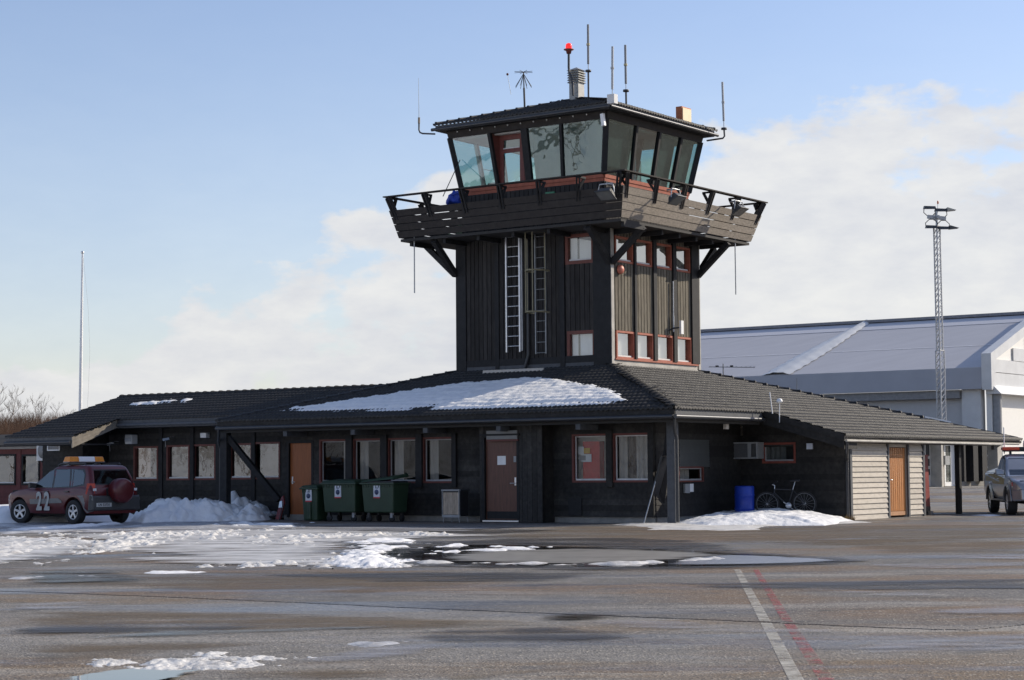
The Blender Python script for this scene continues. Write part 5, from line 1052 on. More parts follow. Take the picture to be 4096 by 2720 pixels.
# ================================================================== GARAGE behind the carport
gar = thing_uv('garage', -38.5, 93, 0, 'low white garage with dark window bays seen through the carport', 'building')
GU = Wall('U', -38.5); mb = MB(); mb.box(-46, -38.62, 86, 98.4, .3, 2.72); mb.build('wall', M('dark_garage_wall', (.06, .058, .055), .8), gar)
mb = MB(); mb.box(-46.3, -38.0, 85.5, 98.6, 2.72, 2.86); mb.build('roof', deck_m, gar)
gp = lambda px, y=1900: onU(px, y, -38.5)[0]
def gbox(a, b, z0, z1, n0, n1, m, nm, par=None): mb = MB(); GU.box(mb, gp(a), gp(b), n0, n1, z0, z1); return mb.build(nm, m, par or gar)
cream = M('cream_door_panel', (.62, .60, .54), .5, var=.04)
gd_ = gbox(3660, 3725, .49, 2.7, -.1, -.02, cream, 'garage_door')
for k, (z0, z1) in enumerate(((1.05, 1.35), (1.5, 1.85), (2.0, 2.7))): gbox(3706, 3720, z0, z1, -.02, .0, room_d, 'pane', gd_)
gbox(3725, 3732, .47, 2.72, -.1, .55, wood_pale, 'wall_end'); gbox(3732, 3757, .47, 2.72, -.1, -.05, wood_post, 'recess')
gs = gbox(3757, 3774, .47, 2.72, -.1, -.0, wood_grey, 'wall_panel')
for k in range(14): gbox(3757, 3774, .5+k*.18, .5+k*.18+.165, 0, .03, wood_grey, 'siding_board', gs)
gdr = gbox(3779, 3822, .49, 2.62, -.1, .0, white_p, 'door'); gdr['label'] = 'white door with a tall glass pane'
gbox(3784, 3803, .70, 2.5, .0, .012, glass_wing, 'pane', gdr); gbox(3790, 3796, 1.75, 1.9, .012, .016, white_p, 'notice', gdr)
gbox(3760, 3778, 1.55, 2.0, .03, .3, grey_p, 'meter_box')
bays = ((3846, 3864), (3884, 3900), (3921, 3956))
gbox(3826, 3960, .47, .70, -.1, .02, concrete, 'plinth')
for i, (a, b) in enumerate(bays):
    fr_ = gbox(a, b, .72, 2.75, -.1, -.04, white_p, 'window')
    for z0, z1 in ((.85, 1.38), (1.46, 1.98), (2.06, 2.7)): gbox(a+1, b-1, z0, z1, -.04, -.03, glass_wing if i == 2 else room_d, 'pane', fr_)
for a, b in ((3826, 3834), (3864, 3884), (3900, 3921)): gbox(a, b-1, .7, 2.72, -.1, .42, wood_post, 'pilaster')  # black colour stands in for the shade on the pilaster sides
gbox(3956, 3973, .5, 2.72, -.05, .5, wood_pale, 'wall_end'); 
mb = MB(); P = [onG(*p, .486) for p in ((3640, 1953), (3985, 1945))]; mb.hexa([(P[0].x, P[0].y-1.2, .2), (P[1].x+2, P[1].y-1.2, .2), (P[1].x+2, P[1].y+1.5, .2), (P[0].x, P[0].y+1.5, .2), (P[0].x, P[0].y-1.2, .5), (P[1].x+2, P[1].y-1.2, .5), (P[1].x+2, P[1].y+1.5, .5), (P[0].x, P[0].y+1.5, .5)]); tag(mb.build('pavement', concrete), 'pale concrete strip in front of the garage', None, None, 'structure')
# ================================================================== VEHICLES (x forward, y left)
rubber_tread = M('tyre_rubber', (.022, .022, .023), .8, var=.2); rim_m = M('silver_wheel_rim', (.55, .56, .57), .35, .6, var=.06)
car_red = M('wine_red_car_paint', (.095, .008, .010), .38, .1, var=.08, coat=.3); car_grey = M('grey_car_cladding', (.17, .17, .165), .5, var=.1)
car_silver = M('silver_car_paint', (.34, .345, .36), .3, .55, var=.05, coat=.5); dark_in = M('dark_car_inside', (.015, .015, .016), .8)
amber = M('amber_lens', (.75, .26, .02), .25, var=.12); lens_r = M('red_lens', (.42, .02, .012), .2, var=.1); lens_w = M('clear_lens', (.75, .75, .74), .15, var=.08); orange_l = M('orange_red_lens', (.72, .07, .02), .25, var=.1)
plate_m = M('number_plate', (.45, .45, .43), .5, var=.05); ink = M('black_ink', (.02, .02, .025), .6); decal_w = M('grey_white_decal', (.42, .43, .41), .6, var=.06); olive = M('yellow_reflective_band', (.34, .25, .05), .5, var=.25, scale=3)
def wheel(root, x, y, r, wd, side, steer=0., spokes=5):
    mb = MB(); h = wd/2
    mb.lathe([(r*.60, -h*.9), (r*.66, -h), (r*.92, -h), (r*.985, -h*.8), (r, -h*.55), (r, h*.55), (r*.985, h*.8), (r*.92, h), (r*.66, h), (r*.60, h*.9), (r*.58, 0), (r*.60, -h*.9)], n=32, axis='y', cap=False)
    t = mb.build('wheel', rubber_tread, root, (0, 0, 0)); t.location = (x, y, r); t.rotation_euler.z = steer
    mb = MB(); s = h*.72*side; mb.lathe([(r*.52, s*1.05), (r*.55, s*1.25), (r*.62, s*1.25), (r*.60, s*.6)] if side > 0 else [(r*.60, s*.6), (r*.62, s*1.25), (r*.55, s*1.25), (r*.52, s*1.05)], n=32, axis='y', cap=False)
    for k in range(spokes):
        a = 2*math.pi*k/spokes+.3; d_ = Vector((math.cos(a), 0, math.sin(a))); mb.beam(d_*r*.05+Vector((0, s*.95, 0)), d_*r*.56+Vector((0, s*1.12, 0)), .062, .03, (0, 1, 0))
    mb.lathe([(.0, s*1.0), (.06, s*1.0), (.055, s*1.12), (0, s*1.12)], n=14, axis='y'); mb.build('rim', rim_m, t, (0, 0, 0))
    mb = MB(); mb.lathe([(.0, s*.35), (r*.58, s*.35), (r*.58, s*.4), (0, s*.4)], n=20, axis='y'); mb.build('brake_disc', dark_in, t, (0, 0, 0)); return t
def body_shell(root, x0, x1, zt, zb, hw, shape, mat, name='body', nx=84, nz=9, ny=5):
    xs_ = [x0+(x1-x0)*(i/nx) for i in range(nx+1)]; rows = []
    for x in xs_:
        b, t, w_ = zb(x), zt(x), hw(x); r = []
        for j in range(nz+1):
            z = b+(t-b)*j/nz; r.append((x, w_*shape(z), z))
        ye = r[-1][1]
        for j in range(1, ny+1): f = 1-j/ny; r.append((x, ye*f, t+.03*(1-f*f)))
        rows.append(r + [(p[0], -p[1], p[2]) for p in r[-2::-1]])
    m = len(rows[0]); vs = [p for r in rows for p in r]; fs = [(i*m+k, i*m+k+1, (i+1)*m+k+1, (i+1)*m+k) for i in range(nx) for k in range(m-1)]
    mb = MB(); mb.add(vs, fs, True); mb.add(rows[0], [tuple(range(m))]); mb.add(rows[-1], [tuple(range(m))]); mb.add([p for r in rows for p in (r[0], r[-1])], [(2*i, 2*i+1, 2*i+3, 2*i+2) for i in range(nx)])
    return mb.build(name, mat, root, (0, 0, 0))
def house(root, levels, mat, rad=.10, name='cab_shell', n=7):
    """levels: (z, x_rear, x_front, half width); rounded rings stacked into a cabin"""
    vs = []; m = 4*n
    for z, a, b, w_ in levels:
        for cx_, cy_, s0 in ((b, w_, 0), (a, w_, 1), (a, -w_, 2), (b, -w_, 3)):
            for k in range(n):
                t = math.pi/2*(s0+k/(n-1)); r = rad; vs.append((cx_-math.copysign(r, cx_-(a+b)/2)+r*math.cos(t), cy_-math.copysign(r, cy_)+r*math.sin(t), z))
    fs = [(j*m+i, j*m+(i+1) % m, (j+1)*m+(i+1) % m, (j+1)*m+i) for j in range(len(levels)-1) for i in range(m)] + [tuple(range((len(levels)-1)*m, len(levels)*m))]
    mb = MB(); mb.add(vs, fs, True); return mb.build(name, mat, root, (0, 0, 0))
def lerp_tab(tab):
    def f(x):
        if x <= tab[0][0]: return tab[0][1]
        for (a, p), (b, q) in zip(tab, tab[1:]):
            if x <= b: t = (x-a)/(b-a); return p+(q-p)*t
        return tab[-1][1]
    return f
def arch(xcs, r, zc, base):
    def f(x):
        for xc in xcs:
            if abs(x-xc) < r: return max(base, zc+math.sqrt(r*r-(x-xc)**2))
        return base
    return f
def side_pane(root, pts, hwz, y_s, mat, name='window', off=.008, frame=None):
    mb = MB(); mb.add([(x, y_s*(hwz(z)+off), z) for x, z in pts], [tuple(range(len(pts)))]); return mb.build(name, mat, root, (0, 0, 0))

def build_suv(p, rz, label, group=None):
    c = thing_w('parked_suv', p, rz, label, 'car', group)
    zt = lerp_tab([(-1.98, .84), (-1.93, 1.0), (-1.8, 1.04), (.6, .985), (.9, 1.0), (1.3, .955), (1.75, .87), (1.98, .76), (2.07, .62), (2.1, .5)]); zb = arch((1.28, -1.21), .435, .33, .30)
    hw = lerp_tab([(-1.98, .79), (-1.85, .85), (-1.2, .868), (1.3, .868), (1.7, .84), (1.95, .74), (2.1, .58)]); shp = lerp_tab([(.3, .90), (.45, .97), (.62, 1.0), (.8, 1.0), (1.05, .945)])
    body_shell(c, -1.98, 2.1, zt, zb, hw, shp, car_red)
    mb = MB(); mb.box(-1.75, 1.85, -.66, .66, .32, .95); mb.box(-1.5, 1.5, -.6, .6, .24, .34); mb.build('underbody', dark_in, c)
    LV = [(.98, -1.94, .92, .815), (1.12, -1.91, .70, .79), (1.30, -1.84, .40, .745), (1.48, -1.75, .08, .70), (1.585, -1.68, -.12, .665), (1.635, -1.6, -.22, .61), (1.655, -1.45, -.4, .5)]
    house(c, LV, car_red); hwz = lerp_tab([(l[0], l[3]) for l in LV]); xr = lerp_tab([(l[0], l[1]) for l in LV]); xf = lerp_tab([(l[0], l[2]) for l in LV])
    for s in (1, -1):
        side_pane(c, [(.62, 1.045), (.60, 1.09), (.04, 1.475), (-.16, 1.52), (-.20, 1.035)], hwz, s, glass_car); side_pane(c, [(-.28, 1.035), (-.24, 1.525), (-.86, 1.535), (-.98, 1.06)], hwz, s, glass_car)
        side_pane(c, [(-1.06, 1.06), (-.94, 1.535), (-1.02, 1.535), (-1.10, 1.06)], hwz, s, glass_car); side_pane(c, [(-1.14, 1.065), (-1.06, 1.53), (-1.45, 1.50), (-1.56, 1.40), (-1.60, 1.12)], hwz, s, glass_car)
        side_pane(c, [(.68, 1.02), (.62, 1.10), (.03, 1.505), (-.2, 1.55), (-1.5, 1.545), (-1.6, 1.42), (-1.64, 1.08), (-1.0, 1.02)], hwz, s, black_p, 'window_surround', .003)
        mb = MB(); mb.add([(x, s*(hw(x)*shp(z)+.012), z) for x, z in ((.75, .56), (.75, .70), (-.55, .73), (-.72, .66), (-.72, .60))], [(0, 1, 2, 3, 4)]); mb.build('side_moulding', car_grey, c)
        mb = MB(); Q = [(x, z) for x, z in ((-1.66, .42), (-1.62, .58), (-1.5, .74), (-1.40, .80), (-2.02, .82), (-2.05, .70), (-2.03, .38), (-1.75, .32))]; mb.add([(x, s*(hw(max(x, -1.95))*shp(z)+.014), z) for x, z in Q], [tuple(range(8))]); mb.build('rear_cladding', car_grey, c)
        mb = MB(); Q = [(1.72, .42), (1.68, .60), (1.85, .64), (2.08, .56), (2.1, .40), (1.95, .30)]; mb.add([(x, s*(hw(x)*shp(z)+.012), z) for x, z in Q], [tuple(range(6))]); mb.build('front_cladding', car_grey, c)
        for xc, st in ((1.28, .28), (-1.21, 0)): wheel(c, xc, s*.755, .345, .23, s, st)
        for hx in (.02, -.92): mb = MB(); mb.box(hx-.09, hx+.09, s*.84, s*.885, .90, .93); mb.build('door_handle', black_p, c)
        mb = MB(); mb.hexa([(.50, s*.82, 1.02), (.66, s*.82, 1.02), (.64, s*1.03, 1.02), (.53, s*1.03, 1.02), (.50, s*.82, 1.15), (.62, s*.82, 1.15), (.61, s*1.03, 1.17), (.53, s*1.03, 1.17)]); mb.build('mirror', black_p, c, bevel=.02)
        mb = MB(); mb.hexa([(-2.0, s*.60, .86), (-1.80, s*.868, .86), (-1.80, s*.872, 1.13), (-1.965, s*.62, 1.13), (-2.01, s*.62, .86), (-1.98, s*.80, .86), (-1.955, s*.80, 1.13), (-1.965, s*.64, 1.13)][:0] or [(-1.985, s*.70, .84), (-1.78, s*.87, .84), (-1.76, s*.80, .84), (-1.9, s*.66, .84), (-1.975, s*.69, 1.14), (-1.80, s*.835, 1.14), (-1.78, s*.78, 1.14), (-1.9, s*.66, 1.14)]); tl = mb.build('tail_light', lens_r, c)
        mb = MB(); mb.box(-1.995, -1.975, s*.66, s*.76, .93, 1.0); mb.build('reversing_lens', lens_w, tl)
        mb = MB(); mb.tube([(-1.45, s*.60, 1.66), (-1.4, s*.60, 1.70), (-.3, s*.60, 1.69), (-.2, s*.60, 1.64)], .022, 6); mb.build('roof_rail', black_p, c)
        mb = MB(); mb.box(-2.045, -2.035, s*.55, s*.7, .60, .66); mb.build('reflector', lens_r, c)
    # rear
    def rq(pts, off=.012): return [(xr(z)-off, y, z) for y, z in pts]
    mb = MB(); mb.add(rq([(-.66, 1.13), (.66, 1.13), (.57, 1.50), (-.57, 1.50)]), [(0, 1, 2, 3)]); mb.build('rear_window', glass_car, c)
    mb = MB(); mb.add(rq([(-.70, 1.10), (.70, 1.10), (.60, 1.53), (-.60, 1.53)], .006), [(0, 1, 2, 3)]); mb.build('window_surround', black_p, c)
    mb = MB(); mb.hexa([(-2.06, -.82, .40), (-1.85, -.86, .36), (-1.85, .86, .36), (-2.06, .82, .40), (-2.07, -.80, .78), (-1.9, -.85, .82), (-1.9, .85, .82), (-2.07, .80, .78)]); mb.build('rear_bumper', M('shaded_bumper_plastic', (.05, .05, .05), .5), c, bevel=.03)  # bumper colour darkened to carry the shadow lying on it
    mb = MB(); mb.lathe([(0, -2.36), (.26, -2.355), (.325, -2.33), (.345, -2.27), (.345, -2.08), (.33, -2.0), (0, -2.0)], (0, -.06, .93), 32, 'x'); mb.build('spare_wheel_cover', car_red, c)
    mb = MB(); mb.box(-2.02, -1.96, -.4, .3, .75, 1.0); mb.build('spare_carrier', dark_in, c)
    mb = MB(); mb.box(-2.085, -2.072, .20, .72, .49, .60); pl = mb.build('number_plate', plate_m, c)
    Mx = Matrix(((0, 0, -1, -2.087), (-1, 0, 0, .46), (0, 1, 0, .545), (0, 0, 0, 1))); text('plate_text', 'LN 53731', .098, ink, pl, Mx, .002, .002)
    # numbers on the left door
    for k, xx in enumerate((.30, -.06)):
        Mx = Matrix(((-1, 0, 0, xx), (0, 0, 1, .888), (0, 1, 0, .62), (0, 0, 0, 1))); Mx = Mx @ Matrix.Diagonal((.80, 1.12, 1, 1)); text('door_number', '2', .62, decal_w, c, Mx, .006, .022)
        Mx = Matrix(((1, 0, 0, xx), (0, 0, -1, -.888), (0, 1, 0, .62), (0, 0, 0, 1))); Mx = Mx @ Matrix.Diagonal((.80, 1.12, 1, 1)); text('door_number', '2', .62, decal_w, c, Mx, .006, .022)
    # windscreen, front lamps, light bar
    mb = MB(); mb.add([(xf(z)+.008, y, z) for y, z in ((-.68, 1.02), (.68, 1.02), (.58, 1.54), (-.58, 1.54))], [(0, 1, 2, 3)]); mb.build('windscreen', glass_car, c)
    for s in (1, -1): mb = MB(); mb.hexa([(1.95, s*.42, .66), (2.07, s*.40, .66), (1.86, s*.80, .66), (1.8, s*.70, .66), (1.9, s*.42, .80), (2.0, s*.40, .78), (1.82, s*.80, .82), (1.75, s*.70, .84)]); mb.build('headlight', lens_w, c)
    lbx = -.62
    mb = MB(); mb.box(lbx-.02, lbx+.14, -.62, .62, 1.70, 1.735); lb = mb.build('light_bar', black_p, c)
    for y0, y1, m, nm in ((-.62, -.28, amber, 'amber_lens'), (-.28, .28, M('white_light_panel', (.85, .85, .84), .35, var=.03), 'white_panel'), (.28, .62, amber, 'amber_lens')):
        mb = MB(); e0, e1 = (.05 if y0 < -.5 else 0), (.05 if y1 > .5 else 0); mb.hexa([(lbx-.12, y0+e0*.2, 1.75), (lbx+.20, y0+e0*.2, 1.75), (lbx+.20, y1-e1*.2, 1.75), (lbx-.12, y1-e1*.2, 1.75), (lbx-.08, y0+e0, 1.895), (lbx+.16, y0+e0, 1.895), (lbx+.16, y1-e1, 1.895), (lbx-.08, y1-e1, 1.895)]); mb.build(nm, m, lb, bevel=.015)
    mb = MB(); mb.box(lbx-.10, lbx+.18, -.63, .63, 1.735, 1.752); mb.build('base_strip', bead_g, lb)
    for y in (-.5, .5): mb = MB(); mb.tube([(lbx+.05, y*1.15, 1.66), (lbx+.05, y, 1.72)], .03, 8); mb.build('light_bar_foot', alu, c)
    return c
RL = onG(303, 2098); hd = math.atan2(.643, -.766); fw = Vector((math.cos(hd), math.sin(hd), 0)); lf = Vector((-fw.y, fw.x, 0))
suv = build_suv(RL + fw*1.21 - lf*.755, hd, 'wine red estate car number 22 with amber light bar beside the snow bank', None)

def build_pickup(p, rz, label):
    c = thing_w('pickup_truck', p, rz, label, 'pickup')
    zt = lerp_tab([(-2.8, 1.16), (-2.75, 1.22), (-.95, 1.22), (-.9, 1.18), (.95, 1.10), (1.1, 1.12), (1.8, 1.05), (2.2, .97), (2.38, .86), (2.46, .6)]); zb = arch((1.55, -1.535), .48, .37, .46)
    hw = lerp_tab([(-2.8, .86), (-2.6, .88), (1.8, .88), (2.15, .82), (2.35, .70), (2.46, .58)]); shp = lerp_tab([(.46, .92), (.7, 1.0), (.95, 1.0), (1.22, .955)])
    body_shell(c, -2.8, 2.46, zt, zb, hw, shp, car_silver)
    mb = MB(); mb.box(-2.5, 2.2, -.62, .62, .42, 1.0); mb.box(-2.3, 2, -.5, .5, .32, .44); mb.build('underbody', dark_in, c)
    LV = [(1.08, -.95, 1.05, .83), (1.25, -.90, .80, .80), (1.45, -.82, .52, .745), (1.62, -.74, .26, .70), (1.72, -.66, .08, .66), (1.775, -.55, -.05, .58), (1.79, -.4, -.2, .45)]
    house(c, LV, car_silver); hwz = lerp_tab([(l[0], l[3]) for l in LV]); xf = lerp_tab([(l[0], l[2]) for l in LV])
    for s in (1, -1):
        side_pane(c, [(.74, 1.19), (.22, 1.60), (-.02, 1.66), (-.04, 1.17)], hwz, s, glass_car); side_pane(c, [(-.11, 1.17), (-.09, 1.66), (-.55, 1.64), (-.68, 1.20)], hwz, s, glass_car)
        side_pane(c, [(.80, 1.16), (.22, 1.64), (-.02, 1.69), (-.6, 1.67), (-.74, 1.17)], hwz, s, black_p, 'window_surround', .003)
        mb = MB(); mb.add([(x, s*(hw(x)*shp(z)+.008), z) for x, z in ((-2.7, .98), (-2.7, 1.19), (-1.0, 1.20), (.6, 1.10), (1.0, 1.04), (1.0, .88), (-1.0, .90), (-1.1, .98))], [tuple(range(8))]); mb.build('side_band', olive, c)
        for xc in (1.55, -1.535):
            mb = MB(); N_ = 12; V_ = []
            for k in range(N_+1): a = math.pi*(.02+.96*k/N_); V_ += [(xc+.48*math.cos(a), s*.885, .37+.48*math.sin(a)), (xc+.57*math.cos(a), s*.885, .37+.57*math.sin(a)), (xc+.57*math.cos(a), s*.85, .37+.57*math.sin(a)), (xc+.48*math.cos(a), s*.94, .37+.48*math.sin(a))]
            mb.add(V_, [(4*k+i, 4*k+(i+1) % 4, 4*k+4+(i+1) % 4, 4*k+4+i) for k in range(N_) for i in ((1, 3),) for i in (0, 1, 2, 3)], True); mb.build('wheel_arch', car_silver, c); wheel(c, xc, s*.78, .375, .26, s, .0, 6)
        mb = MB(); mb.hexa([(.66, s*.84, 1.16), (.82, s*.84, 1.16), (.78, s*1.08, 1.16), (.66, s*1.08, 1.16), (.66, s*.84, 1.32), (.78, s*.84, 1.32), (.75, s*1.08, 1.34), (.66, s*1.08, 1.34)]); mr_ = mb.build('mirror', car_silver, c, bevel=.03)
        mb = MB(); mb.box(.84, .845, s*.9, s*1.05, 1.18, 1.30); mb.build('mirror_back', black_p, mr_) if False else None
        mb = MB(); mb.box(-.9, 1.0, s*.78, s*.93, .40, .45); mb.build('side_step', car_grey, c)
        mb = MB(); mb.hexa([(2.0, s*.48, .80), (2.36, s*.46, .80), (2.12, s*.84, .80), (1.95, s*.8, .80), (1.98, s*.48, .99), (2.24, s*.46, .96), (2.06, s*.83, 1.0), (1.9, s*.8, 1.0)]); hl = mb.build('headlight', lens_w, c, bevel=.015)
        mb = MB(); mb.box(2.04, 2.13, s*.80, s*.85, .84, .95); mb.build('indicator', lens_r, hl)
        mb = MB(); mb.lathe([(0, 2.42), (.07, 2.42), (.06, 2.40), (0, 2.40)], (0, s*.60, .60), 14, 'x'); mb.build('fog_light', lens_w, c)
        for hx in (.0, -.72): mb = MB(); mb.box(hx-.09, hx+.09, s*.86, s*.905, 1.04, 1.07); mb.build('door_handle', alu, c)
    mb = MB(); mb.hexa([(2.1, -.86, .40), (2.5, -.62, .42), (2.5, .62, .42), (2.1, .86, .40), (2.1, -.86, .74), (2.46, -.64, .76), (2.46, .64, .76), (2.1, .86, .74)]); mb.build('front_bumper', car_silver, c, bevel=.04)
    mb = MB(); mb.box(2.3, 2.44, -.40, .40, .78, .93); mb.build('grille', dark_in, c)
    mb = MB(); mb.add([(xf(z)+.008, y, z) for y, z in ((-.70, 1.16), (.70, 1.16), (.60, 1.66), (-.60, 1.66))], [(0, 1, 2, 3)]); mb.build('windscreen', glass_car, c)
    mb = MB(); mb.add([(xf(z)+.004, y, z) for y, z in ((-.76, 1.13), (.76, 1.13), (.64, 1.69), (-.64, 1.69))], [(0, 1, 2, 3)]); mb.build('window_surround', alu, c)
    mb = MB(); mb.hexa([(-2.74, -.8, 1.22), (-.95, -.8, 1.22), (-.95, .8, 1.22), (-2.74, .8, 1.22), (-2.74, -.78, 1.27), (-.8, -.66, 1.42), (-.8, .66, 1.42), (-2.74, .78, 1.27)]); mb.build('bed_cover', car_silver, c, bevel=.02)
    mb = MB(); mb.box(-.45, -.15, -.66, .66, 1.86, 1.90); lb = mb.build('light_bar', black_p, c)
    for y0, y1, m in ((-.70, -.20, orange_l), (-.20, .20, black_p), (.20, .70, orange_l)): mb = MB(); mb.box(-.47, -.13, y0, y1, 1.90, 2.0); mb.build('lens', m, lb, bevel=.02)
    mb = MB(); mb.tube([(-.3, -.45, 1.78), (-.3, -.45, 1.87)], .04, 8); mb.tube([(-.3, .45, 1.78), (-.3, .45, 1.87)], .04, 8); mb.build('light_bar_foot', black_p, c)
    mb = MB(); mb.lathe([(.085, 2.0), (.09, 2.05), (.09, 2.06), (.08, 2.17), (.05, 2.2), (0, 2.2)], (-.3, .02, 0), 16); mb.build('beacon', M('smoky_lens', (.4, .4, .38), .2, var=.1), lb)
    mb = MB(); mb.tube([(-.35, -.62, 1.80), (-.35, -.62, 2.6)], .018, 6); mb.build('whip_rod', white_p, c)
    return c
FRp = onG(4046, 2059); hp_ = math.atan2(-.997, -.08); fw = Vector((math.cos(hp_), math.sin(hp_), 0)); rt = Vector((fw.y, -fw.x, 0))
build_pickup(FRp - fw*1.55 - rt*.78, hp_, 'silver pickup with orange light bar cut by the right picture edge')

# ================================================================== BINS, BARREL, BICYCLE
def dumpster(px0, px1, V, label, ajar, H=1.2, small=False):
    u0, u1 = onV(px0, 2000, V)[0], onV(px1, 2000, V)[0]; w_ = u1-u0; c = thing_uv('wheeled_bin' if small else 'waste_container', (u0+u1)/2, V, 0, label, 'bin', None if small else 'green waste containers by the wall'); o = (u0+u1)/2
    d_ = .72; zb_ = .02 if small else .26; h = .90*H; tp = .05
    mb = MB(); mb.hexa([(u0+tp, V+tp, zb_), (u1-tp, V+tp, zb_), (u1-tp, V+d_-tp, zb_), (u0+tp, V+d_-tp, zb_), (u0, V, h), (u1, V, h), (u1, V+d_, h), (u0, V+d_, h)]); mb.build('body', green_p, c, bevel=.03)
    mb = MB()
    for k in range(12 if not small else 5): x = u0+.05+(w_-.1)*k/(11 if not small else 4); mb.box(x-.012, x+.012, V-.012, V+.02, h-.12, h-.04)
    rb = mb.build('rim_ribs', green_p, c); rb['kind'] = 'stuff'
    mb = MB(); mb.box(u0-.05, u1+.05, V-.045, V+d_+.03, h-.035, h+.015); mb.build('rim', green_p, c, bevel=.015)
    mb = MB(); zl = h+.02; t = .16 if ajar else 0.
    mb.hexa([(u0-.04, V-.04, zl), (u1+.04, V-.04, zl+t*.6), (u1+.04, V+d_, zl+t), (u0-.04, V+d_, zl), (u0+.02, V+.03, zl+.06), (u1-.02, V+.03, zl+.06+t*.6), (u1-.02, V+d_-.05, zl+.10+t), (u0+.02, V+d_-.05, zl+.10)]); mb.build('lid', green_p, c, bevel=.03)
    if ajar: mb = MB(); mb.box(u0+.2, u1-.0, V+.0, V+d_-.05, h+.0, h+.06); mb.build('bag', black_p, c, bevel=.02)
    if not small:
        for x, y in ((u0+.16, V+.14), (u1-.16, V+.14), (u0+.16, V+d_-.14), (u1-.16, V+d_-.14)):
            mb = MB(); mb.lathe([(.0, -.025), (.095, -.025), (.1, -.015), (.1, .015), (.095, .025), (0, .025)], (x, y, .1), 18, 'x' if y > V+.3 else 'y'); cw_ = mb.build('castor', black_r, c); mb = MB(); mb.box(x-.04, x+.04, y-.035, y+.035, .12, .27); mb.build('castor_fork', bead_g if (x > o and y < V+.3) else metal_d, cw_)
    else: mb = MB(); mb.box(o-.06, o+.06, V-.02, V+.06, .05, .55); mb.build('front_rib', green_p, c, bevel=.02)
    sx = o+(-.02); zs = h*.80; mb = MB(); mb.box(sx-.115, sx+.115, V+.005-.01, V+.02, zs-.17, zs+.15); st = mb.build('label_sticker', M('white_label', (.62, .64, .68), .5, var=.04), c); 
    mb = MB(); mb.lathe([(0, 0), (.072, 0), (.072, .006), (0, .006)], (sx, V-.013, zs-.03), 20, 'y'); mb.build('label_emblem', M('blue_emblem', (.05, .065, .13), .5, var=.2), st); mb = MB(); mb.box(sx-.115, sx+.115, V-.011, V-.006, zs-.20, zs-.165); mb.build('label_stripe', M('red_stripe', (.55, .05, .06), .5), st)
    mb = MB(); mb.box(sx-.05, sx+.05, V-.0085, V-.006, zs+.07, zs+.095); mb.build('label_line', M('blue_emblem2', (.12, .14, .24), .5), st)
    return c
dumpster(1205, 1268, 42.25, 'small narrow green wheelie bin, leftmost of the three bins', False, 1.05, True)
dumpster(1288, 1420, 42.25, 'green waste container with closed lid between the narrow bin and the other container', False)
dumpster(1446, 1573, 42.25, 'green waste container with its lid ajar, rightmost of the bins', True)
u0, u1 = onV(1769, 2000, 42.5)[0], onV(1836, 2000, 42.5)[0]
lb = thing_uv('litter_bin', (u0+u1)/2, 42.5, 0, 'litter bin with pale wooden slats on thin metal legs left of the brown door', 'litter bin')
mb = MB(); mb.box(u0+.02, u1-.02, 42.55, 42.95, .17, .88); mb.build('liner', black_p, lb); sl_m = M('pale_bin_slat', (.42, .34, .26), .75, var=.25, rnd=.15, stretch=(5, 5, 1)); mbs = MB(); mbs.box(0, 1, -.02, 0, 0, .60); sl = mbs.mesh('slat', sl_m); n = 7
for i in range(n): inst('slat', sl, lb, Matrix.LocRotScale(Vector((u0+.015+i*(u1-u0-.03)/n, 42.54, .22)) - Vector(ORG[lb.name]), None, Vector(((u1-u0-.03)/n*.93, 1, 1))))
mb = MB(); mb.box(u0-.02, u1+.02, 42.48, 42.55, .86, .90); mb.box(u0-.01, u1+.01, 42.5, 42.55, .14, .21); mb.box(u0-.005, u0+.012, 42.49, 42.54, .21, .86); mb.box(u1-.012, u1+.005, 42.49, 42.54, .21, .86); mb.build('metal_frame', M('grey_bin_metal', (.30, .31, .32), .5, .3, var=.1), lb)
mb = MB(); mb.box(u0-.01, u1+.01, 42.56, 42.98, .84, .90); mb.build('top_cover', metal_d, lb)
for x, dx in ((u0+.04, -.03), (u1-.04, .03)): 
    for y in (42.53, 42.92): mb = MB(); mb.tube([(x, y, .15), (x+dx, y, .0)], .013, 6); mb.build('leg', MATS['grey_bin_metal'], lb)
bp = onY(2979, 2066, 52.6); bar = thing_w('barrel', (bp.x, bp.y, 0), 0, 'tall plain blue plastic barrel by the dark wall', 'barrel'); mb = MB()
mb.lathe([(.0, 0), (.24, 0), (.265, .03), (.262, .3), (.272, .32), (.272, .35), (.262, .37), (.262, .66), (.272, .68), (.272, .71), (.262, .73), (.262, .9), (.25, .93), (.23, .94), (.225, .925), (0, .925)], n=36); mb.build('drum', blue_p, bar)
mb = MB(); mb.lathe([(.0, .925), (.04, .925), (.04, .95), (0, .95)], (.12, 0, 0), 12); mb.build('bung', black_p, bar)

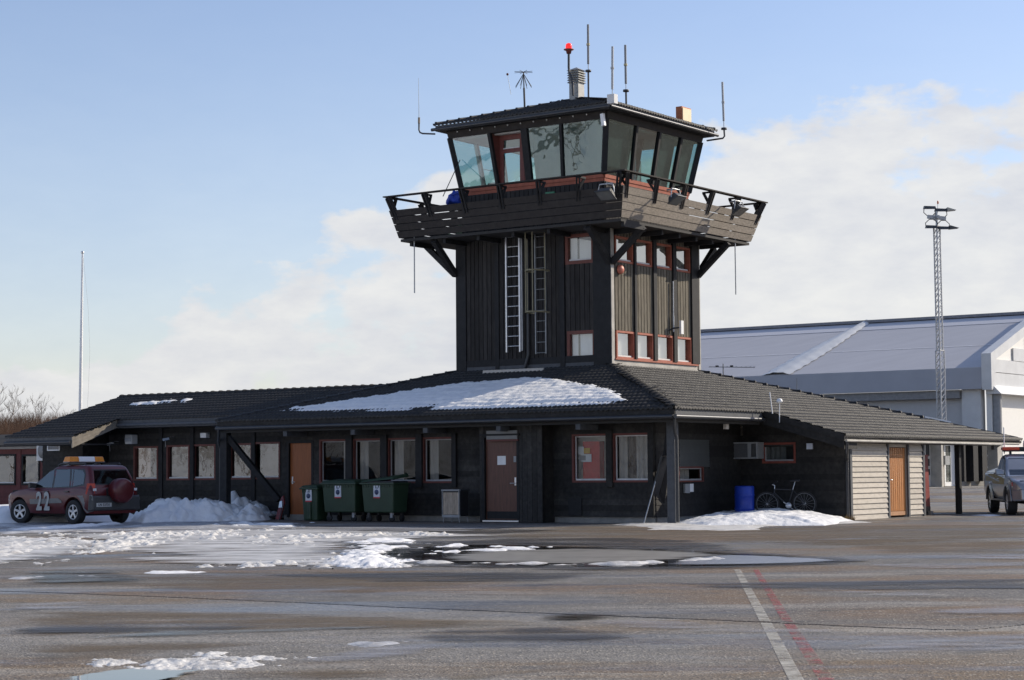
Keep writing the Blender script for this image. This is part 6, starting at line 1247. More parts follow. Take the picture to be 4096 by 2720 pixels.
rp3 = onY(3220, 2014, 52.5); bz = .10; bk = thing_w('bicycle', (rp3.x, rp3.y, bz), R_(4), 'black bicycle leaning on the dark wall behind the snow heap', 'bicycle'); bk.rotation_euler = (R_(-9), 0, R_(4)); rwz = max(.32, rp3.z-bz)
bike_m = M('black_bike_paint', (.02, .02, .024), .35, var=.1); steel = M('bare_steel', (.5, .5, .5), .35, .8, var=.1)
def bwheel(x):
    mb = MB(); n = 36; mb.tube([(x+.315*math.cos(6.2832*k/n), 0, rwz+.315*math.sin(6.2832*k/n)) for k in range(n+1)], .021, 6, False); t = mb.build('wheel', black_r, bk)
    mb = MB(); mb.tube([(x+.283*math.cos(6.2832*k/n), 0, rwz+.283*math.sin(6.2832*k/n)) for k in range(n+1)], .009, 5, False); mb.build('rim', M('dull_bike_rim', (.16, .165, .17), .45, .5) if 'dull_bike_rim' not in MATS else MATS['dull_bike_rim'], t)
    mb = MB()
    for k in range(16): a = 6.2832*k/16; mb.tube([(x, .02*(-1)**k, rwz), (x+.28*math.cos(a), 0, rwz+.28*math.sin(a))], .0022, 3, False)
    mb.tube([(x, -.05, rwz), (x, .05, rwz)], .022, 8); mb.build('spokes', steel, t)
bwheel(0); bwheel(-1.02)
q = lambda x, z: (x, 0, rwz+z); bb, st, hd1, hd0 = q(-.45, -.05), q(-.305, .38), q(-.80, .40), q(-.815, .30)
mb = MB(); mb.tube([bb, st], .018, 6); mb.tube([st, hd1], .017, 6); mb.tube([bb, hd0], .022, 6); mb.tube([hd1, hd0], .02, 6); mb.tube([bb, (0, .05, rwz)], .012, 5); mb.tube([st, (0, .05, rwz)], .011, 5); mb.tube([bb, (0, -.05, rwz)], .012, 5); mb.tube([st, (0, -.05, rwz)], .011, 5); mb.build('frame', bike_m, bk)
mb = MB(); mb.tube([hd0, (-.93, .05, rwz+.15), (-1.02, .05, rwz)], .014, 6); mb.tube([hd0, (-.93, -.05, rwz+.15), (-1.02, -.05, rwz)], .014, 6); mb.build('fork', bike_m, bk)
mb = MB(); mb.tube([st, q(-.23, .60)], .014, 6); mb.build('seat_post', alu, bk); mb = MB(); mb.hexa([(-.36, -.03, rwz+.60), (-.12, -.07, rwz+.60), (-.12, .07, rwz+.60), (-.36, .03, rwz+.60), (-.37, -.02, rwz+.64), (-.1, -.06, rwz+.65), (-.1, .06, rwz+.65), (-.37, .02, rwz+.64)]); mb.build('saddle', black_p, bk, bevel=.015)
mb = MB(); mb.tube([hd1, q(-.79, .50)], .015, 6); mb.tube([q(-.79, .5), (-.86, .0, rwz+.53)], .014, 6); mb.build('stem', alu, bk); mb = MB(); mb.tube([(-.80, -.28, rwz+.56), (-.86, -.1, rwz+.53), (-.86, .1, rwz+.53), (-.80, .28, rwz+.56)], .012, 6); mb.build('handlebar', bike_m, bk)
for s in (-1, 1): mb = MB(); mb.tube([(-.80, s*.2, rwz+.555), (-.77, s*.31, rwz+.565)], .018, 6); mb.build('grip', black_r, bk)
mb = MB(); mb.lathe([(0, -.01), (.085, -.01), (.085, .0), (0, .0)], (bb[0], -.04, bb[2]), 18, 'y'); mb.tube([(bb[0], -.06, bb[2]), (bb[0]-.14, -.06, bb[2]+.09)], .012, 5); mb.tube([(bb[0], .06, bb[2]), (bb[0]+.14, .06, bb[2]-.09)], .012, 5); mb.build('crank', alu, bk)

# ================================================================== THINGS ON THE BUILDING
def single(name, mb, mat, label, cat, group=None, **k):
    v = Vector((0, 0, 0)); n = len(mb.v); mn = [min(p[i] for p in mb.v) for i in range(3)]; mxx = [max(p[i] for p in mb.v) for i in range(3)]; o = ((mn[0]+mxx[0])/2, (mn[1]+mxx[1])/2, mn[2])
    ob = mb.build(name, mat, None, o, **k); ob.location = W(*o); ob.rotation_euler = (0, 0, YAW); return tag(ob, label, cat, group)
def PV(px, py, V): a = onV(px, py, V); return Vector((a[0], V, a[1]))
def PU(px, py, U): a = onU(px, py, U); return Vector((U, a[0], a[1]))
def grp(name, p, label, cat, group=None): return thing_uv(name, p[0], p[1], p[2], label, cat, group)
# window air conditioner
p = PV(2965, 1800, 47.7); ac = grp('air_conditioner', p, 'grey window air conditioner sticking out of the dark wall', 'air conditioner'); a, b = PV(2902, 1836, 47.7), PV(3029, 1768, 47.7)
mb = MB(); mb.box(a.x, b.x, 47.72, 48.1, a.z, b.z); mb.build('casing', grey_p, ac); L = b.x-a.x; mb = MB()
for f0, f1_, z0, z1 in ((0, .09, 0, 1), (.70, .80, 0, 1), (.96, 1, 0, 1), (.09, .70, 0, .07), (.09, .70, .93, 1), (.80, .96, 0, .07), (.80, .96, .93, 1)): mb.box(a.x+f0*L, a.x+f1_*L, 47.69, 47.72, a.z+z0*(b.z-a.z), a.z+z1*(b.z-a.z))
mb.build('front_frame', grey_p, ac); mb = MB(); mb.box(a.x+.09*L, a.x+.70*L, 47.71, 47.718, a.z+.04, b.z-.04); mb.build('condenser_grille', M('dark_grille', (.10, .105, .11), .5, var=.2, scale=40), ac)
for k in range(4): mb = MB(); x = a.x+(.815+.036*k)*L; mb.box(x, x+.018*L, 47.70, 47.716, a.z+.05, b.z-.05); mb.build('louvre', metal_d, ac)
# white notice, outdoor unit, lamps, cameras
a, b = PV(3228, 1797, 48.06), PV(3251, 1773, 48.06); mb = MB(); mb.box(a.x, b.x, 48.03, 48.075, a.z, b.z); single('junction_box', mb, M('bluish_white_plastic', (.55, .60, .70), .5), 'small white box on the dark wall right of the red framed window', 'box')
p = PV(160, 1804, 45.75); hu = grp('heat_pump', p, 'white heat pump unit with round fan grille on the red annex', 'heat pump'); a, b = PV(146, 1843, 45.75), PV(181, 1763, 45.75); mb = MB(); mb.box(a.x, b.x+.2, 45.75, 46.1, a.z, b.z); mb.build('casing', bead_w, hu); mb = MB(); mb.lathe([(0, 0), (.27, 0), (.27, .012), (0, .012)], ((a.x+b.x)/2+.12, 45.738, (a.z+b.z)/2), 28, 'y'); mb.build('fan_grille', M('grey_fan_grille', (.2, .2, .2), .5, var=.1), hu); mb = MB(); mb.box(a.x+.05, a.x+.1, 45.9, 46.3, a.z-.06, a.z); mb.box(b.x, b.x+.05, 45.9, 46.3, a.z-.06, a.z); mb.build('bracket', metal_d, hu)
a, b = PV(52, 1996, 46.22), PV(84, 1970, 46.22); mb = MB(); mb.box(a.x, b.x, 46.22, 46.26, a.z, b.z); sg = single('notice_sign', mb, white_p, 'small white notice on the red annex wall behind the car bonnet', 'sign'); text('sign_text', 'INFO', .085, ink, sg, Matrix(((1, 0, 0, 0), (0, 0, -1, -.024), (0, 1, 0, (b.z-a.z)*.66), (0, 0, 0, 1))), .002, .003)
p = PV(518, 1757, 45.2); wl2 = grp('wall_lamp', p, 'large square white lamp box over the left entrance', 'lamp'); a, b = PV(499, 1776, 45.2), PV(527, 1738, 45.2); mb = MB(); mb.box(a.x, b.x, 45.2, 45.47, a.z, b.z); mb.build('housing', bead_w, wl2, bevel=.02); mb = MB(); mb.box(a.x+.03, b.x-.03, 45.17, 45.2, a.z+.08, b.z-.1); mb.build('lens', M('frosted_lens', (.4, .42, .44), .3), wl2)
a, b = PV(800, 1751, 45.3), PV(824, 1731, 45.3); mb = MB(); mb.box(a.x, b.x, 45.3, 45.48, a.z, b.z); single('wall_lamp', mb, white_p, 'small square white lamp box above the wing windows', 'lamp', bevel=.015)
for px, py, lab, m in ((445, 1775, 'grey security camera on a bent arm left of the entrance lamp', grey_p), (668, 1757, 'small blue grey security camera under the wing eave', M('blue_grey_plastic', (.2, .25, .33), .4))):
    p = PV(px, py, 45.1); cc = grp('security_camera', p, lab, 'camera'); mb = MB(); mb.beam((p.x-.09, 45.0, p.z-.02), (p.x+.09, 45.12, p.z+.02), .09, .08); mb.build('housing', m, cc, bevel=.01); mb = MB(); mb.tube([(p.x, 45.1, p.z), (p.x-.05, 45.3, p.z+.08), (p.x-.05, 45.5, p.z+.08)], .012, 6); mb.tube([(p.x-.1, 45.15, p.z), (p.x-.13, 45.15, p.z-.05), (p.x-.11, 45.15, p.z-.25)], .008, 5); mb.build('arm', bead_g, cc)
# red cabinet behind the window, with papers
p = PV(2365, 1900, 43.72); rc = grp('red_cabinet', p, 'red cabinet with white and yellow notices behind the window', 'cabinet'); a, b = PV(2333, 1950, 43.72), PV(2398, 1765, 43.72); mb = MB(); mb.box(a.x, b.x, 43.72, 43.95, a.z, b.z); mb.build('case', M('bright_red_paint', (.62, .03, .025), .4), rc)
for x0, y0, x1, y1, m in ((2313, 1818, 2336, 1786, blind_w), (2331, 1814, 2360, 1792, M('yellow_notice', (.75, .45, .05), .6)), (2326, 1848, 2366, 1816, blind_w), (2312, 1842, 2344, 1822, grey_p)):
    a, b = PV(x0, y0, 43.69), PV(x1, y1, 43.69); mb = MB(); mb.box(a.x, b.x, 43.68-.003*(x0 % 5), 43.69, a.z, b.z); mb.build('notice', m, rc)
a, b = PV(2290, 1940, 43.98), PV(2440, 1740, 43.98); mb = MB(); mb.box(a.x-.1, b.x+.1, 43.98, 44.0, a.z, b.z+.1); single('room_backdrop', mb, M('bright_room_backdrop', (.78, .76, .68), .7), 'added pale backdrop imitating the daylit room behind the red cabinet', 'blind')  # added backdrop; its pale colour stands in for daylight inside the room
# leaning pole, red board, shovel
a, b = PV(2622, 1925, 43.35), PV(2575, 2095, 42.9); mb = MB(); mb.tube([a, b], .016, 6); single('leaning_pole', mb, metal_g, 'thin grey pole leaning by the corner post', 'pole')
a = PV(1106, 2070, 43.0); mb = MB(); mb.prism([(a.x-.05, 43.0, .02), (a.x+.14, 43.0, .02), (a.x+.16, 43.15, .5), (a.x+.06, 43.22, .72), (a.x+.0, 43.2, .66)], (0, .05, 0)); single('red_board', mb, M('dark_red_plastic', (.17, .02, .018), .4), 'dark red board leaning at the foot of the porch brace', 'board')
a = PV(1112, 2070, 42.9); sv = grp('shovel', (a.x, 42.9, 0), 'grey headed tool standing against the red board', 'tool'); mb = MB(); mb.tube([(a.x+.05, 42.9, 0), (a.x+.08, 43.0, .45)], .014, 6); mb.build('shaft', metal_d, sv); mb = MB(); mb.hexa([(a.x-.02, 42.92, .36), (a.x+.14, 42.92, .36), (a.x+.14, 42.98, .36), (a.x-.02, 42.98, .36), (a.x, 42.96, .56), (a.x+.1, 42.96, .58), (a.x+.1, 43.0, .58), (a.x, 43.0, .56)]); mb.build('head', alu, sv, bevel=.02)
# red cabinet and block behind the shed
a, b = PU(3693, 2012, -23.3), PU(3711, 1826, -23.3); rb2 = grp('red_box', (-23.3, a.y, 0), 'tall dark red box standing behind the shed', 'box'); mb = MB(); mb.hexa([(-23.5, a.y+.02, .25), (-23.3, a.y+.02, .25), (-23.3, b.y+.1, .25), (-23.5, b.y+.1, .25), (-23.5, a.y-.1, b.z), (-23.3, a.y-.1, b.z), (-23.3, b.y-.0, b.z), (-23.5, b.y-.0, b.z)]); mb.build('case', M('brick_red_paint', (.22, .035, .03), .5, var=.15), rb2); mb = MB(); mb.box(-23.5, -23.3, a.y, b.y+.12, 0, .25); mb.build('foot', black_p, rb2); mb = MB(); mb.box(-23.52, -23.28, a.y-.13, b.y+.02, b.z, b.z+.05); mb.build('top', MATS['brick_red_paint'], rb2)
p = PU(3729, 2050, -23.2); mb = MB(); mb.box(-23.4, -23.2, p.y-.07, p.y+.08, 0, .11); single('block', mb, concrete, 'small dark stone block on the ground behind the shed', 'block')
mb = MB(); rnd = random.Random(3)
for i in range(90):
    q = PV(rnd.uniform(3378, 3425), 2066, 47.95); h = rnd.uniform(.05, .2); dx, dy = rnd.uniform(-.1, .1), rnd.uniform(-.1, .02); mb.add([(q.x-.006, 47.9+dy, 0), (q.x+.006, 47.9+dy, 0), (q.x+dx, 47.9+dy*2, h)], [(0, 1, 2)])
tg = single('dry_grass', mb, M('dry_grass_blades', (.20, .13, .05), .9, var=.2), 'tuft of dry grass at the shed corner', None); tg['kind'] = 'stuff'

# ================================================================== LADDERS, LAMPS, BELL ON THE TOWER
n_ = VT-.10
sa, sb = PV(2031, 1410, n_), PV(2084, 1404, n_); top = PV(2031, 925, n_).z; ld = grp('ladder', ((sa.x+sb.x)/2, n_, 4.9), 'bright aluminium ladder standing against the tower front', 'ladder')
for x in (sa.x, sb.x): mb = MB(); mb.box(x-.022, x+.022, n_-.07, n_+.0, sa.z, top); mb.build('stile', alu, ld)
mb = MB(); mb.box(sb.x+.03, sb.x+.06, n_-.0, n_+.06, sa.z+.03, top); mb.build('stile', alu, ld)
z = PV(2050, 1385, n_).z
while z < top-.1: mb = MB(); mb.tube([(sa.x, n_-.03, z), (sb.x, n_-.03, z)], .016, 6); mb.build('rung', alu, ld); z += .30
n_ = VT-.22; sa, sb = PV(2144, 1416, n_), PV(2185, 1413, n_); top = PV(2144, 915, n_).z; cl = grp('caged_ladder', ((sa.x+sb.x)/2, n_, 4.9), 'thin grey fixed ladder with yellowish safety hoops', 'ladder'); cm = M('greyish_steel', (.26, .27, .27), .5, .5, var=.15); hm = M('yellowish_hoop', (.22, .195, .12), .6, .2, var=.15)
for x in (sa.x, sb.x): mb = MB(); mb.box(x-.017, x+.017, n_-.02, n_+.02, sa.z, top); mb.build('stile', cm, cl)
z = sa.z+.03
while z < top: mb = MB(); mb.tube([(sa.x, n_, z), (sb.x, n_, z)], .012, 5); mb.build('rung', cm, cl); z += .315
mid = (sa.x+sb.x)/2
for py in (935, 1087, 1252):
    z = PV(2144, py, n_).z; mb = MB(); pts = [(mid+.34*math.cos(a), n_-.02-.62*max(0, math.sin(a)), z) for a in [math.pi*k/14 for k in range(15)]]; pts = [(sb.x, n_, z)]+pts+[(sa.x, n_, z)]
    for i in range(len(pts)-1): mb.beam(pts[i], pts[i+1], .012, .045)
    mb.build('hoop', hm, cl)
zl, zh = PV(2144, 1252, n_).z, PV(2144, 935, n_).z
for a in (.35, 1.2, 1.95, 2.8): mb = MB(); mb.beam((mid+.34*math.cos(a), n_-.02-.62*math.sin(a), zl), (mid+.34*math.cos(a), n_-.02-.62*math.sin(a), zh), .03, .012); mb.build('cage_bar', hm, cl)
p = PU(2481, 1078, UT+.08); be = grp('alarm_bell', p, 'round red alarm bell high on the sunlit tower wall', 'bell'); mb = MB(); mb.lathe([(.14, .0), (.14, .03), (.12, .08), (.07, .115), (0, .125)], p-Vector((.02, 0, 0)), 20, 'x'); mb.build('gong', M('faded_red_paint', (.50, .16, .11), .5), be); mb = MB(); mb.box(UT, UT+.08, p.y-.09, p.y+.09, p.z-.1, p.z+.1); mb.build('back_plate', red_dark, be)
a, b = PU(2722, 1336, UT+.3), PU(2731, 1283, UT+.3); pa = grp('panel_antenna', (UT+.3, a.y, a.z), 'slim white panel antenna on the sunlit tower wall', 'antenna'); mb = MB(); mb.box(UT+.26, UT+.33, a.y, b.y, a.z, b.z); mb.build('panel', white_p, pa); mb = MB(); mb.tube([(UT, a.y-.25, a.z+.1), (UT+.14, a.y-.12, a.z+.18), (UT+.28, a.y+.05, a.z+.2)], .025, 6); mb.build('arm', black_p, pa)
a, b = PU(2692, 1125, UT+.11), PU(2693, 1262, UT+.11); mb = MB(); mb.tube([a, b], .022, 6); mb.tube([b, b-Vector((-.0, 0, .5))], .03, 6); single('cable_pipe', mb, metal_g, 'grey cable pipe running down the sunlit tower wall', 'pipe')
for p0, p1, lab in ((PV(1657, 940, 46.5), PV(1660, 1172, 46.5), 'thin grey rod hanging under the left balcony corner'), (PU(2940, 955, -29.0), PU(2943, 1178, -29.0), 'thin grey rod hanging under the right balcony corner')): mb = MB(); mb.tube([(p0.x, p0.y, p0.z), (p0.x, p0.y, p1.z)], .019, 6); single('hanging_rod', mb, metal_g, lab, 'rod', 'rods hanging under the balcony')
hsg = M('grey_floodlight_housing', (.07, .073, .075), .5, .3, var=.15); flens = M('floodlight_glass', (.16, .165, .165), .12, var=.1)
def floodlight(pos, out, label, s=.72):
    o = grp('floodlight', pos, label, 'floodlight', 'floodlights hung on the balcony rail'); P = Vector(pos); ou = Vector((*out, 0)); al = Vector((-out[1], out[0], 0)); dn = Vector((0, 0, -1)); f = (ou*.52+dn*.85).normalized(); u = f.cross(al)
    def q(a, b, c): return P+al*a*s+u*b*s+f*c*s
    mb = MB(); mb.hexa([q(-.33, -.26, .10), q(.33, -.26, .10), q(.33, .26, .10), q(-.33, .26, .10), q(-.24, -.16, -.14), q(.24, -.16, -.14), q(.24, .16, -.14), q(-.24, .16, -.14)]); mb.build('housing', hsg, o, bevel=.02)
    mb = MB(); mb.hexa([q(-.36, -.29, .10), q(.36, -.29, .10), q(.36, .29, .10), q(-.36, .29, .10), q(-.36, -.29, .13), q(.36, -.29, .13), q(.36, .29, .13), q(-.36, .29, .13)]); mb.build('rim', hsg, o)
    mb = MB(); mb.quad(q(-.31, -.24, .134), q(.31, -.24, .134), q(.31, .24, .134), q(-.31, .24, .134)); mb.build('glass', flens, o)
    mb = MB(); hgt = Vector((0, 0, .36*s)); mb.tube([q(-.36, 0, 0), q(-.36, 0, 0)*.5+(P+al*-.34*s+hgt)*.5, P+al*-.3*s+hgt, P+al*.3*s+hgt, q(.36, 0, 0)*.5+(P+al*.34*s+hgt)*.5, q(.36, 0, 0)], .018, 6); mb.tube([P+hgt, P+hgt-ou*.4*s], .03, 6); mb.build('bracket', metal_g, o)
p = PV(2425, 772, 45.72); floodlight((p.x, p.y, p.z), (0, -1), 'floodlight in shade hung on the front rail beside the balcony corner')
p = PU(2703, 792, -28.2); floodlight((p.x, p.y, p.z), (1, 0), 'floodlight with open bracket in the middle of the sunlit balcony side')
p = PU(2955, 838, -28.2); floodlight((p.x, p.y, p.z), (1, 0), 'floodlight nearest the far right balcony corner')
a, b = PV(1790, 815, 47.0), PV(1838, 772, 47.0); bt = grp('blue_tarp', (a.x, 47.0, a.z), 'crumpled bright blue tarpaulin on the balcony left of the cab', 'tarpaulin'); mb = MB(); rnd = random.Random(11); bm = bmesh.new(); bmesh.ops.create_icosphere(bm, subdivisions=3, radius=1.0)
for v in bm.verts:
    n = v.co.normalized(); k = 1+.35*math.sin(5*n.x+2)*math.sin(4*n.z+1)+.2*math.sin(9*n.y+n.z*6); v.co = n*k
    v.co.x *= (b.x-a.x)*.5; v.co.y *= .2; v.co.z *= .22
mb.add([(v.co.x+(a.x+b.x)/2+(.12 if v.co.z > .08 else -.05), v.co.y+47.1, v.co.z+a.z+.18) for v in bm.verts], [tuple(v.index for v in f.verts) for f in bm.faces], True); bm.free(); mb.build('sheet', M('blue_tarpaulin', (.02, .06, .42), .5, var=.15), bt)
a, b = PV(1840, 640, 47.5), PV(1772, 785, 46.4); mb = MB(); mb.tube([a, b], .014, 5); single('stay_wire', mb, metal_d, 'thin dark stay running from cab to balcony rail', 'wire')

# ================================================================== AERIALS ON THE CAB ROOF
aer = M('grey_aerial_tube', (.20, .205, .21), .45, .2, var=.12); aer_l = M('pale_aerial_tube', (.42, .43, .43), .45, .1, var=.08); brass = M('brass_collar', (.42, .36, .2), .4, .5); dkp = M('dark_mast_pipe', (.06, .062, .066), .5, .3, var=.15)
def aerial(px, y0, y1, yb, yf, V, m, label, colm, yc, pxb=None):
    f = lambda y: PV(px+((pxb or px)-px)*(y-y0)/(yb-y0), y, V); b = f(yb); o = grp('aerial', b, label, 'antenna', 'tube aerials on the cab roof')
    mb = MB(); mb.tube([f(y0), f(y1)], .036, 8); mb.build('radome', m, o); mb = MB(); mb.tube([f(yc-4), f(yc+4)], .055, 8); mb.build('collar', colm, o)
    mb = MB(); mb.tube([f(y1), f(yf)], .012, 6); mb.build('rod', aer_l, o); mb = MB(); c_ = f(yf); mb.lathe([(0, -.03), (.09, -.03), (.09, .03), (0, .03)], c_, 12); mb.tube([c_, b], .03, 8); mb.build('mast', dkp, o); return o
aerial(2352, 98, 256, 396, 284, 50.17, aer, 'tallest dark tube aerial right of the chimney', brass, 178, 2354)
aerial(2450, 186, 357, 393, 389, 46.95, aer_l, 'pale tube aerial on the white box at the roof corner', aer_l, 272, 2449)
aerial(2501, 180, 335, 424, 363, 48.6, aer, 'dark tube aerial standing on the right roof slope', brass, 259, 2505)
p = PU(2896, 552, -29.35); o = grp('aerial', p, 'pale tube aerial on a bent pipe at the far right roof corner', 'antenna', 'tube aerials on the cab roof'); f = lambda x, y: PU(x, y, -29.35)
mb = MB(); mb.tube([f(2889.5, 328), f(2895, 484)], .036, 8); mb.build('radome', aer_l, o); mb = MB(); mb.tube([f(2892.5, 405), f(2892.7, 413)], .05, 8); mb.build('collar', aer_l, o); mb = MB(); mb.tube([f(2895, 484), f(2896, 515)], .012, 6); mb.build('rod', aer_l, o); c_ = f(2896, 515)
mb = MB(); mb.lathe([(0, -.03), (.09, -.03), (.09, .03), (0, .03)], c_, 12); q_ = f(2898, 545); mb.tube([c_, q_, q_+Vector((-.03, -.06, -.07)), q_+Vector((-.1, -.2, -.10)), Vector((-29.9, 53.05, q_.z-.10))], .028, 8); mb.build('mast', dkp, o)
g0 = lambda x, y: PV(x, y, 47.2); p = g0(1675, 520); o = grp('whip_aerial', p, 'very thin whip aerial on a bent pipe at the left roof corner', 'antenna'); mb = MB(); mb.tube([g0(1740, 536), g0(1690, 534), g0(1680, 530), g0(1676, 520), g0(1676, 492)], .026, 8); mb.build('mast', dkp, o); mb = MB(); mb.tube([g0(1676, 494), g0(1676, 470)], .035, 8); mb.build('collar', M('brown_insulator', (.25, .19, .13), .5), o); mb = MB(); mb.tube([g0(1676, 470), g0(1674, 312)], [.010, .005], 5); mb.build('whip', aer_l, o)
g0 = lambda x, y: PV(x, y, 49.2); p = g0(2044, 378); o = grp('ball_rod', p, 'thin leaning rod with a small ball on the roof', 'rod'); mb = MB(); mb.tube([p, g0(2030, 300)], .007, 5); mb.build('rod', aer_l, o); mb = MB(); mb.lathe([(0, -.04), (.03, -.03), (.04, 0), (.03, .03), (0, .04)], g0(2030, 297), 10); mb.build('ball', red_dark, o)
p = g0(2099, 436); o = grp('discone_antenna', p, 'discone antenna like a bare umbrella on the roof left of the chimney', 'antenna'); t = g0(2094, 288); mb = MB(); mb.tube([p, g0(2096, 352)], .032, 8); mb.tube([g0(2096, 352), t], .02, 8); mb.build('mast', dkp, o); mb = MB()
for k in range(8): a = 6.2832*k/8+.2; mb.tube([t, t+Vector((.30*math.cos(a), .30*math.sin(a), 0))], .008, 4)
mb.build('disc_rods', dkp, o); mb = MB()
for k in range(8): a = 6.2832*k/8+.2; mb.tube([t-Vector((0, 0, .05)), t+Vector((.27*math.cos(a), .27*math.sin(a), -.48))], .009, 4)
mb.build('cone_rods', dkp, o)
g1 = lambda x, y: PV(x, y, 49.85); p = g1(2292, 382); o = grp('beacon_light', p, 'glowing red obstruction lamp on a bent pole by the chimney', 'beacon'); mb = MB(); mb.tube([p, g1(2291, 330), g1(2285, 312), g1(2277, 292), g1(2275, 270), g1(2275, 214)], .038, 8); mb.build('pole', dkp, o); c_ = g1(2275, 197); mb = MB(); mb.lathe([(0, -.14), (.07, -.14), (.09, -.05), (.16, -.02), (.16, .0), (0, .0)], c_, 16); mb.build('base', M('rusty_red_base', (.18, .05, .04), .5), o); mb = MB(); mb.lathe([(.10, 0), (.10, .1), (.085, .16), (.04, .19), (0, .19)], c_, 16); mb.build('lamp_dome', M('red_lamp_glass', (.6, .02, .02), .2, emit=(1, .02, .012, 1.3)), o)
p = PU(2752, 500, -29.72); o = grp('light_box', p, 'square orange box with a cream front on the right roof edge', 'light box'); mb = MB(); mb.box(-29.97, -29.76, p.y-.30, p.y+.27, p.z+.02, p.z+.55); mb.build('case', M('orange_case', (.50, .15, .05), .5, var=.08), o); mb = MB(); mb.box(-29.755, -29.735, p.y-.27, p.y+.24, p.z+.06, p.z+.51); mb.build('front', M('pale_orange_front', (.85, .68, .42), .5, var=.05), o)
a, b = PV(2170, 431, 48.9), PV(2237, 403, 49.9); mb = MB(); mb.beam(a, b, .05, .05); single('roof_bar', mb, dkp, 'dark bar sticking up along the cab roof hip', 'bar')
# aerials on the low roof
p = onY(2893, 1500, 64); o = thing_w('yagi_antenna', p, 0, 'flat yagi antenna behind the right roof ridge', 'antenna'); z1 = onY(2893, 1467, 64).z-p.z; mb = MB(); mb.tube([(0, 0, -.6), (0, 0, z1+.1)], .018, 6); mb.build('mast', aer, o); mb = MB(); mb.tube([(-.46, 0, z1), (1.05, 0, z1-.03)], .012, 5); mb.build('boom', aer, o)
for k, x in enumerate((-.45, -.2, .12, .3, .42, .6, .75, .9, 1.03)): mb = MB(); mb.tube([(x, -.25, z1), (x, .25, z1)], .006, 4); mb.build('element', aer, o)
for x in (-.2, .28): mb = MB(); mb.beam((x-.05, 0, z1+.02), (x+.05, 0, z1+.02), .06, .05); mb.build('coupler', black_p, o)
p = PV(3118, 1690, 47.12); o = grp('dome_aerial', p, 'small white dome on a thin stick at the bargeboard', 'antenna'); t = PV(3118, 1612, 47.12); mb = MB(); mb.tube([p, t], .012, 6); mb.build('stick', white_p, o); mb = MB(); mb.lathe([(0, 0), (.05, .0), (.085, .03), (.085, .06), (.06, .11), (.0, .13)], t, 18); mb.build('dome', white_p, o)
mb = MB(); mb.tube([PV(3090, 1655, 47.1), PV(3079, 1569, 47.1)], .014, 6); single('white_rod', mb, white_p, 'leaning white rod beside the dome aerial', 'rod')
mb = MB(); mb.tube([onY(3187, 1552, 68)-Vector((0, 0, .3)), onY(3187, 1512, 68)], .012, 5); ob = mb.build('thin_rod', aer, None); tag(ob, 'thin upright rod behind the right hip ridge', 'rod')

# ================================================================== FLAGPOLE AND LIGHT MAST
b, t = onY(321, 1640, 72), onY(330, 1015, 72); fp = thing_w('flagpole', (b.x, 72, 0), 0, 'tall white flagpole behind the left wing', 'flagpole'); dx = t.x-b.x; mb = MB(); mb.tube([(-dx*.6, 0, 0), (0, 0, b.z), (dx*.5, 0, (b.z+t.z)/2), (dx, 0, t.z)], [.072, .066, .055, .036], 12); mb.build('pole', white_p, fp); mb = MB(); mb.lathe([(0, -.06), (.055, -.03), (.065, 0), (.055, .03), (0, .06)], (dx, 0, t.z+.05), 14); mb.build('knob', alu, fp)
mb = MB(); mb.tube([(dx+.03, 0, t.z-.1), (dx+.22, 0, t.z-2), (dx+.30, 0, t.z-3.6), (dx+.25, 0, t.z-5.2), (.12, 0, 1.5)], .004, 3, False); mb.build('halyard', bead_g, fp)
ms, mz = 1.17, 2.86
b, t = onY(3766, 1665, 101), onY(3747, 905, 101); lm = thing_w('light_mast', (b.x, 101, mz), 0, 'grey lattice floodlight mast in front of the hangar', 'light mast'); lm.scale = (ms, ms, ms); zt_ = (t.z-mz)/ms; zsp = (onY(3760, 1402, 101).z-mz)/ms; lean = (t.x-b.x)/(t.z-b.z)
mast_m = M('pale_mast_steel', (.52, .52, .51), .5, .1, var=.12)
def lattice(z0, z1, r, name):
    mb = MB(); N = [Vector((math.cos(a)*r, math.sin(a)*r, 0)) for a in (.3, 2.39, 4.49)]; f = lambda k, z: N[k]+Vector((lean*(z*ms+mz-b.z)/ms, 0, z))
    for k in range(3): mb.tube([f(k, z0), f(k, z1)], .036, 6)
    z = z0
    while z < z1-.15:
        for k in range(3): mb.beam(f(k, z), f((k+1) % 3, min(z+.26, z1)), .042, .014)
        z += .26
    for k in range(3): mb.beam(f(k, z1), f((k+1) % 3, z1), .05, .05)
    mb.build(name, mast_m, lm)
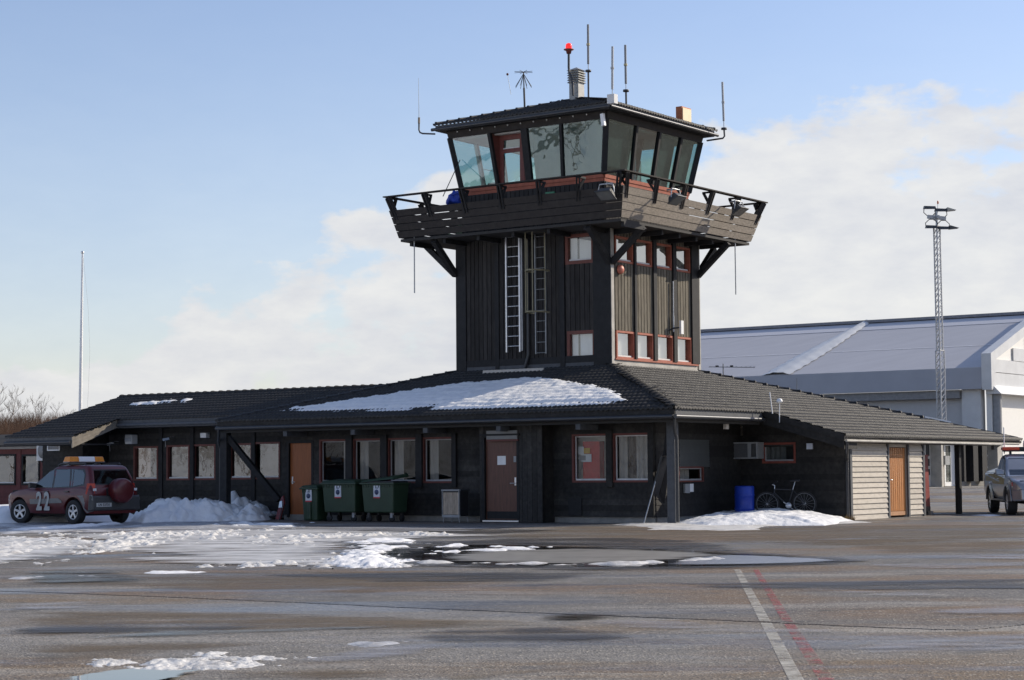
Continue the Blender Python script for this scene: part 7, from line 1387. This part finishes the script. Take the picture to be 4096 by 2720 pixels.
lattice(0, zsp, .21, 'lower_lattice'); lattice(zsp, zt_, .155, 'upper_lattice'); xt = lean*(t.z-b.z)/ms
mb = MB(); mb.tube([(xt, 0, zt_), (xt, 0, zt_+.7)], .05, 8); mb.tube([(xt+.05, 0, zt_+.6), (xt+.07, 0, zt_+1.05)], .012, 5); mb.build('top_pole', metal_g, lm); mb = MB(); mb.beam((xt-.42, -.1, zt_+.42), (xt+.42, .1, zt_+.36), .12, .16); mb.beam((xt, -.4, zt_+.38), (xt, .4, zt_+.38), .1, .14); mb.build('cross_arm', aer_l, lm)
mb = MB(); mb.lathe([(0, 0), (.035, .01), (.04, .1), (.02, .15), (0, .16)], (xt+.075, 0, zt_+1.0), 10); mb.build('obstruction_lamp', M('orange_lamp', (.6, .15, .05), .4), lm)
for x, y, z, ax in ((-.30, 0, .82, 0), (.22, .1, .72, 1), (-.25, -.1, -.06, 0), (.30, 0, -.10, 1)):
    mb = MB(); mb.hexa([(xt+x-.26, y-.16, zt_+z-.05), (xt+x+.26, y-.16, zt_+z-.05), (xt+x+.26, y+.2, zt_+z-.02), (xt+x-.26, y+.2, zt_+z-.02), (xt+x-.24, y-.1, zt_+z+.09), (xt+x+.24, y-.1, zt_+z+.07), (xt+x+.24, y+.12, zt_+z+.1), (xt+x-.24, y+.12, zt_+z+.11)]); fl = mb.build('flood_lamp', hsg, lm)
    mb = MB(); s = -1 if z > .3 else 1; mb.tube([(xt+x-.25, y, zt_+z), (xt+x-.27, y, zt_+z+.2*s), (xt+x-.1, y, zt_+z+.36*s), (xt+x+.1, y, zt_+z+.36*s), (xt+x+.27, y, zt_+z+.2*s), (xt+x+.25, y, zt_+z)], .02, 5); mb.build('lamp_yoke', dkp, fl)
    if ax: mb = MB(); mb.prism([(xt+x+.26, y-.2, zt_+z-.04), (xt+x+.26, y-.2, zt_+z+.12), (xt+x+.66, y-.2, zt_+z-.0)], (0, .4, 0)); mb.build('lamp_visor', M('pale_lamp_visor', (.42, .41, .36), .5) if z > .3 else hsg, fl)
